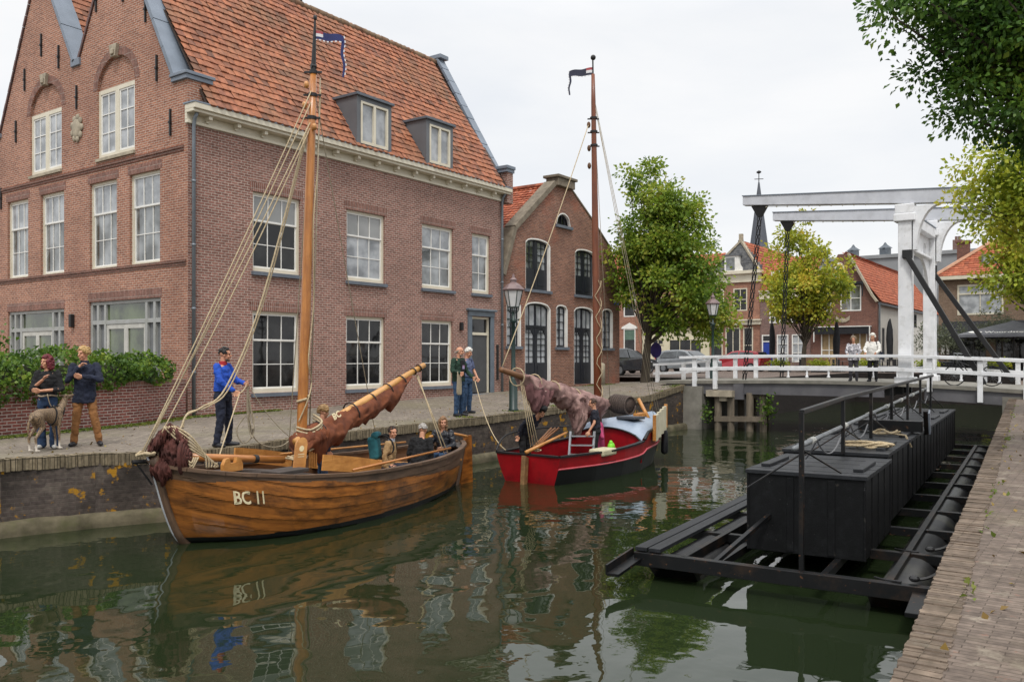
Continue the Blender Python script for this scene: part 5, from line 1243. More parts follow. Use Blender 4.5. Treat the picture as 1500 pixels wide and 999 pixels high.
tree('locust_tree', 'yellow green tree on the near quay, leaves hanging in front of the bridge beams', (25.2,-.6,.1), 3.6, .2,
  [((-2.5,3.0,5.4),(1.2,1.1,.9)),((-1.7,2.2,6.0),(1.4,1.4,.8)),((-1.7,2.1,4.9),(1.4,1.3,.8)),((-1.0,1.2,5.6),(1.4,1.4,1.2)),((-1.2,1.4,4.3),(1.0,1.0,.5)),((.4,-.4,6.0),(1.8,1.8,1.2))], 270, 85, .28, .12, LEAF_YG, 15, shell=.3)
for k, (x, y, z) in enumerate(((62,9.6,3.0),(64.2,6.6,3.5))):
    t = thing('olive_tree', ['potted olive tree between the struts of the bridge','potted olive tree above the open grey parasol'][k], 'tree', (x,y,.66), 0, 'olive trees on the terrace')
    m = MB(); m.lathe([(.35,0),(.42,.7),(.38,.72),(.05,.74)], (x,y,.66), 12); m.build('pot', FABRIC, t, smooth=True); m = MB(); m.tube([(x,y,1.3),(x+.1,y,2.2),(x,y+.05,z)], [.07,.06,.03], 7); m.build('trunk', BARK, t)
    rs = np.random.RandomState(k); cl = rs.normal(size=(40,3))*[.7,.8,.5]; P = np.repeat(cl,45,0)+rs.normal(size=(1800,3))*.2+[x,y,z]; leaf_mesh('crown', P, .14, LEAF_OLIVE, k, parent=t, W=MATW[t.name])
# ------------------------------------------------------------------ the varnished wooden sailing boat
MASTW = woodmat('varnished_pine', rgb('#bd7d3d'), rgb('#9c5f28'), rgb('#7a4520'), rough=.35, sx=1.2, sy=10, dk=.5, coat=.4)
HULLW = woodmat('varnished_oak_planks', rgb('#b06d2c'), rgb('#774416'), rgb('#1e130c'), rough=.38, sx=.9, sy=9, dk=1.0, coat=.35, dscale=1.9)
HULLG = woodmat('weathered_grey_oak', rgb('#6c5440'), rgb('#4f3a2a'), rgb('#2b211a'), rough=.6, sx=1.0, sy=9, dk=.8, dscale=1.8)
DECKW = woodmat('dark_deck_planks', rgb('#4a423d'), rgb('#36302c'), rgb('#231f1c'), rough=.7, sx=1, sy=10, kind='Object')
LIGHTW = woodmat('light_varnished_wood', rgb('#c98f4c'), rgb('#a86c30'), rgb('#7b4a20'), rough=.4, sx=2, sy=8, kind='Object', coat=.3)
INSW = woodmat('boat_inside_planks', rgb('#6b4727'), rgb('#452c17'), rgb('#21160d'), rough=.6, sx=1, sy=8)
BITUM = mat('black_bottom_paint', rgb('#17181a'), rgb('#101112'), rough=.45)
SAILR = mat('red_brown_sailcloth', rgb('#7d4527'), rgb('#50291a'), rough=.9, scale=5, bump=.6, bscale=9)
SAILD = mat('dark_red_brown_jib', rgb('#5c3028'), rgb('#3b1f1b'), rough=.9, scale=6, bump=.6, bscale=12)
SAILP = mat('pink_shade_mottled_sailcloth', rgb('#ae8e87'), rgb('#5e413e'), rough=.9, scale=2.8, bump=.6, bscale=8)  # mottle paints lit and shaded folds into the pink cloth
HAIRG = None
def hq(u, h): return h-.34*max(0,1-u/.34)**2-.2*max(0,(u-.7)/.3)**2+1
def hull_fn(B0, axis, L, ub, bs, uw, bw, zu, zs, rake0, rake1, keel=-1.75, planks=0, bulge=.05, rexp=.85):
    e = V((axis[0],axis[1],0)).normalized(); n = V((e.y,-e.x,0))       # n: near side (towards the camera)
    def f(u, v, side, off=0):
        Bs, Bw, Z = interp(u, ub, bs), interp(u, uw, bw), interp(u, zu, zs)
        if v < .3:
            q = v/.3; b = Bw*math.sin(q*math.pi/2)**.8; z = keel+(WZ-keel)*(1-math.cos(q*math.pi/2))**.9 if u not in (0,1) else keel+(WZ-keel)*q
            s = L*u+ (0 if q >= 1 else .25*(1-q)*(1-2*u)); h = 0
        else:
            h = (v-.3)/.7; b = Bw+(Bs-Bw)*h+bulge*math.sin(math.pi*h)*min(1,Bs*1.5); z = WZ+(Z-WZ)*h
            if planks: b += .022*(1-(hq(u,h)*planks) % 1)*min(1, b*2)
            s = L*u+h**.85*rake1*u+h**rexp*rake0*(1-u)
        b = max(0, b-off)
        p = V((B0[0],B0[1],0))+e*s+n*(b*side); p.z = z
        return p
    return f, e, n
wb = hull_fn((7.76,11.62), (7.1,.52), 7.0,
  [0,.02,.06,.12,.2,.32,.45,.6,.75,.87,.95,1],[.05,.34,.66,.96,1.2,1.36,1.38,1.25,1.02,.70,.38,.05],
  [0,.05,.1,.18,.3,.45,.6,.75,.87,.95,1],[.03,.42,.75,1.03,1.18,1.18,1.04,.78,.46,.2,.03],
  [0,.04,.1,.22,.35,.5,.7,.85,1],[.03,-.06,-.14,-.26,-.33,-.36,-.37,-.34,-.26], -.56, .26, planks=5, rexp=.58)
wf, we, wn = wb
WBT = thing('wooden_sailboat', 'varnished clinker sailing boat lettered BC 11 at the left, bare pine mast', 'sailboat', (11,11.9,WZ))
m = MB(); NU, NV = 96, 68
us = [ (1-math.cos(math.pi*(i/NU)))/2*.55+ (i/NU)*.45 for i in range(NU+1)]
def hv(j): return .3*(j/8) if j <= 8 else .3+.7*(j-8)/60
for side in (1,-1):
    vs = [wf(us[i], hv(j), side) for i in range(NU+1) for j in range(NV+1)]
    base = len(m.v); m.v += [tuple(p) for p in vs]
    for i in range(NU):
        for j in range(NV):
            q = [(i,j),(i+1,j),(i+1,j+1),(i,j+1)]
            if side < 0: q = q[::-1]
            m.f.append([base+a*(NV+1)+b for a, b in q])
            h = (hv(j)+hv(j+1))/2
            hz = (h-.3)/.7; zt = vs[i*(NV+1)+j].z
            top = hz > .86+.06*math.sin(us[i]*9)+.05*noise.noise(V((us[i]*12,hz*5,1))) - max(0,us[i]-.5)*.9
            m.m.append(2 if zt < WZ+.085 else (1 if top else 0))
            pk = math.floor(hq(us[i],hz)*5+1e-6)
            m.uv.append([(us[a]*7.1+pk*3.7, hq(us[a],(hv(b)-.3)/.7)*.9+pk*.37) for a, b in q])
m.build('hull', [HULLW, HULLG, BITUM], WBT, smooth=False)
m = MB()                                       # inside skin, gunwale cap and floor
for side in (1,-1): m.grid(lambda a, b: wf(.02+.96*a, .2+.8*b, side, .05), 40, 8, uvf=lambda a, b: (a*7,b*1.2), flip=side > 0)
m.build('inner_planking', INSW, WBT)
m = MB()
for side in (1,-1):
    pts = [wf(.005+.99*k/40, 1, side, .02)+V((0,0,.012)) for k in range(41)]
    for a, b in zip(pts[:-1], pts[1:]): m.bar(a, b, .10, .05)
m.build('gunwale', HULLG, WBT)
def deckgrid(u0, u1, dz_, name, mt, off=.04, nu_=16):
    m = MB()
    def f(a, b):
        u = u0+(u1-u0)*a; P, Q = wf(u,1,1,off), wf(u,1,-1,off); p = P.lerp(Q, b); p.z += dz_+.05*math.sin(math.pi*b); return p
    m.grid(f, nu_, 8); return m.build(name, mt, WBT)
deckgrid(.02, .33, -.06, 'foredeck', DECKW); deckgrid(.93, .99, -.05, 'aft_deck', DECKW)
m = MB()
def flr(a, b):
    u = .3+.62*a; P, Q = wf(u,.5,1,.05), wf(u,.5,-1,.05); p = P.lerp(Q,b); p.z = -.92; return p
m.grid(flr, 10, 4); m.build('floor_boards', INSW, WBT)
for u, w in ((.42,.26),(.58,.28),(.74,.28),(.88,.3)):
    P, Q = wf(u,.86,1,.05), wf(u,.86,-1,.05); m = MB(); z = -.55; m.bar(V((P.x,P.y,z)), V((Q.x,Q.y,z)), w, .045); m.build('thwart', LIGHTW, WBT, bevel=.008)
P, Q = wf(.33,1,1,.08), wf(.33,1,-1,.08); m = MB(); m.quad(V((P.x,P.y,-.95)),V((Q.x,Q.y,-.95)),V((Q.x,Q.y,Q.z-.05)),V((P.x,P.y,P.z-.05))); m.build('bulkhead', INSW, WBT)
m = MB()                                       # curved light coaming behind the mast
pts = [wf(.30+.18*k/8,1,1,.28)+V((0,0,.20-.19*(k/8)**1.5)) for k in range(9)]
for a, b in zip(pts[:-1], pts[1:]): m.bar(a, b, .035, .26)
m.build('coaming', LIGHTW, WBT); m = MB()
pts = [wf(.30+.18*k/8,1,-1,.28)+V((0,0,.20-.19*(k/8)**1.5)) for k in range(9)]
for a, b in zip(pts[:-1], pts[1:]): m.bar(a, b, .035, .26)
m.build('coaming', LIGHTW, WBT)
m = MB(); st = [wf(0, .05+.95*k/16, 1) for k in range(17)]; st = [V((p.x-.02,p.y+.03,p.z)) for p in st]
m.tube(st+[st[-1]+V((-.06,0,.12))], [.07]*17+[.09], 8); m.build('stem_post', HULLG, WBT, smooth=True)
m = MB(); m.tube([p-we*.075 for p in st]+[st[-1]+V((-.14,0,.14))], .015, 6); m.build('stem_band', mat('pale_iron_band', rgb('#b9bcc0'), rough=.4), WBT, smooth=True)
m = MB(); sp_ = [wf(1, .2+.8*k/8, 1) for k in range(9)]
m.tube([V((p.x+.03,p.y+.0,p.z)) for p in sp_], .06, 6); m.build('stern_post', HULLG, WBT)
m = MB(); a = wf(1,.35,1)+we*.08; b = wf(1,1,1)+we*.06
m.add([a+wn*.03+V((0,0,-.5)), b+wn*.03+V((0,0,.12)), b+we*.25+wn*.03+V((0,0,.12)), a+we*.55+wn*.03+V((0,0,-.45)), a-wn*.03+V((0,0,-.5)), b-wn*.03+V((0,0,.12)), b+we*.25-wn*.03+V((0,0,.12)), a+we*.55-wn*.03+V((0,0,-.45))], [(0,3,2,1),(4,5,6,7),(0,1,5,4),(1,2,6,5),(2,3,7,6),(3,0,4,7)])
m.build('rudder', HULLW, WBT)
m = MB(); m.tube(smooth_path([b+V((.1,0,.1)), b-we*.6+V((0,0,.22)), b-we*1.3+V((0,0,.2))],4), .03, 7); m.build('tiller', LIGHTW, WBT, smooth=True)
# lettering on the bow
def text_mesh(body, size):
    cu = bpy.data.curves.new('lettering', 'FONT'); cu.body = body; cu.size = size; cu.resolution_u = 3; cu.offset = .006
    ob = bpy.data.objects.new('lettering', cu); COL.objects.link(ob)
    bpy.context.view_layer.update()
    me = ob.evaluated_get(bpy.context.evaluated_depsgraph_get()).to_mesh()
    vs = [tuple(v.co) for v in me.vertices]; fs = [tuple(p.vertices) for p in me.polygons]
    ob.to_mesh_clear(); bpy.data.objects.remove(ob); bpy.data.curves.remove(cu)
    return vs, fs
def hull_text(body, size, uc, hc, name, mt, par, condense=.58, slant=.08, f=wf, L=7.5, H=1.0, planks=True):
    vs, fs = text_mesh(body, size); w = max(v[0] for v in vs); m = MB(); out = []
    for x, y, z in vs:
        u = uc+((x-w/2)*condense+y*slant)/L; v = .3+.7*(hc+(y-size*.35)/H)
        p = f(u, v, 1); p2 = f(u+.01, v, 1); p3 = f(u, v+.02, 1); n = (p2-p).cross(p3-p).normalized()
        if n.dot(wn) < 0: n = -n
        out.append(p+n*.022)
    m.add(out, fs); return m.build(name, mt, par)
CREAML = mat('cream_lettering_paint', rgb('#e6d9b4'), rgb('#cdbb90'), rough=.6)
hull_text('BC 11', .27, .107, .68, 'lettering', CREAML, WBT)
# mast and rigging
MB0, MT = V((10.04,11.76,-.92)), V((10.185,11.55,6.95))
def mp(z): t = (z-MB0.z)/(MT.z-MB0.z); return MB0.lerp(MT, t)
m = MB(); m.tube([mp(-.92),mp(.3),mp(3),mp(5.5),mp(6.6)], [.09,.09,.085,.074,.058], 16); mst = m.build('mast', MASTW, WBT, smooth=True)
m = MB(); m.tube([mp(6.55),mp(6.95),mp(7.5)], [.05,.035,.018], 8); m.ball(mp(7.55), (.035,.035,.05)); m.tube([mp(6.7)+V((-.04,.02,0)),mp(6.7)+V((.04,-.02,0))], .05, 8); m.build('topmast_pole', IRON, mst)
for z in (5.8,6.2,6.6):
    m = MB(); r_ = interp(z,[5.5,6.6],[.074,.058]); m.tube([mp(z-.03),mp(z+.03)], r_+.012, 14); cr_ = V((.582,-.813,0)); m.bar(mp(z)-cr_*.16, mp(z)+cr_*.15, .03, .03); m.build('mast_band', IRON, mst)
for z, s in ((6.0,-.14),(5.62,.04),(6.35,-.12)):
    m = MB(); m.ball(mp(z)+V((.582,-.813,0))*s+V((-.06,-.08,0)), (.048,.048,.065), 10, 7); m.build('pulley_block', LIGHTW, mst, smooth=True)
bowp = V((7.0,11.62,.22))
def rope(pts, r, name='rope', mt=None, par=None, n=6): m = MB(); m.tube(pts, r, n); return m.build(name, mt or ROPE, par, smooth=True)
for k, (z, a) in enumerate(((6.25,bowp),(6.05,bowp+V((.06,.02,.02))),(5.7,bowp+V((.02,.05,.0))),(5.6,bowp+V((.1,-.05,-.02))))):
    rope(sag(a, mp(z)+V((-.06,-.03,0)), .06+.02*k, 16), .010, 'forestay', ROPE, WBT)
rope(smooth_path([mp(5.6)+V((-.1,0,0)), V((9.2,11.7,2.6)), V((8.5,11.7,1.15)), V((8.0,11.62,.85)), V((7.72,11.6,.74)), V((7.6,11.55,.58)), V((7.5,11.5,.5))], 6), .015, 'halyard', ROPE, WBT)
rope(smooth_path([mp(5.5)+V((-.08,.02,0)), V((9.3,11.72,2.7)), V((8.6,11.7,1.2)), V((8.12,11.62,.86)), V((7.75,11.62,.77)), V((7.62,11.55,.55))], 6), .012, 'halyard', ROPE, WBT)
rope(smooth_path([mp(6.3)+V((.09,-.1,0)), mp(5)+V((.12,-.05,0)), mp(3.9)+V((.0,-.13,0)), mp(2.6)+V((.12,-.06,0)), mp(1.6)+V((-.02,-.14,0)), mp(1.2)+V((.13,-.06,0)), mp(.9)+V((.0,-.14,0)), mp(.5)+V((-.12,-.05,0))], 8), .012, 'halyard', ROPE, WBT)
rope([mp(6.5)+V((.09,-.08,0)), mp(3)+V((.13,-.06,0)), mp(.3)+V((.12,-.06,0))], .012, 'halyard', ROPEG, WBT)
rope(sag(mp(6.5), wf(.5,1,-1), .05), .010, 'shroud', ROPEG, WBT); rope(sag(mp(6.45), wf(.78,1,-1), .05), .009, 'shroud', ROPEG, WBT)
rope([mp(.95)+V((.02,-.12,0)), mp(.85)+V((.12,-.04,.05)), mp(.8)+V((.05,.12,0)), mp(.85)+V((-.12,.0,0)), mp(.9)+V((-.02,-.13,0))], .022, 'lashing', ROPE, WBT)
# gaff with its furled sail
def furled(m, A, B, rad, drop, seed, n=150, k=30, wid=.12, lump=.05, dirv=V((0,0,-1)), fr=34):
    A, B = V(A), V(B); ax = (B-A).normalized(); sd = ax.cross(V((0,0,1))).normalized()
    vs = []
    for i in range(n+1):
        t = i/n; c = A.lerp(B,t); R_ = interp(t, *rad); D = interp(t, *drop)
        fold = .92+.07*math.sin(t*fr+seed)+.05*math.sin(t*fr*2.3+1)+.30*noise.noise(V((t*9,seed,3)))
        for j in range(k):
            a = 2*math.pi*j/k; dn = (1-math.cos(a))/2; w = math.sin(a)
            rdg = lambda ft, fa, o: 1-2.6*abs(noise.noise(V((t*ft+o, math.cos(a)*fa, math.sin(a)*fa+seed))))
            lp = (noise.noise(V((t*9+seed, math.cos(a)*.8, seed)))*.8+.8*rdg(5, 1.7, seed)+.5*rdg(13, 3.1, seed+4)+.3*rdg(30, 3.4, 9))*lump*(.55+.7*dn)
            p = c+sd*(w*(R_+wid*dn*(1-dn)*2)+lp*w)+dirv*(dn*D*fold)+V((0,0,1))*(R_*(1-dn)*1.0)+V((0,0,1))*lp*.6
            vs.append(p)
    fs = []
    for i in range(n):
        for j in range(k): j2 = (j+1)%k; fs.append((i*k+j, (i+1)*k+j, (i+1)*k+j2, i*k+j2))
    fs += [tuple(range(k)), tuple(n*k+j for j in range(k))[::-1]]
    m.add(vs, fs)
GA, GB = V((10.0,11.66,.20)), V((13.5,11.93,1.46))
m = MB(); m.tube([GA-(GB-GA)*.04, GA.lerp(GB,.5), GB], [.075,.075,.055], 12); gf = m.build('gaff', woodmat('pale_spar_wood', rgb('#d3a05c'), rgb('#b97f3e'), rgb('#94602c'), rough=.4, sx=1, sy=10, coat=.3), WBT, smooth=True)
m = MB(); furled(m, GA.lerp(GB,-.02)-V((0,0,.03)), GA.lerp(GB,.84)-V((0,0,.06)), ([0,.1,.35,.6,1],[.14,.14,.11,.08,.05]), ([0,.12,.3,.45,.62,.8,.92,1],[.30,.46,.50,.38,.40,.46,.36,.04]), 3.1)
m.build('furled_mainsail', SAILR, WBT, smooth=True)
for t in (.12,.36,.52,.66,.78,.9,.95):
    c = GA.lerp(GB,t); r_ = .19 if t < .4 else (.13 if t < .8 else .07); ax = (GB-GA).normalized(); s_ = ax.cross(V((0,0,1))).normalized(); u_ = s_.cross(ax)
    m = MB(); m.tube([c+s_*math.cos(a_*math.pi/6)*r_+u_*(math.sin(a_*math.pi/6)*r_*1.0-(.06 if t < .8 else 0)) for a_ in range(13)], .016, 5); m.build('sail_tie', mat('brown_tie', rgb('#2e211b')), gf)
m = MB(); c = GA.lerp(GB,.21)+V((0,-.1,.12)); ax = (GB-GA).normalized(); u_ = ax.cross(V((0,-1,.3))).normalized(); 
vs, fs = text_mesh('BC', .16); m.add([c+ax*(x-.1)-u_*(y-.05)*-1+V((-.02,-.06,0)) for x, y, z in vs], fs); m.build('sail_lettering', CREAML, gf)
for k, (a, z) in enumerate(((.98,.0),(.97,.05))):
    p = GB.lerp(GA,.06+.012*k)-V((0,0,.12)); q = V((13.35+.12*k,11.25,-.33)); rope([p, q], .012, 'mainsheet', ROPE, WBT)
# lashings where sail meets mast
m = MB(); 
for k in range(7): m.tube(smooth_path([mp(.05+.06*k)+V((-.14,-.02,.0)), mp(.03+.06*k)+V((.02,-.2,-.03)), mp(.1+.05*k)+V((.32,-.16,.08)), mp(.14+.06*k)+V((.34,.1,.1))],4), .02, 6)
m.build('mast_lashing', ROPE, WBT, smooth=True)
m = MB(); furled(m, mp(.18)+V((-.14,-.05,0)), mp(.32)+V((.4,-.02,.0)), ([0,.5,1],[.12,.17,.15]), ([0,.5,1],[.2,.3,.35]), 7.7, n=30); m.build('sail_head', SAILR, WBT, smooth=True)
# hauled-in bowsprit, rolled jib, deck gear
m = MB(); m.tube([V((7.75,11.6,.10)), V((9.65,11.72,-.13))], .062, 12); bs_ = m.build('bowsprit', MASTW, WBT, smooth=True)
m = MB(); m.tube([V((9.0,11.68,-.05)), V((9.08,11.685,-.06))], .07, 12); m.build('spar_band', IRON, bs_)
m = MB()
def jib(a, b):
    ang = 2*math.pi*b; q = V((a*4, math.cos(ang)*1.7, math.sin(ang)*1.7+5))
    r = .27*(.86+.22*noise.noise(q)+.20*(1-2.4*abs(noise.noise(q*1.9)))-.06)*(1-.35*abs(2*a-1)**4)
    c = V((7.38,11.72,.27)).lerp(V((7.47,11.36,.15)), a)
    return c+V((.79,.61,0))*r*math.cos(ang)*.92+V((0,0,1))*r*math.sin(ang)*1.1
m.grid(jib, 40, 60)
m.add([jib(1,k/60) for k in range(60)], [tuple(range(60))])
for q in range(5):
    r0 = .23-.046*q; m.tube([V((7.47,11.36,.15))+V((.02,-.03,0))*(1+q*.6)+V((.79,.61,0))*r0*math.cos(k/24*6.28+q)*(.92+.06*noise.noise(V((k*.5,q,0))))+V((0,0,1))*r0*math.sin(k/24*6.28+q)*(1.08+.1*noise.noise(V((k*.4,q,4)))) for k in range(25)], [.03+.012*noise.noise(V((k*.6,q,9))) for k in range(25)], 7)
furled(m, V((7.15,11.72,.25)), V((7.42,11.55,.58)), ([0,.5,1],[.06,.09,.04]), ([0,.5,1],[.22,.28,.15]), 6.3, n=50, wid=.1, lump=.09)
furled(m, V((7.38,11.55,.56)), V((7.6,11.38,.38)), ([0,.5,1],[.06,.10,.06]), ([0,.5,1],[.2,.3,.2]), 8.3, n=40, wid=.1, lump=.07)
furled(m, V((7.18,11.62,.06)), V((7.36,11.4,.0)), ([0,.5,1],[.06,.10,.04]), ([0,.5,1],[.25,.34,.2]), 1.3, n=40, wid=.08, lump=.07)
m.build('rolled_jib', SAILD, WBT, smooth=True)
for k in range(5): rope(smooth_path([V((7.42-.04*k,11.48,.60)), V((7.58-.03*k,11.3,.45-.03*k)), V((7.78+.05*k,11.25,.16-.04*k)), V((7.82+.04*k,11.25,-.05))],5), .014, 'jib_sheet', ROPE, WBT)
for k in range(3): rope(smooth_path([V((7.46+.05*k,11.28,.18)), V((7.52,11.2,.06-.05*k)), V((7.60+.04*k,11.25,.13))],4), .014, 'rope_end', ROPE, WBT)
m = MB(); m.tube(ropepile(V((7.05,11.62,.16)), .13, 18, 5, h=.08), .022, 6); m.build('bow_lashing', ROPE, WBT)
m = MB(); m.tube([V((6.9,11.7,.1)),V((7.5,11.6,.08))], .035, 6); m.tube([V((6.95,11.68,.08)),V((7.15,11.6,-.25))], .014, 5); m.build('bow_iron', IRON, WBT)
m = MB(); m.tube(ropepile(V((9.75,11.55,-.16)), .22, 22, 6, h=.08), .016, 6); m.build('deck_rope', ROPE, WBT)
m = MB(); m.obox(V((9.1,11.0,-.21)), V((.33,.03,0)), V((-.02,.2,0)), V((0,0,.03))); m.build('hatch_cover', DECKW, WBT, bevel=.01); m = MB(); m.obox(V((8.9,12.1,-.12)), V((.4,.03,0)), V((-.02,.2,0)), V((0,0,.04))); m.build('hatch_cover', DECKW, WBT, bevel=.01)
m = MB(); 
FBt = Fr((7.95,11.05,-.12),(.98,.2,0),(.2,-.98,0))
m.prism([(0,0),(.42,0),(.42,.10),(.36,.2),(.29,.21),(.27,.13),(.15,.13),(.13,.21),(.05,.2),(0,.12)], FBt, -.03, .03); m.build('fairlead', LIGHTW, WBT, bevel=.01)
Fl_ = Fr((9.42,11.05,-.24),(.97,-.1,0),(.1,-.97,.25)); Fl_.w = V((.22,.12,.95)).normalized()
m = MB(); m.prism([(-.11,0),(.11,0),(.11,.42)]+[(.11*math.cos(math.pi*k/8),.42+.13*math.sin(math.pi*k/8)) for k in range(1,8)]+[(-.11,.42)], Fl_, -.018, .018); lb = m.build('leeboard', LIGHTW, WBT, bevel=.006)
m = MB(); m.prism([(.045*math.cos(2*math.pi*q/12),.36+.05*math.sin(2*math.pi*q/12)) for q in range(12)], Fl_, .017, .023); m.fbox(Fl_, -.06,.06,.26,.272,.017,.022); m.fbox(Fl_, -.06,.06,.22,.23,.017,.022); m.build('carved_mark', CREAML, lb)
m = MB()
for k in range(4): m.tube([mp(-.3)+V((.05+.05*k,-.17,.0)), mp(-.02)+V((.05+.05*k,-.16,.0))], .02, 6)
m.build('belaying_pin', LIGHTW, WBT)
bh = MB(); bh.tube([wf(.36,1,1,.10)+V((0,0,.07)), wf(.82,1,1,.12)+V((0,0,.10))], .022, 8); tag(bh.build('boat_hook', MASTW, smooth=True), 'long wooden boat hook lying along the near gunwale of the wooden sailboat', 'boat hook')
bh = MB(); bh.tube([wf(.32,1,-1,.10)+V((0,0,.12)), wf(.85,1,-1,.12)+V((0,0,.13))], .02, 8); tag(bh.build('oar', LIGHTW, smooth=True), 'wooden oar lying along the far gunwale of the wooden sailboat', 'oar')
def pennant(par, P, d1, w, hgt, drop, c1, mirror=1):
    d1 = V(d1).normalized(); m = MB()
    top = lambda t: P+d1*w*t+V((0,0,-.10*t+.015*math.sin(t*9)))+V((.8,.6,0))*.03*math.sin(t*7)
    n = 14
    for k in range(n):
        a, b = k/n, (k+1)/n; h0, h1 = hgt*(1-.25*a), hgt*(1-.25*b)
        m.cur = 1 if k < 4 else 0
        m.add([top(a), top(b), top(b)-V((0,0,h1*.33)), top(a)-V((0,0,h0*.33))], [(0,1,2,3)]); m.cur = 2 if k < 4 else 0
        m.add([top(a)-V((0,0,h0*.33)), top(b)-V((0,0,h1*.33)), top(b)-V((0,0,h1*.7)), top(a)-V((0,0,h0*.7))], [(0,1,2,3)]); m.cur = 0
        m.add([top(a)-V((0,0,h0*.7)), top(b)-V((0,0,h1*.7)), top(b)-V((0,0,h1)), top(a)-V((0,0,h0))], [(0,1,2,3)])
        m.cur = 2; q = .022
        if k % 2 == 0: m.add([top(a)-V((0,0,h0)), top(b)-V((0,0,h1)), top(b)-V((0,0,h1+q)), top(a)-V((0,0,h0+q))], [(0,1,2,3)])
    e = top(1); ww = .06
    for k in range(18):
        a, b = k/18, (k+1)/18; sh = lambda t: e+V((0,0,-drop*t))+d1*(.03*t+.015*math.sin(t*11))
        m.cur = 0; m.add([sh(a)-d1*ww*(1-.4*a), sh(a), sh(b), sh(b)-d1*ww*(1-.4*b)], [(0,1,2,3)])
        if k % 2 == 0: m.cur = 2; m.add([sh(a), sh(a)+d1*.02, sh(b)+d1*.02, sh(b)], [(0,1,2,3)])
    o = m.build('pennant', [c1, mat('pennant_red', rgb('#a8434a')), mat('pennant_white', rgb('#e4e4e6'))], par)
    so_ = o.modifiers.new('cloth', 'SOLIDIFY'); so_.thickness = .004
    return o
PBL = mat('pennant_blue', rgb('#2c3468'), rgb('#232a55'), rough=.8)
pennant(WBT, mp(7.33), (.582,-.813,0), .5, .15, .72, PBL)

# ------------------------------------------------------------------ the red sailing boat
RED = mat('red_boat_paint', rgb('#a3151f'), rgb('#860f18'), rough=.35, scale=2, bump=.05, dirt=.6, dscale=2.6, dcol=rgb('#4f1518'), specks=((14,.70,rgb('#5d2a26')),(25,.745,rgb('#b98a84'))))
REDL = mat('pale_red_rubbing_strake', rgb('#c4505a'), rough=.4)
RBT = thing('red_sailboat', 'red and black sailing boat with a furled pink sail and red brown mast', 'sailboat', (18.5,10.9,WZ))
rf, re_, rn = hull_fn((15.92,10.92), (5.85,-.18), 5.85, [0,.2,.4,.6,.78,.9,1],[.88,1.06,1.13,1.05,.80,.5,.04],
  [0,.2,.4,.6,.78,.9,1],[.68,.96,1.02,.9,.6,.3,.02], [0,.3,.5,.565,.60,.8,1],[-.57,-.57,-.51,-.47,-.27,-.17,-.05], -.08, .22, bulge=.02)
m = MB(); NU = 48
for side in (1,-1):
    vs = [rf(i/NU, .3*(j/4) if j <= 4 else .3+.7*(j-4)/14, side) for i in range(NU+1) for j in range(19)]
    b0 = len(m.v); m.v += [tuple(p) for p in vs]
    for i in range(NU):
        for j in range(18):
            q = [(i,j),(i+1,j),(i+1,j+1),(i,j+1)][::(1 if side < 0 else -1)]
            q = q[::-1]
            m.f.append([b0+a*19+b for a, b in q]); m.uv.append(None)
            z = (vs[i*19+j].z+vs[(i+1)*19+j+1].z)/2; lim = interp(i/NU, [0,.5,1], [-.83,-.8,-.62])
            m.m.append(1 if z < lim else 0)
tr = [rf(0, .3*(j/4) if j <= 4 else .3+.7*(j-4)/14, 1) for j in range(19)]; tl = [rf(0, .3*(j/4) if j <= 4 else .3+.7*(j-4)/14, -1) for j in range(19)]
for j in range(18): m.cur = 0; m.add([tr[j],tr[j+1],tl[j+1],tl[j]], [(0,1,2,3)])
m.build('hull', [RED, BITUM], RBT, smooth=False)
m = MB(); pts = [rf(.0+.98*k/24, .3+.7*interp(k/24,[0,.5,1],[.58,.58,.52]), 1)+rn*.012 for k in range(25)]; m.tube(pts, .022, 6); m.build('rubbing_strake', REDL, RBT)
m = MB()
for side in (1,-1): m.grid(lambda a, b: rf(.01+.57*a, .3+.7*b, side, .06), 20, 4, flip=side > 0)
m.quad(rf(.01,.3,1,.06), rf(.01,.3,-1,.06), rf(.01,1,-1,.06), rf(.01,1,1,.06))
m.build('inner_lining', RED, RBT)
m = MB()
for side in (1,-1):
    pts = [rf(.002+.56*k/20, 1, side, .03)+V((0,0,.015)) for k in range(21)]
    for a, b in zip(pts[:-1], pts[1:]): m.bar(a, b, .11, .04)
m.bar(rf(.0,1,1)+V((.03,0,.015)), rf(0,1,-1)+V((.03,0,.015)), .1, .04)
m.build('gunwale', IRON, RBT)
m = MB(); a, b = rf(.02,.45,1,.1), rf(.02,.45,-1,.1); c, d = rf(.58,.45,-1,.1), rf(.58,.45,1,.1)
for p in (a,b,c,d): p.z = -1.0
m.quad(a,d,c,b); m.build('cockpit_floor', DECKW, RBT)
ROOFB = mat('pale_blue_grey_roof_paint', rgb('#98a4b3'), rgb('#7c899b'), rough=.4, scale=2, dirt=.2, dcol=rgb('#6b7480'))
m = MB()
def croof(a, b):
    u = .555+.40*a; P, Q = rf(u,1,1,.05), rf(u,1,-1,.05); p = P.lerp(Q,b); k = math.sin(math.pi*b)
    p.z += .03+(.30-.12*a)*k**.6; return p
m.grid(croof, 14, 14, flip=False); rr = m.build('cabin_roof', ROOFB, RBT, smooth=True)
a, b = rf(.555,1,1,.06), rf(.555,1,-1,.06)
tp = [croof(0,q/12)-V((-.03,0,.012)) for q in range(13)]
m = MB(); m.add([V((b.x+.03,b.y,-1)), V((a.x+.03,a.y,-1))]+tp, [tuple(range(15))]); m.build('bulkhead', RED, RBT)
m = MB(); m.tube([p-V((.045,0,-.0)) for p in tp], .022, 6); m.build('roof_edge', IRON, rr)
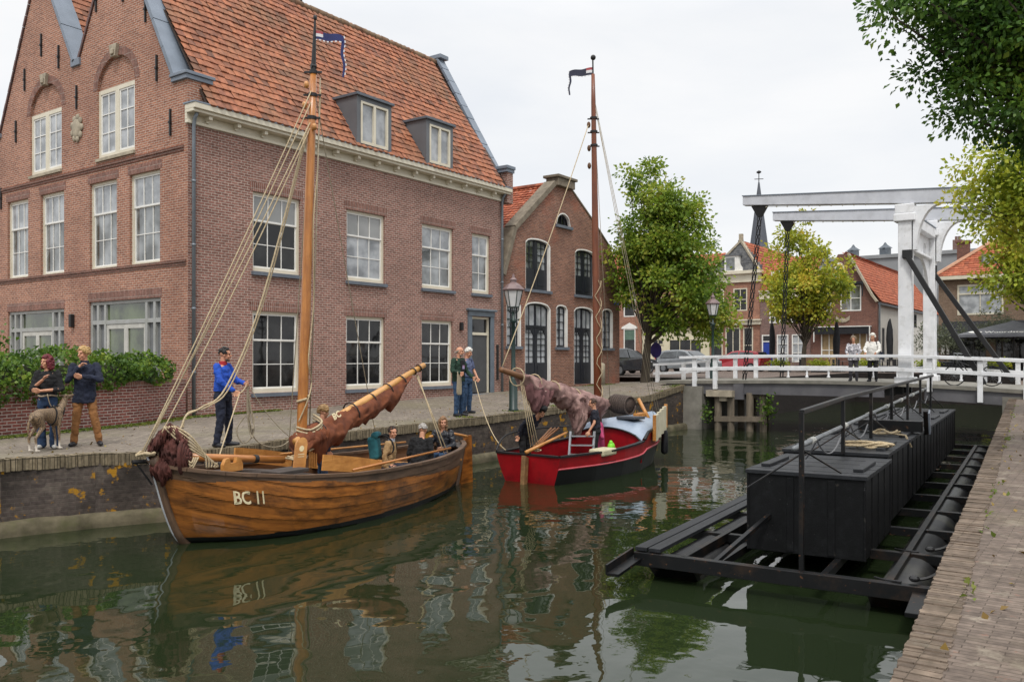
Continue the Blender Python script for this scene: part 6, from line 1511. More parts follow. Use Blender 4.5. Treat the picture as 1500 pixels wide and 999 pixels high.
m = MB(); c = croof(.2,.3); m.obox(c+V((.1,0,.05)), V((.3,0,-.01)), V((0,.26,0)), V((0,0,.035))); m.build('hatch', mat('dark_hatch', rgb('#4b4f56')), rr, bevel=.01)
m = MB()
for k in range(2): c = croof(.45+.1*k,.32); m.obox(c+V((0,0,.05)), V((.1,0,0)), V((0,.08,0)), V((0,0,.05)))
m.build('deck_fitting', LIGHTW, rr, bevel=.01)
m = MB(); bk = [rf(.57+.42*k/12,1,1,.0)+V((0,0,.02)) for k in range(13)]
for a, b in zip(bk[:-1], bk[1:]): m.bar(a, b, .06, .05)
m.build('bulwark_cap', IRON, RBT)
m = MB(); m.obox(rf(.0,.62,1)*.5+rf(.0,.62,-1)*.5+V((-.16,0,-.12)), V((.07,0,-.03)), V((0,.055,0)), V((.04,0,.44))); m.build('rudder', woodmat('weathered_rudder_wood', rgb('#8a6a45'), rgb('#6b4d2f'), rgb('#4a3320'), rough=.6, sx=2, sy=6, kind='Object'), RBT, bevel=.01)
m = MB(); m.tube([V((15.75,10.9,-.5)),V((16.9,10.55,-.12))], [.045,.03], 8); m.build('tiller', LIGHTW, RBT, smooth=True)
RM0, RM1 = V((19.3,11.08,-.3)), V((19.15,11.15,9.0))
rmp = lambda z: RM0.lerp(RM1,(z-RM0.z)/(RM1.z-RM0.z))
m = MB(); m.tube([rmp(-.3),rmp(2),rmp(5),rmp(8.2),rmp(8.9)], [.10,.10,.085,.058,.045], 14); rm = m.build('mast', woodmat('red_brown_mast', rgb('#7d4426'), rgb('#613019'), rgb('#4a2414'), rough=.45, sx=1, sy=10, coat=.2), RBT, smooth=True)
m = MB(); m.tube([rmp(8.85),rmp(9.25)], .022, 6); m.ball(rmp(9.33)+V((.02,0,0)), (.07,.07,.07)); m.build('masthead', IRON, rm)
for z in (7.05,7.4,7.75): m = MB(); m.tube([rmp(z),rmp(z+.05)], .095, 10); m.bar(rmp(z)-V((.582,-.813,0))*.16, rmp(z)+V((.582,-.813,0))*.14, .03,.03); m.build('mast_band', IRON, rm)
for z in (6.55,7.0,7.6): m = MB(); m.ball(rmp(z)-V((.582,-.813,0))*.13, (.05,.05,.085), 8, 6); m.build('pulley_block', INSW, rm, smooth=True)
pennant(RBT, rmp(9.08), (-.582,.813,0), .6, .2, .62, mat('dark_pennant', rgb('#34374a'), rough=.8))
BA, BB = V((19.35,11.05,.42)), V((14.95,11.0,1.36))
m = MB(); m.tube([BA,BA.lerp(BB,.6),BB], [.09,.085,.06], 10); gb = m.build('boom', woodmat('dark_boom_wood', rgb('#7c5535'), rgb('#5d3d25'), rgb('#3c2717'), rough=.5, sx=1, sy=10), RBT, smooth=True)
rope(sag(rmp(7.6)-V((.1,-.1,0)), BB+V((.05,0,.06)), .12), .012, 'topping_lift', ROPE, RBT)
m = MB(); furled(m, BA.lerp(BB,-.03)+V((0,0,.03)), BA.lerp(BB,.82)-V((0,0,.02)), ([0,.2,.6,.9,1],[.13,.15,.12,.09,.06]), ([0,.1,.25,.4,.55,.7,.85,.95,1],[.28,.46,.55,.42,.46,.42,.55,.4,.1]), 5.2, n=180, wid=.12, lump=.10, fr=30)
m.build('furled_sail', SAILP, RBT, smooth=True)
m = MB(); furled(m, BA.lerp(BB,.24)-V((0,.15,.1)), BA.lerp(BB,.40)-V((0,.15,.1)), ([0,.5,1],[.03,.1,.03]), ([0,.3,.6,1],[.3,.85,.95,.4]), 2.2, n=60, wid=.08, lump=.09, fr=12)
m.build('hanging_sail_fold', SAILP, RBT, smooth=True); m = MB()
furled(m, BA.lerp(BB,.60)-V((0,.12,.1)), BA.lerp(BB,.80)-V((0,.12,.1)), ([0,.5,1],[.03,.08,.03]), ([0,.4,.7,1],[.3,.65,.8,.3]), 4.2, n=60, wid=.08, lump=.08, fr=12)
m.build('hanging_sail_fold', mat('painted_shade_sailcloth', rgb('#7c5656'), rgb('#5a3d3e'), rough=.9, scale=3, bump=.6, bscale=9), RBT, smooth=True)  # second fold: darker copy of the pink cloth, shade put into its colour
for t in (.3,.52,.7,.86): c = BA.lerp(BB,t); m = MB(); m.tube([c+V((0,math.cos(a*math.pi/6)*.2,math.sin(a*math.pi/6)*.2-.04)) for a in range(13)], .015, 5); m.build('sail_tie', ROPE, gb)
m = MB()
for s in (-1,1): m.tube([rmp(.4+3.2*k/24)+V((s*.115*math.cos(k*.75),-.115*abs(math.sin(k*.75))-.0 if 1 else 0,0)) + V((0,-.02,0)) for k in range(25)], .010, 5)
m.build('mast_lashing', ROPE, rm)
for k, (q, z) in enumerate(((rf(.72,1,1),8.3),(rf(.78,1,1),8.3),(rf(.85,1,1),8.4),(rf(.72,1,-1),8.3),(rf(.8,1,-1),8.3))): rope([q, rmp(z)], .007, 'shroud', ROPEG, RBT)
for k in range(4): rope([BB.lerp(BA,.17+.012*k)-V((0,0,.1)), V((15.98+.05*k,10.9-.04*k,-.5))], .010, 'mainsheet', ROPE, RBT)
m = MB(); m.tube(ropepile(V((16.1,10.95,-.52)), .16, 18, 9, h=.06), .016, 6); m.build('sheet_coil', ROPE, RBT)
m = MB(); m.tube([V((20.65,10.9,.33)),V((20.85,11.5,.37))], [.23,.23], 16)
for k in range(8): a_ = k*.078; m.tube([V((20.65+.2*a_/.62*1.0,10.88+.6*a_/.62,.33+.04*a_/.62))+V((math.cos(q)*.24*.95,-math.cos(q)*.05,math.sin(q)*.24)) for q in [i*2*math.pi/14 for i in range(15)]], .03, 5)
m.build('winch_drum', woodmat('dark_winch_wood', rgb('#4e4038'), rgb('#3a2f29'), rgb('#241d19'), rough=.7, kind='Object'), RBT, smooth=True)
m = MB(); m.tube([V((20.9,10.75,.5)),V((20.7,10.35,.0))], .05, 8); m.build('winch_handle', LIGHTW, RBT, smooth=True)
# leeboard of pale planks on the near side
P0, P1 = rf(.665,.98,1)+rn*.07, rf(.90,1.0,1)+rn*.09
Fq = Fr((P0.x,P0.y,0), (P1-P0)*V((1,1,0)), rn); w = (V((P1.x,P1.y,0))-V((P0.x,P0.y,0))).length
PALE = mat('pale_painted_planks', rgb('#d3ccb4'), rgb('#bdb59b'), rough=.5)
m = MB()
for k in range(4): m.fbox(Fq, w*k/4+.006, w*(k+1)/4-.006, -.52+.06*k, .16+.05*k, -.03, .03)
lb = m.build('leeboard', PALE, RBT, bevel=.01)
m = MB(); m.fbox(Fq, -.05, .0, -.50, .16, -.05, .045); m.fbox(Fq, w, w+.06, -.28, .36, -.05, .045); m.build('leeboard_edge', LIGHTW, lb, bevel=.01)
m = MB(); m.tube(smooth_path([rf(.0,1,-1)+V((0,0,.05)), rf(.1,1,-1)+V((0,.1,.35)), rf(.3,1,-1)+V((0,.02,.42)), rf(.55,1,-1)+V((0,0,.3))],5), .02, 6); m.build('guard_rail', IRON, RBT)
fn = MB(); c = rf(.93,.62,1)+rn*.22; fn.cap(c+V((.0,0,.28)), c-V((0,0,.22)), .085, .10, 12); fn.tube([c+V((0,0,.3)), rf(.93,1,1)], .012, 5); tag(fn.build('fender', mat('black_rubber', rgb('#15161a'), rough=.5), smooth=True), 'long black rubber fender hanging at the bow of the red boat', 'fender')
ld = thing('step_ladder', 'aluminium ladder standing in the cockpit of the red boat', 'ladder', (17.6,10.6,-1.0))
ALU = mat('aluminium', rgb('#b5b8bc'), rgb('#a2a5a9'), rough=.35, metal=.6)
m = MB(); A0, A1 = V((17.3,10.75,-1.0)), V((17.62,10.28,-1.0)); up = V((.28,.1,.85))
for p in (A0,A1): m.bar(p, p+up, .05, .03, up=(1,0,0))
m.build('rail', ALU, ld)
for k in range(4): t = .12+.25*k; m = MB(); m.bar(A0+up*t, A1+up*t, .08, .03); m.build('rung', ALU, ld)
cs = MB(); cs.obox(V((17.55,9.95,-.58)), V((.33,.0,0)), V((0,.2,0)), V((0,0,.08))); tag(cs.build('cushion', mat('cream_cushion', rgb('#c8c0a0')), bevel=.04), 'cream cushion lying on the near side of the red boat', 'cushion')
lm = MB(); lm.ball(V((17.95,9.95,-.50)), (.10,.09,.12), 10, 8); lm.ball(V((17.93,9.95,-.41)), (.05,.05,.07)); tag(lm.build('bag', mat('lime_green_bag', rgb('#7fd62a'), rough=.5), smooth=True), 'bright lime green bag beside the cream cushion on the red boat', 'bag')
ol = MB()
for k in range(3): ol.tube([V((16.7+.05*k,11.4,-.55)), V((17.8+.08*k,11.55-.06*k,-.12))], .025, 6)
tag(ol.build('oar_bundle', MASTW, smooth=True), 'bundle of varnished oars in the cockpit of the red boat', 'oars')
# ------------------------------------------------------------------ people
SKIN = mat('skin', rgb('#c99678'), rgb('#b98266'), rough=.55, scale=8, bump=.05)
EYE = mat('dark_eye', (.02,.015,.012), rough=.2, bump=0)
JEANS = mat('blue_denim', rgb('#35506f'), rgb('#263c57'), rough=.9, scale=9, bump=.3, bscale=25)
NAVYC = mat('navy_cloth', rgb('#1d2233'), rgb('#141827'), rough=.85, scale=8, bump=.35, bscale=18)
BLACKC = mat('black_cloth', rgb('#17171a'), rgb('#0f0f11'), rough=.85, scale=8, bump=.35, bscale=18)
SHOE = mat('dark_shoe_leather', rgb('#22232a'), rgb('#17181c'), rough=.5)
def cloth(name, c, c2=None, sc=8): return mat(name, rgb(c), rgb(c2) if c2 else None, rough=.88, scale=sc, bump=.35, bscale=18)
def remeshed(m, name, mt, par, vox, it=4):
    o = m.build(name, mt, par, smooth=True)
    r = o.modifiers.new('join', 'REMESH'); r.mode = 'VOXEL'; r.voxel_size = vox; r.use_smooth_shade = True
    if it: s = o.modifiers.new('soften', 'SMOOTH'); s.factor = .5; s.iterations = it
    return o
def ring(m, secs, n=18):                     # secs: (centre, half width vector, half depth vector)
    vs = []; 
    for c, a, b in secs:
        for j in range(n):
            t = 2*math.pi*j/n; vs.append(V(c)+V(a)*math.cos(t)+V(b)*math.sin(t))
    fs = []
    for i in range(len(secs)-1):
        for j in range(n): j2 = (j+1)%n; fs.append((i*n+j, i*n+j2, (i+1)*n+j2, (i+1)*n+j))
    fs += [tuple(range(n))[::-1], tuple((len(secs)-1)*n+j for j in range(n))]
    m.add(vs, fs)
def hand(m, w, d, side_v, curl=.6, s=1.0, thumb=1):
    """palm, four curled fingers and a thumb, from the wrist w along d; side_v runs across the knuckles"""
    d = V(d).normalized(); sv = V(side_v); sv = (sv-d*sv.dot(d)).normalized(); nn = d.cross(sv)
    pl_ = .085*s
    for k in range(4): m.cap(w, w+d*pl_+sv*(.026*(k-1.5)*s), .018*s, .015*s, 8)
    for k, L_ in enumerate((.068,.078,.074,.058)):
        p = w+d*pl_+sv*(.025*(k-1.5)*s); dd = d
        for q in range(3):
            ang = curl*(.5+.4*q); dd = (d*math.cos(ang)+nn*math.sin(ang)).normalized()
            e = p+dd*L_*s*(.42-.06*q); m.cap(p, e, .0105*s-.0012*q*s, .0095*s-.0012*q*s, 7); p = e
    p = w+d*.025*s-sv*.028*s*thumb; e = p+(d*.7-sv*.75*thumb+nn*.35).normalized()*.045*s; m.cap(p, e, .015*s, .012*s, 7); m.cap(e, e+(d*.9-sv*.2*thumb+nn*.4).normalized()*.035*s, .012*s, .010*s, 7)
def person(label, loc, yaw, h=1.75, lean=0, hl=None, hd=(0,0), arms=None, legs=None, top=NAVYC, sleeves='long', pants=JEANS, shoes=SHOE, hair=None, hairstyle='short', coat=0, girth=1.0,
           sit=0, beard=None, collar=None, flare=0, skin=SKIN, group=None, topname='jacket', bald=False, shouldw=1.0, skirt=None):
    """local frame: x forward, y to the person's left; joints scaled from a 1.75 m figure"""
    k = h/1.75; T = thing('person', label, 'person', loc, yaw, group); Wm = MATW[T.name]
    hipz = sit if sit else .92
    Ru = Matrix.Rotation(lean, 3, 'Y')
    hipc = V((0,0,hipz))
    def U(p): return hipc+Ru @ (V(p)-V((0,0,.92)))                   # upper body points written for a standing figure
    G = lambda p: Wm @ (V(p)*k)
    g = girth; D3 = Wm.to_3x3()
    ve = lambda p: D3 @ (V(p)*k)
    def usec(x, y, z, a, b, up=True):
        c = U((x,y,z)) if up else V((x,y,z)); ax = V((0,a,0)); bx = (Ru if up else Matrix.Identity(3)) @ V((b,0,0)); return (G(c), ve(ax), ve(bx))
    sw = .185*shouldw
    A = arms or {}
    sh = {s: U((-.01, s*sw, 1.415)) for s in (1,-1)}
    el = {s: V(A.get(('e',s), tuple(U((-.03, s*.245*shouldw, 1.14))))) for s in (1,-1)}
    wr = {s: V(A.get(('w',s), tuple(U((.06, s*.245*shouldw, .90))))) for s in (1,-1)}
    Lg = legs or {}
    hp = {s: V((0, s*.09, hipz)) for s in (1,-1)}
    kn = {s: V(Lg.get(('k',s), (.03, s*.105, .50) if not sit else (.42, s*.11, hipz+.02))) for s in (1,-1)}
    an = {s: V(Lg.get(('a',s), (.0, s*.11, .085) if not sit else (.40, s*.11, hipz-.36))) for s in (1,-1)}
    fa = {s: Lg.get(('f',s), s*.25) for s in (1,-1)}
    nk = U((0,0,1.46)); Rh = Matrix.Rotation(hd[0], 3, 'Z') @ Matrix.Rotation(hd[1]+lean*.4, 3, 'Y')
    hc = nk+Ru @ V((.0,0,.05))+Rh @ V((.025,0,.125))
    H = lambda p: G(hc+Rh @ V(p))
    # body: head, neck, trunk, limbs and hands in one skin
    m = MB()
    rot = (D3 @ Rh)
    m.ball(H((-.008,0,.03)), V((.094,.074,.088))*k, 16, 12, rot); m.ball(H((.018,0,-.045)), V((.068,.058,.070))*k, 14, 10, rot); m.ball(H((.045,0,-.092)), V((.032,.034,.026))*k, 10, 8, rot)
    m.cap(H((.082,0,.022)), H((.104,0,-.022)), .009*k, .016*k, 8); m.ball(H((.082,0,-.062)), V((.014,.026,.012))*k, 8, 6, rot); m.ball(H((.072,0,.035)), V((.02,.055,.014))*k, 10, 6, rot)
    for s in (1,-1): m.ball(H((-.005,s*.074,-.01)), V((.022,.012,.032))*k, 8, 6, rot); m.ball(H((.06,s*.035,-.03)), V((.03,.024,.026))*k, 8, 6, rot)
    m.cap(G(nk-V((0,0,.05))), G(hc+Rh @ V((-.018,0,-.06))), .058*k, .052*k, 12)
    ring(m, [usec(0,0,.90,.13*g,.09*g), usec(0,0,1.10,.12*g,.085*g), usec(0,0,1.30,.14,.09), usec(0,0,1.42,.13,.07), usec(0,0,1.47,.06,.055)])
    for s in (1,-1):
        m.cap(G(sh[s]), G(el[s]), .046*k, .038*k); m.cap(G(el[s]), G(wr[s]), .038*k, .026*k)
        fd = (wr[s]-el[s]).normalized(); fd = V(A.get(('d',s), tuple(fd))); hand(m, G(wr[s]), D3 @ fd, D3 @ V(A.get(('s',s), (.3, 0, 1) if abs(fd.z) < .7 else (1,0,0))), A.get(('c',s), .7), k*1.0, A.get(('t',s), 1))
        m.cap(G(hp[s]), G(kn[s]), .075*k, .05*k); m.cap(G(kn[s]), G(an[s]), .048*k, .033*k)
        fdv = V((math.cos(fa[s]), math.sin(fa[s]), 0)); m.cap(G(an[s]-V((0,0,.035))), G(an[s]+fdv*.12-V((0,0,.05))), .032*k, .026*k)
    remeshed(m, 'body', skin, T, .0075, 2)
    m = MB()
    for s in (1,-1): m.ball(H((.083,s*.031,.006)), .0085*k, 8, 6)
    m.build('eyes', EYE, T, smooth=True)
    # trousers
    m = MB(); pr = .088*g
    if sit: ring(m, [usec(-.02,0,hipz-.10,.15*g,.11*g,False), usec(-.01,0,hipz,.17*g,.13*g,False), usec(0,0,.99,.155*g,.115*g)])
    else: ring(m, [usec(0,0,.80,.15*g,.10*g,False), usec(-.01,0,.88,.172*g,.125*g,False), usec(0,0,.96,.16*g,.115*g,False), usec(0,0,1.03,.145*g,.105*g,False)])
    for s in (1,-1):
        m.cap(G(hp[s]-V((0,0,.02))), G(kn[s]), pr*k, .066*g*k, 14); m.cap(G(kn[s]), G(an[s]+V((0,0,.0))), .066*g*k, (.058+flare)*k, 14)
    o = remeshed(m, 'trousers', pants, T, .012, 4)
    d = o.modifiers.new('folds', 'DISPLACE'); tx = bpy.data.textures.get('cloth_folds') or bpy.data.textures.new('cloth_folds', 'CLOUDS'); tx.noise_scale = .075; tx.noise_depth = 3; d.texture = tx; d.strength = .04; d.mid_level = .5
    for s in (1,-1):
        m = MB(); fdv = V((math.cos(fa[s]), math.sin(fa[s]), 0)); b = an[s]-V((0,0,.045))
        m.cap(G(b-fdv*.05), G(b+fdv*.06), .044*k, .046*k, 10); m.cap(G(b+fdv*.06-V((0,0,.004))), G(b+fdv*.165-V((0,0,.008))), .046*k, .036*k, 10); m.cap(G(b+V((0,0,.03))), G(b), .043*k, .044*k)
        remeshed(m, 'shoe', shoes, T, .010, 2)
    # top
    m = MB(); lo = .98-coat
    ring(m, [usec(0,0,lo,.172*g+.05*coat,.13*g+.04*coat), usec(0,0,1.02,.168*g,.128*g), usec(.005,0,1.12,.158*g,.125*g), usec(.01,0,1.28,.175*(.5+.5*g),.122*(.5+.5*g)), usec(0,0,1.39,.165*shouldw,.10), usec(-.005,0,1.445,.105,.078), usec(-.005,0,1.475,.070,.064)], 22)
    for s in (1,-1):
        m.cap(G(sh[s]), G(el[s]), .070*k, .056*k, 14)
        e2 = wr[s] if sleeves == 'long' else el[s]
        if sleeves == 'long': m.cap(G(el[s]), G(el[s].lerp(wr[s],.95)), .056*k, .042*k, 14)
        elif sleeves == 'mid': m.cap(G(el[s]), G(el[s].lerp(wr[s],.35)), .054*k, .048*k, 14)
    if sleeves == 'short':
        m2 = MB(); m2.v, m2.f, m2.m, m2.uv = m.v[:22*7], [f for f in m.f if max(f) < 22*7], [], []; m2.m = [0]*len(m2.f); m2.uv = [None]*len(m2.f)
        for s in (1,-1): m2.cap(G(sh[s]), G(sh[s].lerp(el[s],.62)), .070*k, .064*k, 14)
        m = m2
    if collar: 
        mc = MB(); ring(mc, [usec(-.005,0,1.435,.09,.078), usec(0,0,1.47,.078,.07), usec(.0,0,1.52,.072,.066)], 18); remeshed(mc, 'collar', collar, T, .010, 2)
    o = remeshed(m, topname, top, T, .012, 5)
    d = o.modifiers.new('folds', 'DISPLACE'); d.texture = tx; d.strength = .05; d.mid_level = .5
    # hair
    if hair:
        m = MB(); rr = random.Random(int(abs(loc[0]*97+loc[1]*31)))
        if hairstyle == 'bald':
            for s in (1,-1):
                for q in range(6): m.ball(H((-.015-.022*q*.8,s*(.074-.008*q),.0-.01*q+.02)), .022*k, 8, 6)
        else:
            big = {'short':0, 'curly':.018, 'bob':.012, 'long':.006, 'tousled':.012}[hairstyle]
            for q in range(60):
                a = rr.uniform(-math.pi,math.pi); e = rr.uniform(-.25,1.5) if abs(a) > 1.0 else rr.uniform(.62,1.5)
                v = V((math.cos(a)*math.cos(e)*.088-.012, math.sin(a)*math.cos(e)*.074, .035+math.sin(e)*.085)); m.ball(H(v), (.024+big*rr.uniform(.5,1.6))*k, 7, 5)
            if hairstyle in ('bob','long'):
                dn = .12 if hairstyle == 'bob' else .24
                for q in range(46):
                    a = rr.uniform(1.05,2*math.pi-1.05); z = rr.uniform(-dn,.03); r_ = 1.08 if hairstyle == 'bob' else 1-.1*(z < -.1)
                    m.ball(H((math.cos(a)*.088*r_-.014, math.sin(a)*.080*r_, z)), (.026+big)*k, 7, 5)
        o = remeshed(m, 'hair', hair, T, .009, 1); d = o.modifiers.new('strands', 'DISPLACE'); t2 = bpy.data.textures.get('hair_strands') or bpy.data.textures.new('hair_strands', 'CLOUDS'); t2.noise_scale = .028; d.texture = t2; d.strength = .035 if hairstyle != 'bald' else .01; d.mid_level = .5
    if beard:
        m = MB()
        for q in range(26): a = -1.2+2.4*q/25; m.ball(H((.012+.062*math.cos(a), .062*math.sin(a), -.082-.016*math.cos(a))), .02*k, 7, 5)
        remeshed(m, 'beard', beard, T, .010, 2)
    return T, G
def hairm(n, a, b): return mat(n, rgb(a), rgb(b), rough=.6, scale=30, bump=.6, bscale=60)
zs = lambda x, y: zL(x,y)+.008
YAWC = lambda x, y: math.atan2(-y, -x)        # facing the camera from there
# woman with the dog
x, y = 7.58, 15.55
WG, _ = person('woman with dark red bob, black top and wide jeans, arms folded beside the greyhound', (x,y,zs(x,y)), YAWC(x,y)-.25, 1.63, hd=(-.65,.0),
   arms={('e',-1):(.06,-.25,1.13),('w',-1):(.27,-.02,1.30),('d',-1):(.2,.55,.8),('e',1):(.06,.25,1.12),('w',1):(.29,-.04,1.10),('d',1):(.15,-1,.1),('c',1):.4},
   top=cloth('black_knit','#151518','#0e0e10'), sleeves='mid', topname='pullover', pants=mat('dark_denim', rgb('#233a58'), rgb('#1a2c45'), rough=.9, scale=9, bump=.3), shoes=mat('pale_trainers', rgb('#c9c7c2')), hair=hairm('dark_red_hair','#6e1622','#4a0d16'), hairstyle='bob', flare=.035, girth=.98, shouldw=.9)
m = MB(); m.tube([_((.165*math.cos(a),.165*math.sin(a)*.95+.0,1.0+.01*math.sin(3*a))) for a in [2*math.pi*q/20 for q in range(21)]], .016, 6); m.build('belt', mat('beige_belt', rgb('#a3927c')), WG, smooth=True)
# man in navy jacket
x, y = 8.28, 15.62
person('blond man in navy jacket and mustard trousers, hand on his chin', (x,y,zs(x,y)), YAWC(x,y)-.1, 1.80, hd=(-.75,.0),
   arms={('e',-1):(.10,-.26,1.17),('w',-1):(.19,-.07,1.40),('d',-1):(-.1,.55,.75),('c',-1):1.3,('e',1):(.12,.27,1.18),('w',1):(.26,.0,1.24),('d',1):(.0,-1,.1)},
   legs={('k',1):(.04,.16,.50),('a',1):(.0,.24,.085),('k',-1):(.03,-.13,.50),('a',-1):(.02,-.17,.085)},
   top=cloth('navy_jacket_cloth','#1c2338','#141a2b'), coat=.22, pants=cloth('mustard_trousers','#94663a','#7d5430'), hair=hairm('sandy_blond_hair','#c2a06c','#93733f'), hairstyle='tousled', girth=1.08, collar=cloth('navy_collar','#1c2338'))
# man in blue fleece with rope
x, y = 9.86, 13.68
PB, GB_ = person('dark haired man in bright blue fleece and navy trousers holding a mooring rope', (x,y,zs(x,y)), YAWC(x,y)+1.05, 1.83, hd=(.45,.08),
   arms={('e',-1):(.10,-.27,1.16),('w',-1):(.30,-.16,1.00),('d',-1):(.6,.2,-.5),('c',-1):1.3,('e',1):(.10,.27,1.17),('w',1):(.36,.10,1.12),('d',1):(.8,-.2,.1),('c',1):1.3},
   legs={('k',1):(.05,.12,.50),('a',1):(.02,.16,.085),('k',-1):(.03,-.12,.50),('a',-1):(-.03,-.16,.085)},
   top=cloth('royal_blue_fleece','#1d4fb4','#183f98'), topname='fleece', pants=cloth('navy_work_trousers','#1a2034','#131827'), hair=hairm('black_hair','#1d1815','#0f0d0c'), hairstyle='short', beard=hairm('dark_stubble','#4a3a31','#352a24'), girth=1.14, collar=cloth('red_collar','#a5262c'))
w1, w2 = GB_((.40,-.14,.95)), GB_((.43,.08,1.12))
o = rope(sag(w2, w1, .03, 6)+[w1.lerp(V((8.15,11.5,-.1)), q/8) for q in range(1,9)], .012, 'mooring_rope', ROPE); tag(o, 'pale mooring rope from the man in blue to the bow of the wooden boat', 'rope')
loop = lambda a, b, z0, dx: smooth_path([w2, w2+V((a,-.02,-.5)), w2+V((a+.03,-.05,z0+.12)), w2+V((a+dx*.5,-.1,z0)), w2+V((a+dx,-.06,z0+.2)), w2+V((b,-.02,-.45)), w2], 6)
m = MB(); m.tube(loop(-.02,.05,-1.0,.12), .012, 6); m.tube(loop(.0,.06,-.85,.10), .012, 6); m.tube(smooth_path([w2, w2+V((.05,0,-.6)), w2+V((.12,.02,-.95)), w2+V((.35,-.04,-1.18)), w2+V((.75,-.05,-1.22)), w2+V((1.05,-.02,-1.05)), w2+V((1.12,0,-.8))],7), .012, 6); m.tube(sag(w2, V((11.7,12.9,-.2)), .35, 16), .008, 5); m.tube(smooth_path([w2+V((-.05,0,-.6)), w2+V((-.2,.05,-.85)), w2+V((-.1,.0,-1.1)), w2+V((.1,-.03,-.95)), w2+V((0,0,-.6))],6), .012, 6)
tag(m.build('rope_loops', ROPEG, smooth=True), 'loops of grey rope hanging from the hands of the man in blue', 'rope')
# two men by the window
x, y = 18.35, 14.95
PG, GG = person('bearded man in green cardigan and jeans with a rope coil over his arm', (x,y,zs(x,y)), YAWC(x,y)+.95, 1.90, hd=(.35,.1),
   arms={('e',-1):(.02,-.29,1.15),('w',-1):(.22,-.26,1.10),('d',-1):(.8,.2,-.2),('c',-1):1.2,('e',1):(.08,.27,1.12),('w',1):(.36,.12,.98),('d',1):(.8,-.1,-.2),('c',1):1.3},
   top=cloth('dark_green_cardigan','#1c3a2a','#14291e'), coat=.1, topname='cardigan', hair=hairm('grey_side_hair','#9b9186','#7b7168'), hairstyle='bald', beard=hairm('grey_beard','#8d8379','#6b625a'), girth=1.15)
m = MB(); 
ring(m, [(GG((.125,0,1.0)),(0,0,0),(0,0,0))], 3) if False else None
D3g = MATW[PG.name].to_3x3()
m.obox(GG((.128,.0,1.2)), D3g @ V((.03,0,0)), D3g @ V((0,.085,0)), V((0,0,.24))); m.build('t_shirt', BLACKC, PG, bevel=.025)
m = MB(); m.obox(GG((.158,.0,1.24)), D3g @ V((.006,0,0)), D3g @ V((0,.045,0)), V((0,0,.05))); m.build('shirt_print', mat('pale_shirt_print', rgb('#9aa0c8'), rgb('#b06a80'), scale=14), PG, bevel=.004)
cc = GG((.20,-.26,.80)); m = MB()
for q in range(9): dx = (q-4)*.014; m.tube(smooth_path([cc+V((dx,0,.36)), cc+V((dx-.05,-.03,.1)), cc+V((dx-.09,-.05,-.2)), cc+V((dx-.02,-.05,-.24)), cc+V((dx+.02,-.02,.05)), cc+V((dx+.02,0,.36))],5), .012, 5)
tag(m.build('rope_coil', ROPEG, smooth=True), 'thick coil of grey rope hung over the arm of the man in the green cardigan', 'rope')
o = rope(sag(GG((.42,.1,.96)), V((15.95,11.6,-.5)), .35, 18), .012, 'mooring_rope', ROPE); tag(o, 'pale mooring rope from the man in the green cardigan to the red boat', 'rope')
x, y = 19.2, 15.35
person('white haired man in grey blue shirt and jeans, behind the man in the cardigan', (x,y,zs(x,y)), YAWC(x,y)+.9, 1.86, hd=(.25,.3), top=cloth('grey_blue_shirt','#5d6683','#4c5470'), topname='shirt', sleeves='short', hair=hairm('white_hair','#dcd9d2','#bdb9b0'), hairstyle='tousled', girth=1.1,
   arms={('e',1):(.06,.26,1.14),('w',1):(.22,.2,.95)})
# in the wooden boat
wy = YAWC(10.75,11.9)
person('curly haired person in navy jacket and jeans standing behind the mast of the wooden boat', (10.75,11.98,-.90), wy+1.9, 1.62, hd=(.1,.1), top=cloth('navy_windbreaker','#27344c','#1b2436'), coat=.1, hair=hairm('curly_dark_blond_hair','#a07f55','#77592f'), hairstyle='curly', girth=1.05)
PT, GT = person('smiling woman in tan jacket wearing a teal backpack, seated in the wooden boat', (12.2,11.72,-.96), wy+1.25, 1.66, lean=.15, hd=(-.75,0), sit=.47, top=cloth('tan_jacket_cloth','#a88a62','#8f734e'), coat=.06, pants=NAVYC, hair=hairm('dark_brown_hair','#3a2a20','#271b14'), hairstyle='short', collar=cloth('pale_scarf','#c9c4bd','#9aa0b0',20))
D3t = MATW[PT.name].to_3x3(); BPK = thing('backpack', 'teal roll-top backpack on the back of the woman in the tan jacket', 'backpack', tuple(GT((-.25,0,.6))))
TEAL = cloth('teal_backpack_cloth','#2c6f78','#1f5660')
m = MB(); m.obox(GT((-.27,0,.86)), D3t @ V((.10,0,.02)), D3t @ V((0,.15,0)), D3t @ V((-.03,0,.23))); m.build('bag', TEAL, BPK, bevel=.06, seg=3)
m = MB(); m.tube([GT((-.24,-.15,1.12)),GT((-.24,.15,1.12))], .07, 10); m.build('roll_top', TEAL, BPK, smooth=True, bevel=.0)
m = MB(); 
for s in (1,-1): m.tube(smooth_path([GT((-.18,s*.09,1.08)),GT((-.05,s*.10,1.13)),GT((.12,s*.11,1.0)),GT((.14,s*.13,.8)),GT((-.1,s*.17,.66))],4), .018, 6)
m.build('strap', BLACKC, BPK, smooth=True)
person('grey haired person in black coat seated with their back turned in the wooden boat', (12.95,11.55,-.96), wy+2.6, 1.70, lean=.18, hd=(.0,.1), sit=.45, top=cloth('black_coat_cloth','#131316','#0c0c0e'), coat=.08, pants=BLACKC, hair=hairm('grey_hair','#b5b0aa','#8a857f'), hairstyle='short', girth=1.2)
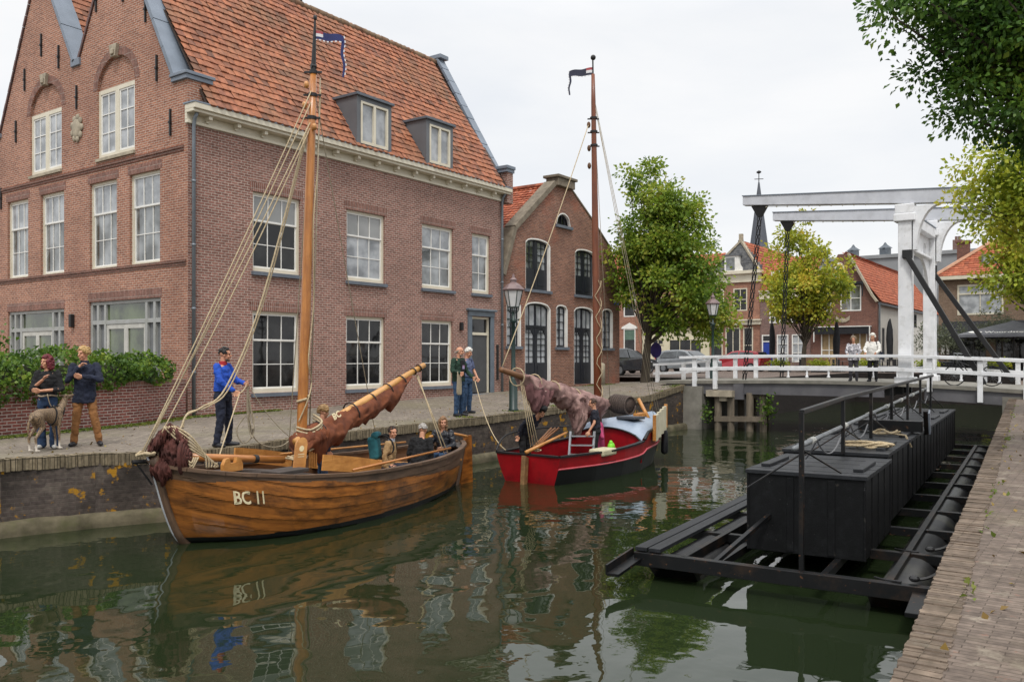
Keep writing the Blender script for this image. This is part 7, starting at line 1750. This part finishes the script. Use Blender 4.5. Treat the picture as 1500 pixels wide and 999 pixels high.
person('smiling woman with long fair hair and leather jacket at the wooden boat stern', (14.05,11.85,-.93), math.pi+.35, 1.68, lean=.1, hd=(.5,0), sit=.50, top=mat('black_leather', rgb('#20222a'), rgb('#15161b'), rough=.4, scale=9, bump=.4), pants=JEANS, hair=hairm('fair_brown_hair','#8f6c4a','#664a30'), hairstyle='long',
   arms={('e',-1):(.12,-.26,.72),('w',-1):(.34,-.14,.70),('e',1):(.10,.27,.72),('w',1):(.34,.12,.68)})
# on the red boat
ry = YAWC(16.6,11.1)
PA, GA_ = person('stooping man in dark jacket and cap at the stern of the red boat', (16.35,11.35,-1.0), ry+.9, 1.68, lean=.75, hd=(0,.5), top=cloth('dark_navy_jacket','#1b1d2b','#12131d'), coat=.1, pants=BLACKC, hair=hairm('dark_hair','#231c18','#15110f'), hairstyle='short', girth=1.12)
m = MB(); 
hx = [c for c in PA.children if c.name.startswith('hair')][0]
bbx = [MATW[PA.name] @ V(v.co) for v in hx.data.vertices]; cxx = sum(bbx, V((0,0,0)))/len(bbx)
m.ball(cxx+V((0,0,.03)), (.115,.11,.075), 14, 9); m.obox(cxx+V((-.08,-.04,-.0)), V((.07,.0,-.03)), V((0,.07,0)), V((0,0,.008))); m.build('cap', BLACKC, PA, smooth=True)
PC, GC_ = person('young person with short brown hair and navy short sleeved shirt on the red boat', (18.1,10.45,-1.0), ry-1.7, 1.62, lean=.08, hd=(.2,.1), top=cloth('navy_t_shirt','#20222f','#171823'), topname='t_shirt', sleeves='short', pants=BLACKC, hair=hairm('brown_hair','#4d3423','#332217'), hairstyle='short',
   arms={('e',-1):(.0,-.26,1.14),('w',-1):(.08,-.30,.90),('e',1):(.03,.27,1.14),('w',1):(.16,.34,.93)})
pv = MB(); pv.cap(V((18.75,10.75,-.62)), V((18.75,10.75,-.1)), .16, .12); pv.cap(V((18.7,10.7,-.15)), V((18.5,10.5,-.35)), .06,.05); tag(pv.build('life_jacket', cloth('pink_cloth','#b0406a'), smooth=True), 'bright pink life jacket hanging behind the young person on the red boat', 'life jacket')
# two ladies on the bridge
yb = math.pi+.15
la = {('e',1):(.16,.26,1.16),('w',1):(.34,.17,1.05),('e',-1):(.16,-.26,1.16),('w',-1):(.34,-.17,1.05),('d',1):(1,0,-.2),('d',-1):(1,0,-.2)}
person('elderly lady in navy and white patterned blouse leaning on the bridge railing', (32.42,8.02,dz(8.02)+.005), yb, 1.60, lean=.06, arms=la, top=mat('patterned_blouse', rgb('#e0dde0'), rgb('#24263c'), rough=.9, scale=16, bump=.1), topname='blouse', coat=.16, pants=cloth('grey_trousers','#4d4a50','#3b393e'), hair=hairm('grey_brown_hair','#8a7862','#6a5a48'), hairstyle='curly', girth=1.2)
PL2, GL2 = person('white haired lady in white jacket with a dark shoulder bag at the bridge railing', (32.42,7.36,dz(7.36)+.005), yb-.1, 1.69, lean=.06, arms=la, top=cloth('white_jacket_cloth','#e4e2dc','#d0cec8'), coat=.2, pants=BLACKC, hair=hairm('snow_white_hair','#e6e3da','#cbc7bc'), hairstyle='curly', girth=1.2)
m = MB(); m.obox(GL2((-.02,.30,.95)), V((.10,.02,0)), V((-.01,.05,0)), V((0,0,.13))); m.tube(smooth_path([GL2((0,.28,1.05)),GL2((.12,.2,1.25)),GL2((.06,.12,1.46)),GL2((-.1,.1,1.4)),GL2((-.1,.26,1.1))],4), .014, 5)
tag(m.build('shoulder_bag', NAVYC, bevel=.02), 'dark navy shoulder bag carried by the white haired lady on the bridge', 'bag')
# greyhound
dy = math.radians(24)
DX, DY = 7.42, 15.22
DG = thing('dog', 'brindle greyhound with white feet and black harness standing beside the red haired woman', 'dog', (DX,DY,zs(DX,DY)), dy)
Wd = MATW[DG.name]; gd = lambda p: Wd @ (V(p)*.98)
def wavem():
    m, nt, b = nodes('brindle_coat'); L = nt.links; t = nt.nodes.new('ShaderNodeTexCoord')
    w = N(nt, 'ShaderNodeTexWave', Scale=11, Distortion=9, Detail=4); w.inputs['Detail Scale'].default_value = 2; L.new(t.outputs['Object'], w.inputs[0])
    r = ramp(nt, [(.25, rgb('#57483a')), (.75, rgb('#8a7358'))]); L.new(w.outputs[0], r.inputs[0])
    sx = nt.nodes.new('ShaderNodeSeparateXYZ'); L.new(t.outputs['Object'], sx.inputs[0]); rr = ramp(nt, [(.08,(1,1,1)),(.17,(0,0,0))]); L.new(sx.outputs[2], rr.inputs[0])
    L.new(mixrgb(nt, 'MIX', rr.outputs[0], r.outputs[0], rgb('#d8cfc2')), b.inputs['Base Color']); b.inputs['Roughness'].default_value = .7; return m
m = MB()
def esec(x, z, a, b): return (gd((x,0,z)), Wd.to_3x3() @ V((0,a,0)), Wd.to_3x3() @ V((0,0,b)))
ring(m, [esec(-.36,.60,.03,.05), esec(-.32,.60,.075,.10), esec(-.22,.62,.085,.115), esec(-.08,.64,.075,.095), esec(.06,.60,.085,.135), esec(.18,.575,.095,.165), esec(.27,.60,.085,.13), esec(.33,.64,.05,.08)], 16)
m.tube([gd((.25,0,.66)), gd((.34,0,.74)), gd((.40,0,.83)), gd((.42,0,.89))], [.09,.07,.055,.05], 10)
m.ball(gd((.44,.0,.92)), (.062,.05,.052), 12, 8, Wd.to_3x3()); m.cap(gd((.47,0,.92)), gd((.62,0,.945)), .040, .021, 10); m.ball(gd((.635,0,.95)), .019, 8, 6)
for s in (1,-1): m.cap(gd((.40,s*.045,.95)), gd((.34,s*.065,.93)), .018, .008, 6)
for s, dx in ((1,.02),(-1,-.02)):
    m.cap(gd((.22+dx,s*.06,.56)), gd((.20+dx,s*.075,.42)), .050, .034); m.cap(gd((.20+dx,s*.075,.42)), gd((.23+dx*2,s*.075,.22)), .030, .020); m.cap(gd((.23+dx*2,s*.075,.22)), gd((.235+dx*2,s*.075,.04)), .020, .016); m.cap(gd((.235+dx*2,s*.075,.025)), gd((.29+dx*2,s*.075,.018)), .022, .018)
    m.cap(gd((-.28+dx,s*.06,.60)), gd((-.20+dx,s*.085,.42)), .085, .048); m.cap(gd((-.20+dx,s*.085,.42)), gd((-.37+dx,s*.085,.24)), .042, .024); m.cap(gd((-.37+dx,s*.085,.24)), gd((-.35+dx,s*.085,.04)), .023, .017); m.cap(gd((-.35+dx,s*.085,.025)), gd((-.29+dx,s*.085,.018)), .022, .018)
m.tube(smooth_path([gd((-.35,0,.62)), gd((-.43,.01,.52)), gd((-.44,.02,.36)), gd((-.40,.02,.22)), gd((-.42,.02,.14))],4), [.026]*4+[.022]*4+[.016]*4+[.011]*5, 8)
remeshed(m, 'body', wavem(), DG, .009, 3)
m = MB()
for s in (1,-1): m.ball(gd((.475,s*.036,.935)), .008, 6, 5)
m.ball(gd((.652,0,.955)), .012, 6, 5); m.build('eyes_and_nose', EYE, DG)
m = MB()
for x, a, b, z in ((.10,.095,.155,.595),(.30,.085,.105,.66)):
    m.tube([gd((x+.03*math.sin(t),a*math.cos(t)*1.04,z+b*math.sin(t)*1.04)) for t in [2*math.pi*q/20 for q in range(21)]], .012, 5)
m.tube([gd((.10,0,.76)),gd((.28,0,.77))], .012, 5); m.build('harness', BLACKC, DG)
o = rope(sag(gd((.15,.0,.78)), V((7.45,15.3,.98)), .1, 8), .008, 'dog_leash', mat('tan_leash', rgb('#8f7f66'))); tag(o, 'thin tan leash between the woman and her greyhound', 'leash')

# ------------------------------------------------------------------ cars, bicycles and the terrace
TYRE = mat('tyre_rubber', rgb('#18181a'), rough=.8); RIM = mat('alloy_rim', rgb('#9a9da1'), rough=.3, metal=.7); CGL = glassmat('car_glass', (.015,.018,.02), c2=(.06,.07,.075))
TAIL = mat('red_tail_light', rgb('#b01d22'), rough=.25); HEAD = mat('clear_headlight', rgb('#c9cdd2'), rough=.15)
def car(label, loc, yaw, col, hatch=True):
    T = thing('parked_car', label, 'car', loc, yaw, 'cars parked beyond the bridge'); Wm = MATW[T.name]; G = lambda p: Wm @ V(p)
    prof = [(-2.0,.45),(-2.02,.75),(-1.95,1.02),(-1.65,1.40),(-1.2,1.48),(-.2,1.50),(.35,1.42),(1.05,1.0),(1.75,.86),(2.05,.70),(2.08,.42),(1.9,.24),(-1.85,.26)]
    def shell(w_lo, w_hi, pts, m):
        n = len(pts); wd = [w_lo-(w_lo-w_hi)*max(0,min(1,(z-.9)/.55)) for x, z in pts]
        vs = [G((x,-w,z)) for (x,z), w in zip(pts,wd)]+[G((x,w,z)) for (x,z), w in zip(pts,wd)]
        m.add(vs, [tuple(range(n)), tuple(n+k for k in range(n))[::-1]]+[(k, n+k, n+(k+1)%n, (k+1)%n) for k in range(n)])
    m = MB(); shell(.86,.66,prof,m); m.build('body', mat(label.split()[0]+'_car_paint', col, rough=.25, bump=0, coat=.6), T, bevel=.07, seg=3)
    for s in (1,-1):
        for pts in ([(-1.62,1.0),(-1.35,1.36),(-.35,1.40),(-.35,.99)],[(-.27,.99),(-.27,1.40),(.28,1.35),(.82,1.0)]):
            m = MB(); q = [G((x, s*(.872-.20*max(0,(z-.9)/.55)), z)) for x, z in pts]; m.add(q if s < 0 else q[::-1], [(0,1,2,3)][:1]); m.build('side_window', CGL, T)
        for x in (-1.28,1.28):
            m = MB(); m.tube([G((x,s*.66,.31)),G((x,s*.88,.31))], .31, 18); w = m.build('wheel', TYRE, T, smooth=False); m = MB(); m.tube([G((x,s*.87,.31)),G((x,s*.89,.31))], .19, 14); m.build('rim', RIM, w)
        m = MB(); m.obox(G((-1.97,s*.66,.92)), Wm.to_3x3() @ V((.06,0,.03)), Wm.to_3x3() @ V((0,.15,0)), V((0,0,.12))); m.build('tail_light', TAIL, T, bevel=.02)
        m = MB(); m.obox(G((1.98,s*.6,.70)), Wm.to_3x3() @ V((.08,0,0)), Wm.to_3x3() @ V((0,.2,0)), V((0,0,.07))); m.build('headlight', HEAD, T, bevel=.02)
    m = MB(); m.add([G((.42,-.62,1.41)),G((1.04,-.74,1.03)),G((1.04,.74,1.03)),G((.42,.62,1.41))], [(0,1,2,3)]); m.v = [tuple(V(p)+V((0,0,.02))) for p in m.v]; m.build('windscreen', CGL, T)
    m = MB(); m.add([G((-1.93,-.66,1.08)),G((-1.68,-.6,1.39)),G((-1.68,.6,1.39)),G((-1.93,.66,1.08))], [(3,2,1,0)]); m.v = [tuple(V(p)+Wm.to_3x3() @ V((-.025,0,.01))) for p in m.v]; m.build('rear_window', CGL, T)
    for x in (-2.04,2.1): m = MB(); m.obox(G((x,0,.6)), Wm.to_3x3() @ V((.012,0,0)), Wm.to_3x3() @ V((0,.26,0)), V((0,0,.06))); m.build('number_plate', mat('yellow_plate', rgb('#d8a520')), T)
    return T
car('black hatchback parked behind the corner of the gabled house', (48,25.6,.66), -.35, rgb('#1b1c22'))
car('dark car with a yellow plate nearest the corner of the gabled house', (42.5,23.0,.66), -.1, rgb('#2a2c33'))
car('grey car parked behind the white approach railing', (52,23.2,.66), -1.75, rgb('#7f8488'))
car('red car behind the left part of the bridge railing', (60.5,22.9,.66), 1.45, rgb('#a51f2c'))
sg = thing('round_sign', 'round blue and red parking sign beside the lime tree trunk', 'sign', (38.1,18.62,.6))
m = MB(); m.tube([(38.1,18.62,.4),(38.1,18.62,2.5)], .03, 8); m.build('post', ZINC, sg)
Fs_ = Fr((38.06,0,0),(0,-1,0),(-1,0,0)); m = MB(); m.prism([(-18.62+.3*math.cos(2*math.pi*k/20),2.0+.38*math.sin(2*math.pi*k/20)) for k in range(20)], Fs_, 0, .02); m.build('disc', mat('violet_blue_sign', rgb('#4a3f8c'), rough=.4), sg)
def bicycle(label, loc, yaw, group=None):
    T = thing('bicycle', label, 'bicycle', loc, yaw, group); Wm = MATW[T.name]; G = lambda p: Wm @ V(p)
    for x in (0,1.12):
        m = MB(); m.tube([G((x+.33*math.cos(t),0,.34+.33*math.sin(t))) for t in [2*math.pi*q/28 for q in range(29)]], .02, 6, caps=False); w = m.build('wheel', TYRE, T, smooth=True)
        m = MB(); m.tube([G((x,-.04,.34)),G((x,.04,.34))], .03, 8)
        for q in range(14): t = 2*math.pi*q/14; m.tube([G((x,0,.34)),G((x+.32*math.cos(t),0,.34+.32*math.sin(t)))], .002, 4)
        m.build('spokes', RIM, w)
    m = MB()
    for a, b in (((0,0,.34),(.12,0,.95)),((.14,0,.85),(.55,0,.30)),((.15,0,.80),(.62,0,.62)),((.55,0,.30),(.70,0,.82)),((.55,0,.3),(1.12,0,.34)),((.68,0,.75),(1.12,0,.34))): m.tube([G(a),G(b)], .017, 7)
    m.tube([G((.95,0,.73)),G((1.35,0,.74))], .012, 5); m.build('frame', IRON, T, smooth=True)
    m = MB(); m.tube(smooth_path([G((.12,0,.95)),G((.10,0,1.06)),G((.12,.15,1.1)),G((.26,.27,1.06))],4), .013, 6); m.tube(smooth_path([G((.10,0,1.06)),G((.12,-.15,1.1)),G((.26,-.27,1.06))],4), .013, 6); m.build('handlebar', RIM, T, smooth=True)
    m = MB(); m.ball(G((.74,0,.92)), (.13,.10,.045), 10, 6, Wm.to_3x3()); m.tube([G((.71,0,.8)),G((.73,0,.92))], .014, 6); m.build('saddle', BLACKC, T, smooth=True)
    return T
bicycle('black bicycle leaning on the near bridge railing at the right', (32.42,4.75,dz(4.4)+.0), -math.pi/2)
bicycle('black bicycle behind the white bridge portal', (37.45,5.6,dz(5.2)+.0), -math.pi/2+.05)
# closed and open parasols
def closed_parasol(loc, label):
    t = thing('closed_parasol', label, 'parasol', loc, 0, 'closed black parasols on the terrace'); m = MB(); m.lathe([(.3,0),(.3,.08),(.04,.1),(.04,3.4)], loc, 10); m.build('pole', IRON, t)
    m = MB(); m.lathe([(.12,1.0),(.21,1.3),(.24,2.2),(.18,2.9),(.10,3.4),(.03,3.6)], loc, 12)
    m.v = [(p[0]+.06*noise.noise(V(p)*3), p[1]+.06*noise.noise(V(p)*3+V((5,0,0))), p[2]) for p in m.v]; m.build('canopy', FABRIC, t, smooth=True)
closed_parasol((61.5,16.35,.66), 'closed black parasol in front of the brown gabled house')
closed_parasol((61.5,20.85,.66), 'closed black parasol in front of the blue door house')
closed_parasol((61.5,12.9,.66), 'closed black parasol beside the white side wall')
t = thing('open_parasol', 'large open grey parasol with white lettering at the right edge', 'parasol', (61.5,6.2,.66))
PGR = cloth('charcoal_canvas', '#6a6b70', '#5a5b60', 2); m = MB(); cx, cy = 61.5, 5.7
q = [(cx+2.4*a, cy+2.9*b, 3.05) for a, b in ((-1,-1),(-1,1),(1,1),(1,-1))]; ap = (cx,cy,3.95)
for k in range(4):
    a, b = V(q[k]), V(q[(k+1)%4]); m.add([a,b,V(ap)], [(0,2,1)]); m.add([a,b,b-V((0,0,.16)),a-V((0,0,.16))], [(0,1,2,3)])
m.build('canopy', PGR, t); m = MB(); m.tube([(cx,cy,.66),(cx,cy,3.9)], .05, 8); m.build('pole', IRON, t)
vs, fs = text_mesh('Woordsteker', .42); w = max(v[0] for v in vs); m = MB(); sl2 = V((2.4,0,.9)).normalized()
m.add([V((cx-2.4,cy+1.35,3.05))+V((0,-1,0))*x*1.15+sl2*(y+.22)+V((-.9,0,2.4)).normalized()*.03 for x, y, z in vs], fs); m.build('lettering', WHITE, t)
m = MB(); c0 = V((cx-2.4,cy+1.85,3.05))+sl2*.4+V((-.9,0,2.4)).normalized()*.03; m.add([c0+V((0,-1,0))*.38*math.cos(2*math.pi*k/20)+sl2*.16*math.sin(2*math.pi*k/20) for k in range(20)], [tuple(range(20))]); m.build('oval_emblem', WHITE, t)
# terrace tables, chairs and planters
tb = thing('terrace_table', 'small round dark terrace table beyond the bridge', 'table', (0,0,0), 0, 'terrace tables'); m = MB(); m.lathe([(.36,.72),(.36,.75)], (0,0,0), 14); m.build('tabletop', GREYDK, tb); m = MB(); m.lathe([(.2,0),(.04,.06),(.035,.72)], (0,0,0), 8); m.build('leg', IRON, tb)
ch = thing('terrace_chair', 'dark wicker terrace chair beyond the bridge', 'chair', (0,0,0), 0, 'terrace chairs')
m = MB(); m.box(-.23,.23,-.23,.23,.42,.47); m.build('seat', FABRIC, ch, bevel=.02); m = MB(); m.box(-.25,-.2,-.22,.22,.47,.88); m.build('backrest', FABRIC, ch, bevel=.02)
for sx in (-1,1):
    for sy in (-1,1): m = MB(); m.tube([(sx*.2,sy*.2,0),(sx*.19,sy*.19,.43)], .016, 6); m.build('leg', IRON, ch)
rt = random.Random(4); ys_ = [19.2,17.2,15.0,13.2,11.3,9.2,7.4,5.5]
ys_ += [18.3,16.2,14.1,12.0,10.1,8.2,6.3,4.2]
for k, y in enumerate(ys_):
    x = (60.4 if k < 8 else 62.3)+rt.uniform(-.3,.6)
    if k == 0: tb.location = (x,y,.66)
    else: dup(tb, (x,y,.66), 0)
    for s in (0,1):
        if k == 0 and s == 0: ch.location = (x,y+.75,.66); ch.rotation_euler.z = -math.pi/2
        else: dup(ch, (x+rt.uniform(-.2,.2), y+(.75 if s == 0 else -.75), .66), -math.pi/2 if s == 0 else math.pi/2)
pt = thing('planter_box', 'black planter box with trailing light green plants on the terrace edge', 'planter', (0,0,0), 0, 'planter boxes along the terrace'); m = MB(); m.box(-.18,.18,-.5,.5,0,.45); m.build('box', FABRIC, pt, bevel=.02)
rs = np.random.RandomState(2); o = leaf_mesh('foliage', rs.normal(size=(420,3))*[.14,.34,.14]+[0,0,.58], .13, LEAF_YG, 5, parent=pt, W=Matrix.Identity(4))
for k, y in enumerate((19.6,16.9,13.9,10.2,6.3)):
    if k == 0: pt.location = (59.3,y,.66)
    else: dup(pt, (59.3,y,.66), rt.uniform(-.1,.1))
mb = thing('menu_board', 'white menu board on the wall of the hipped house', 'sign', (69.8,10.9,2)); m = MB(); m.box(69.75,69.82,10.55,11.1,1.9,2.7); m.build('board', WHITE, mb)
bb = thing('wooden_board', 'plain wooden board standing on the terrace behind the ladies', 'board', (61,17.6,.66)); m = MB(); m.box(60.9,61.0,16.7,18.5,.75,1.75); m.build('board', mat('plain_plywood', rgb('#b98f6c')), bb)
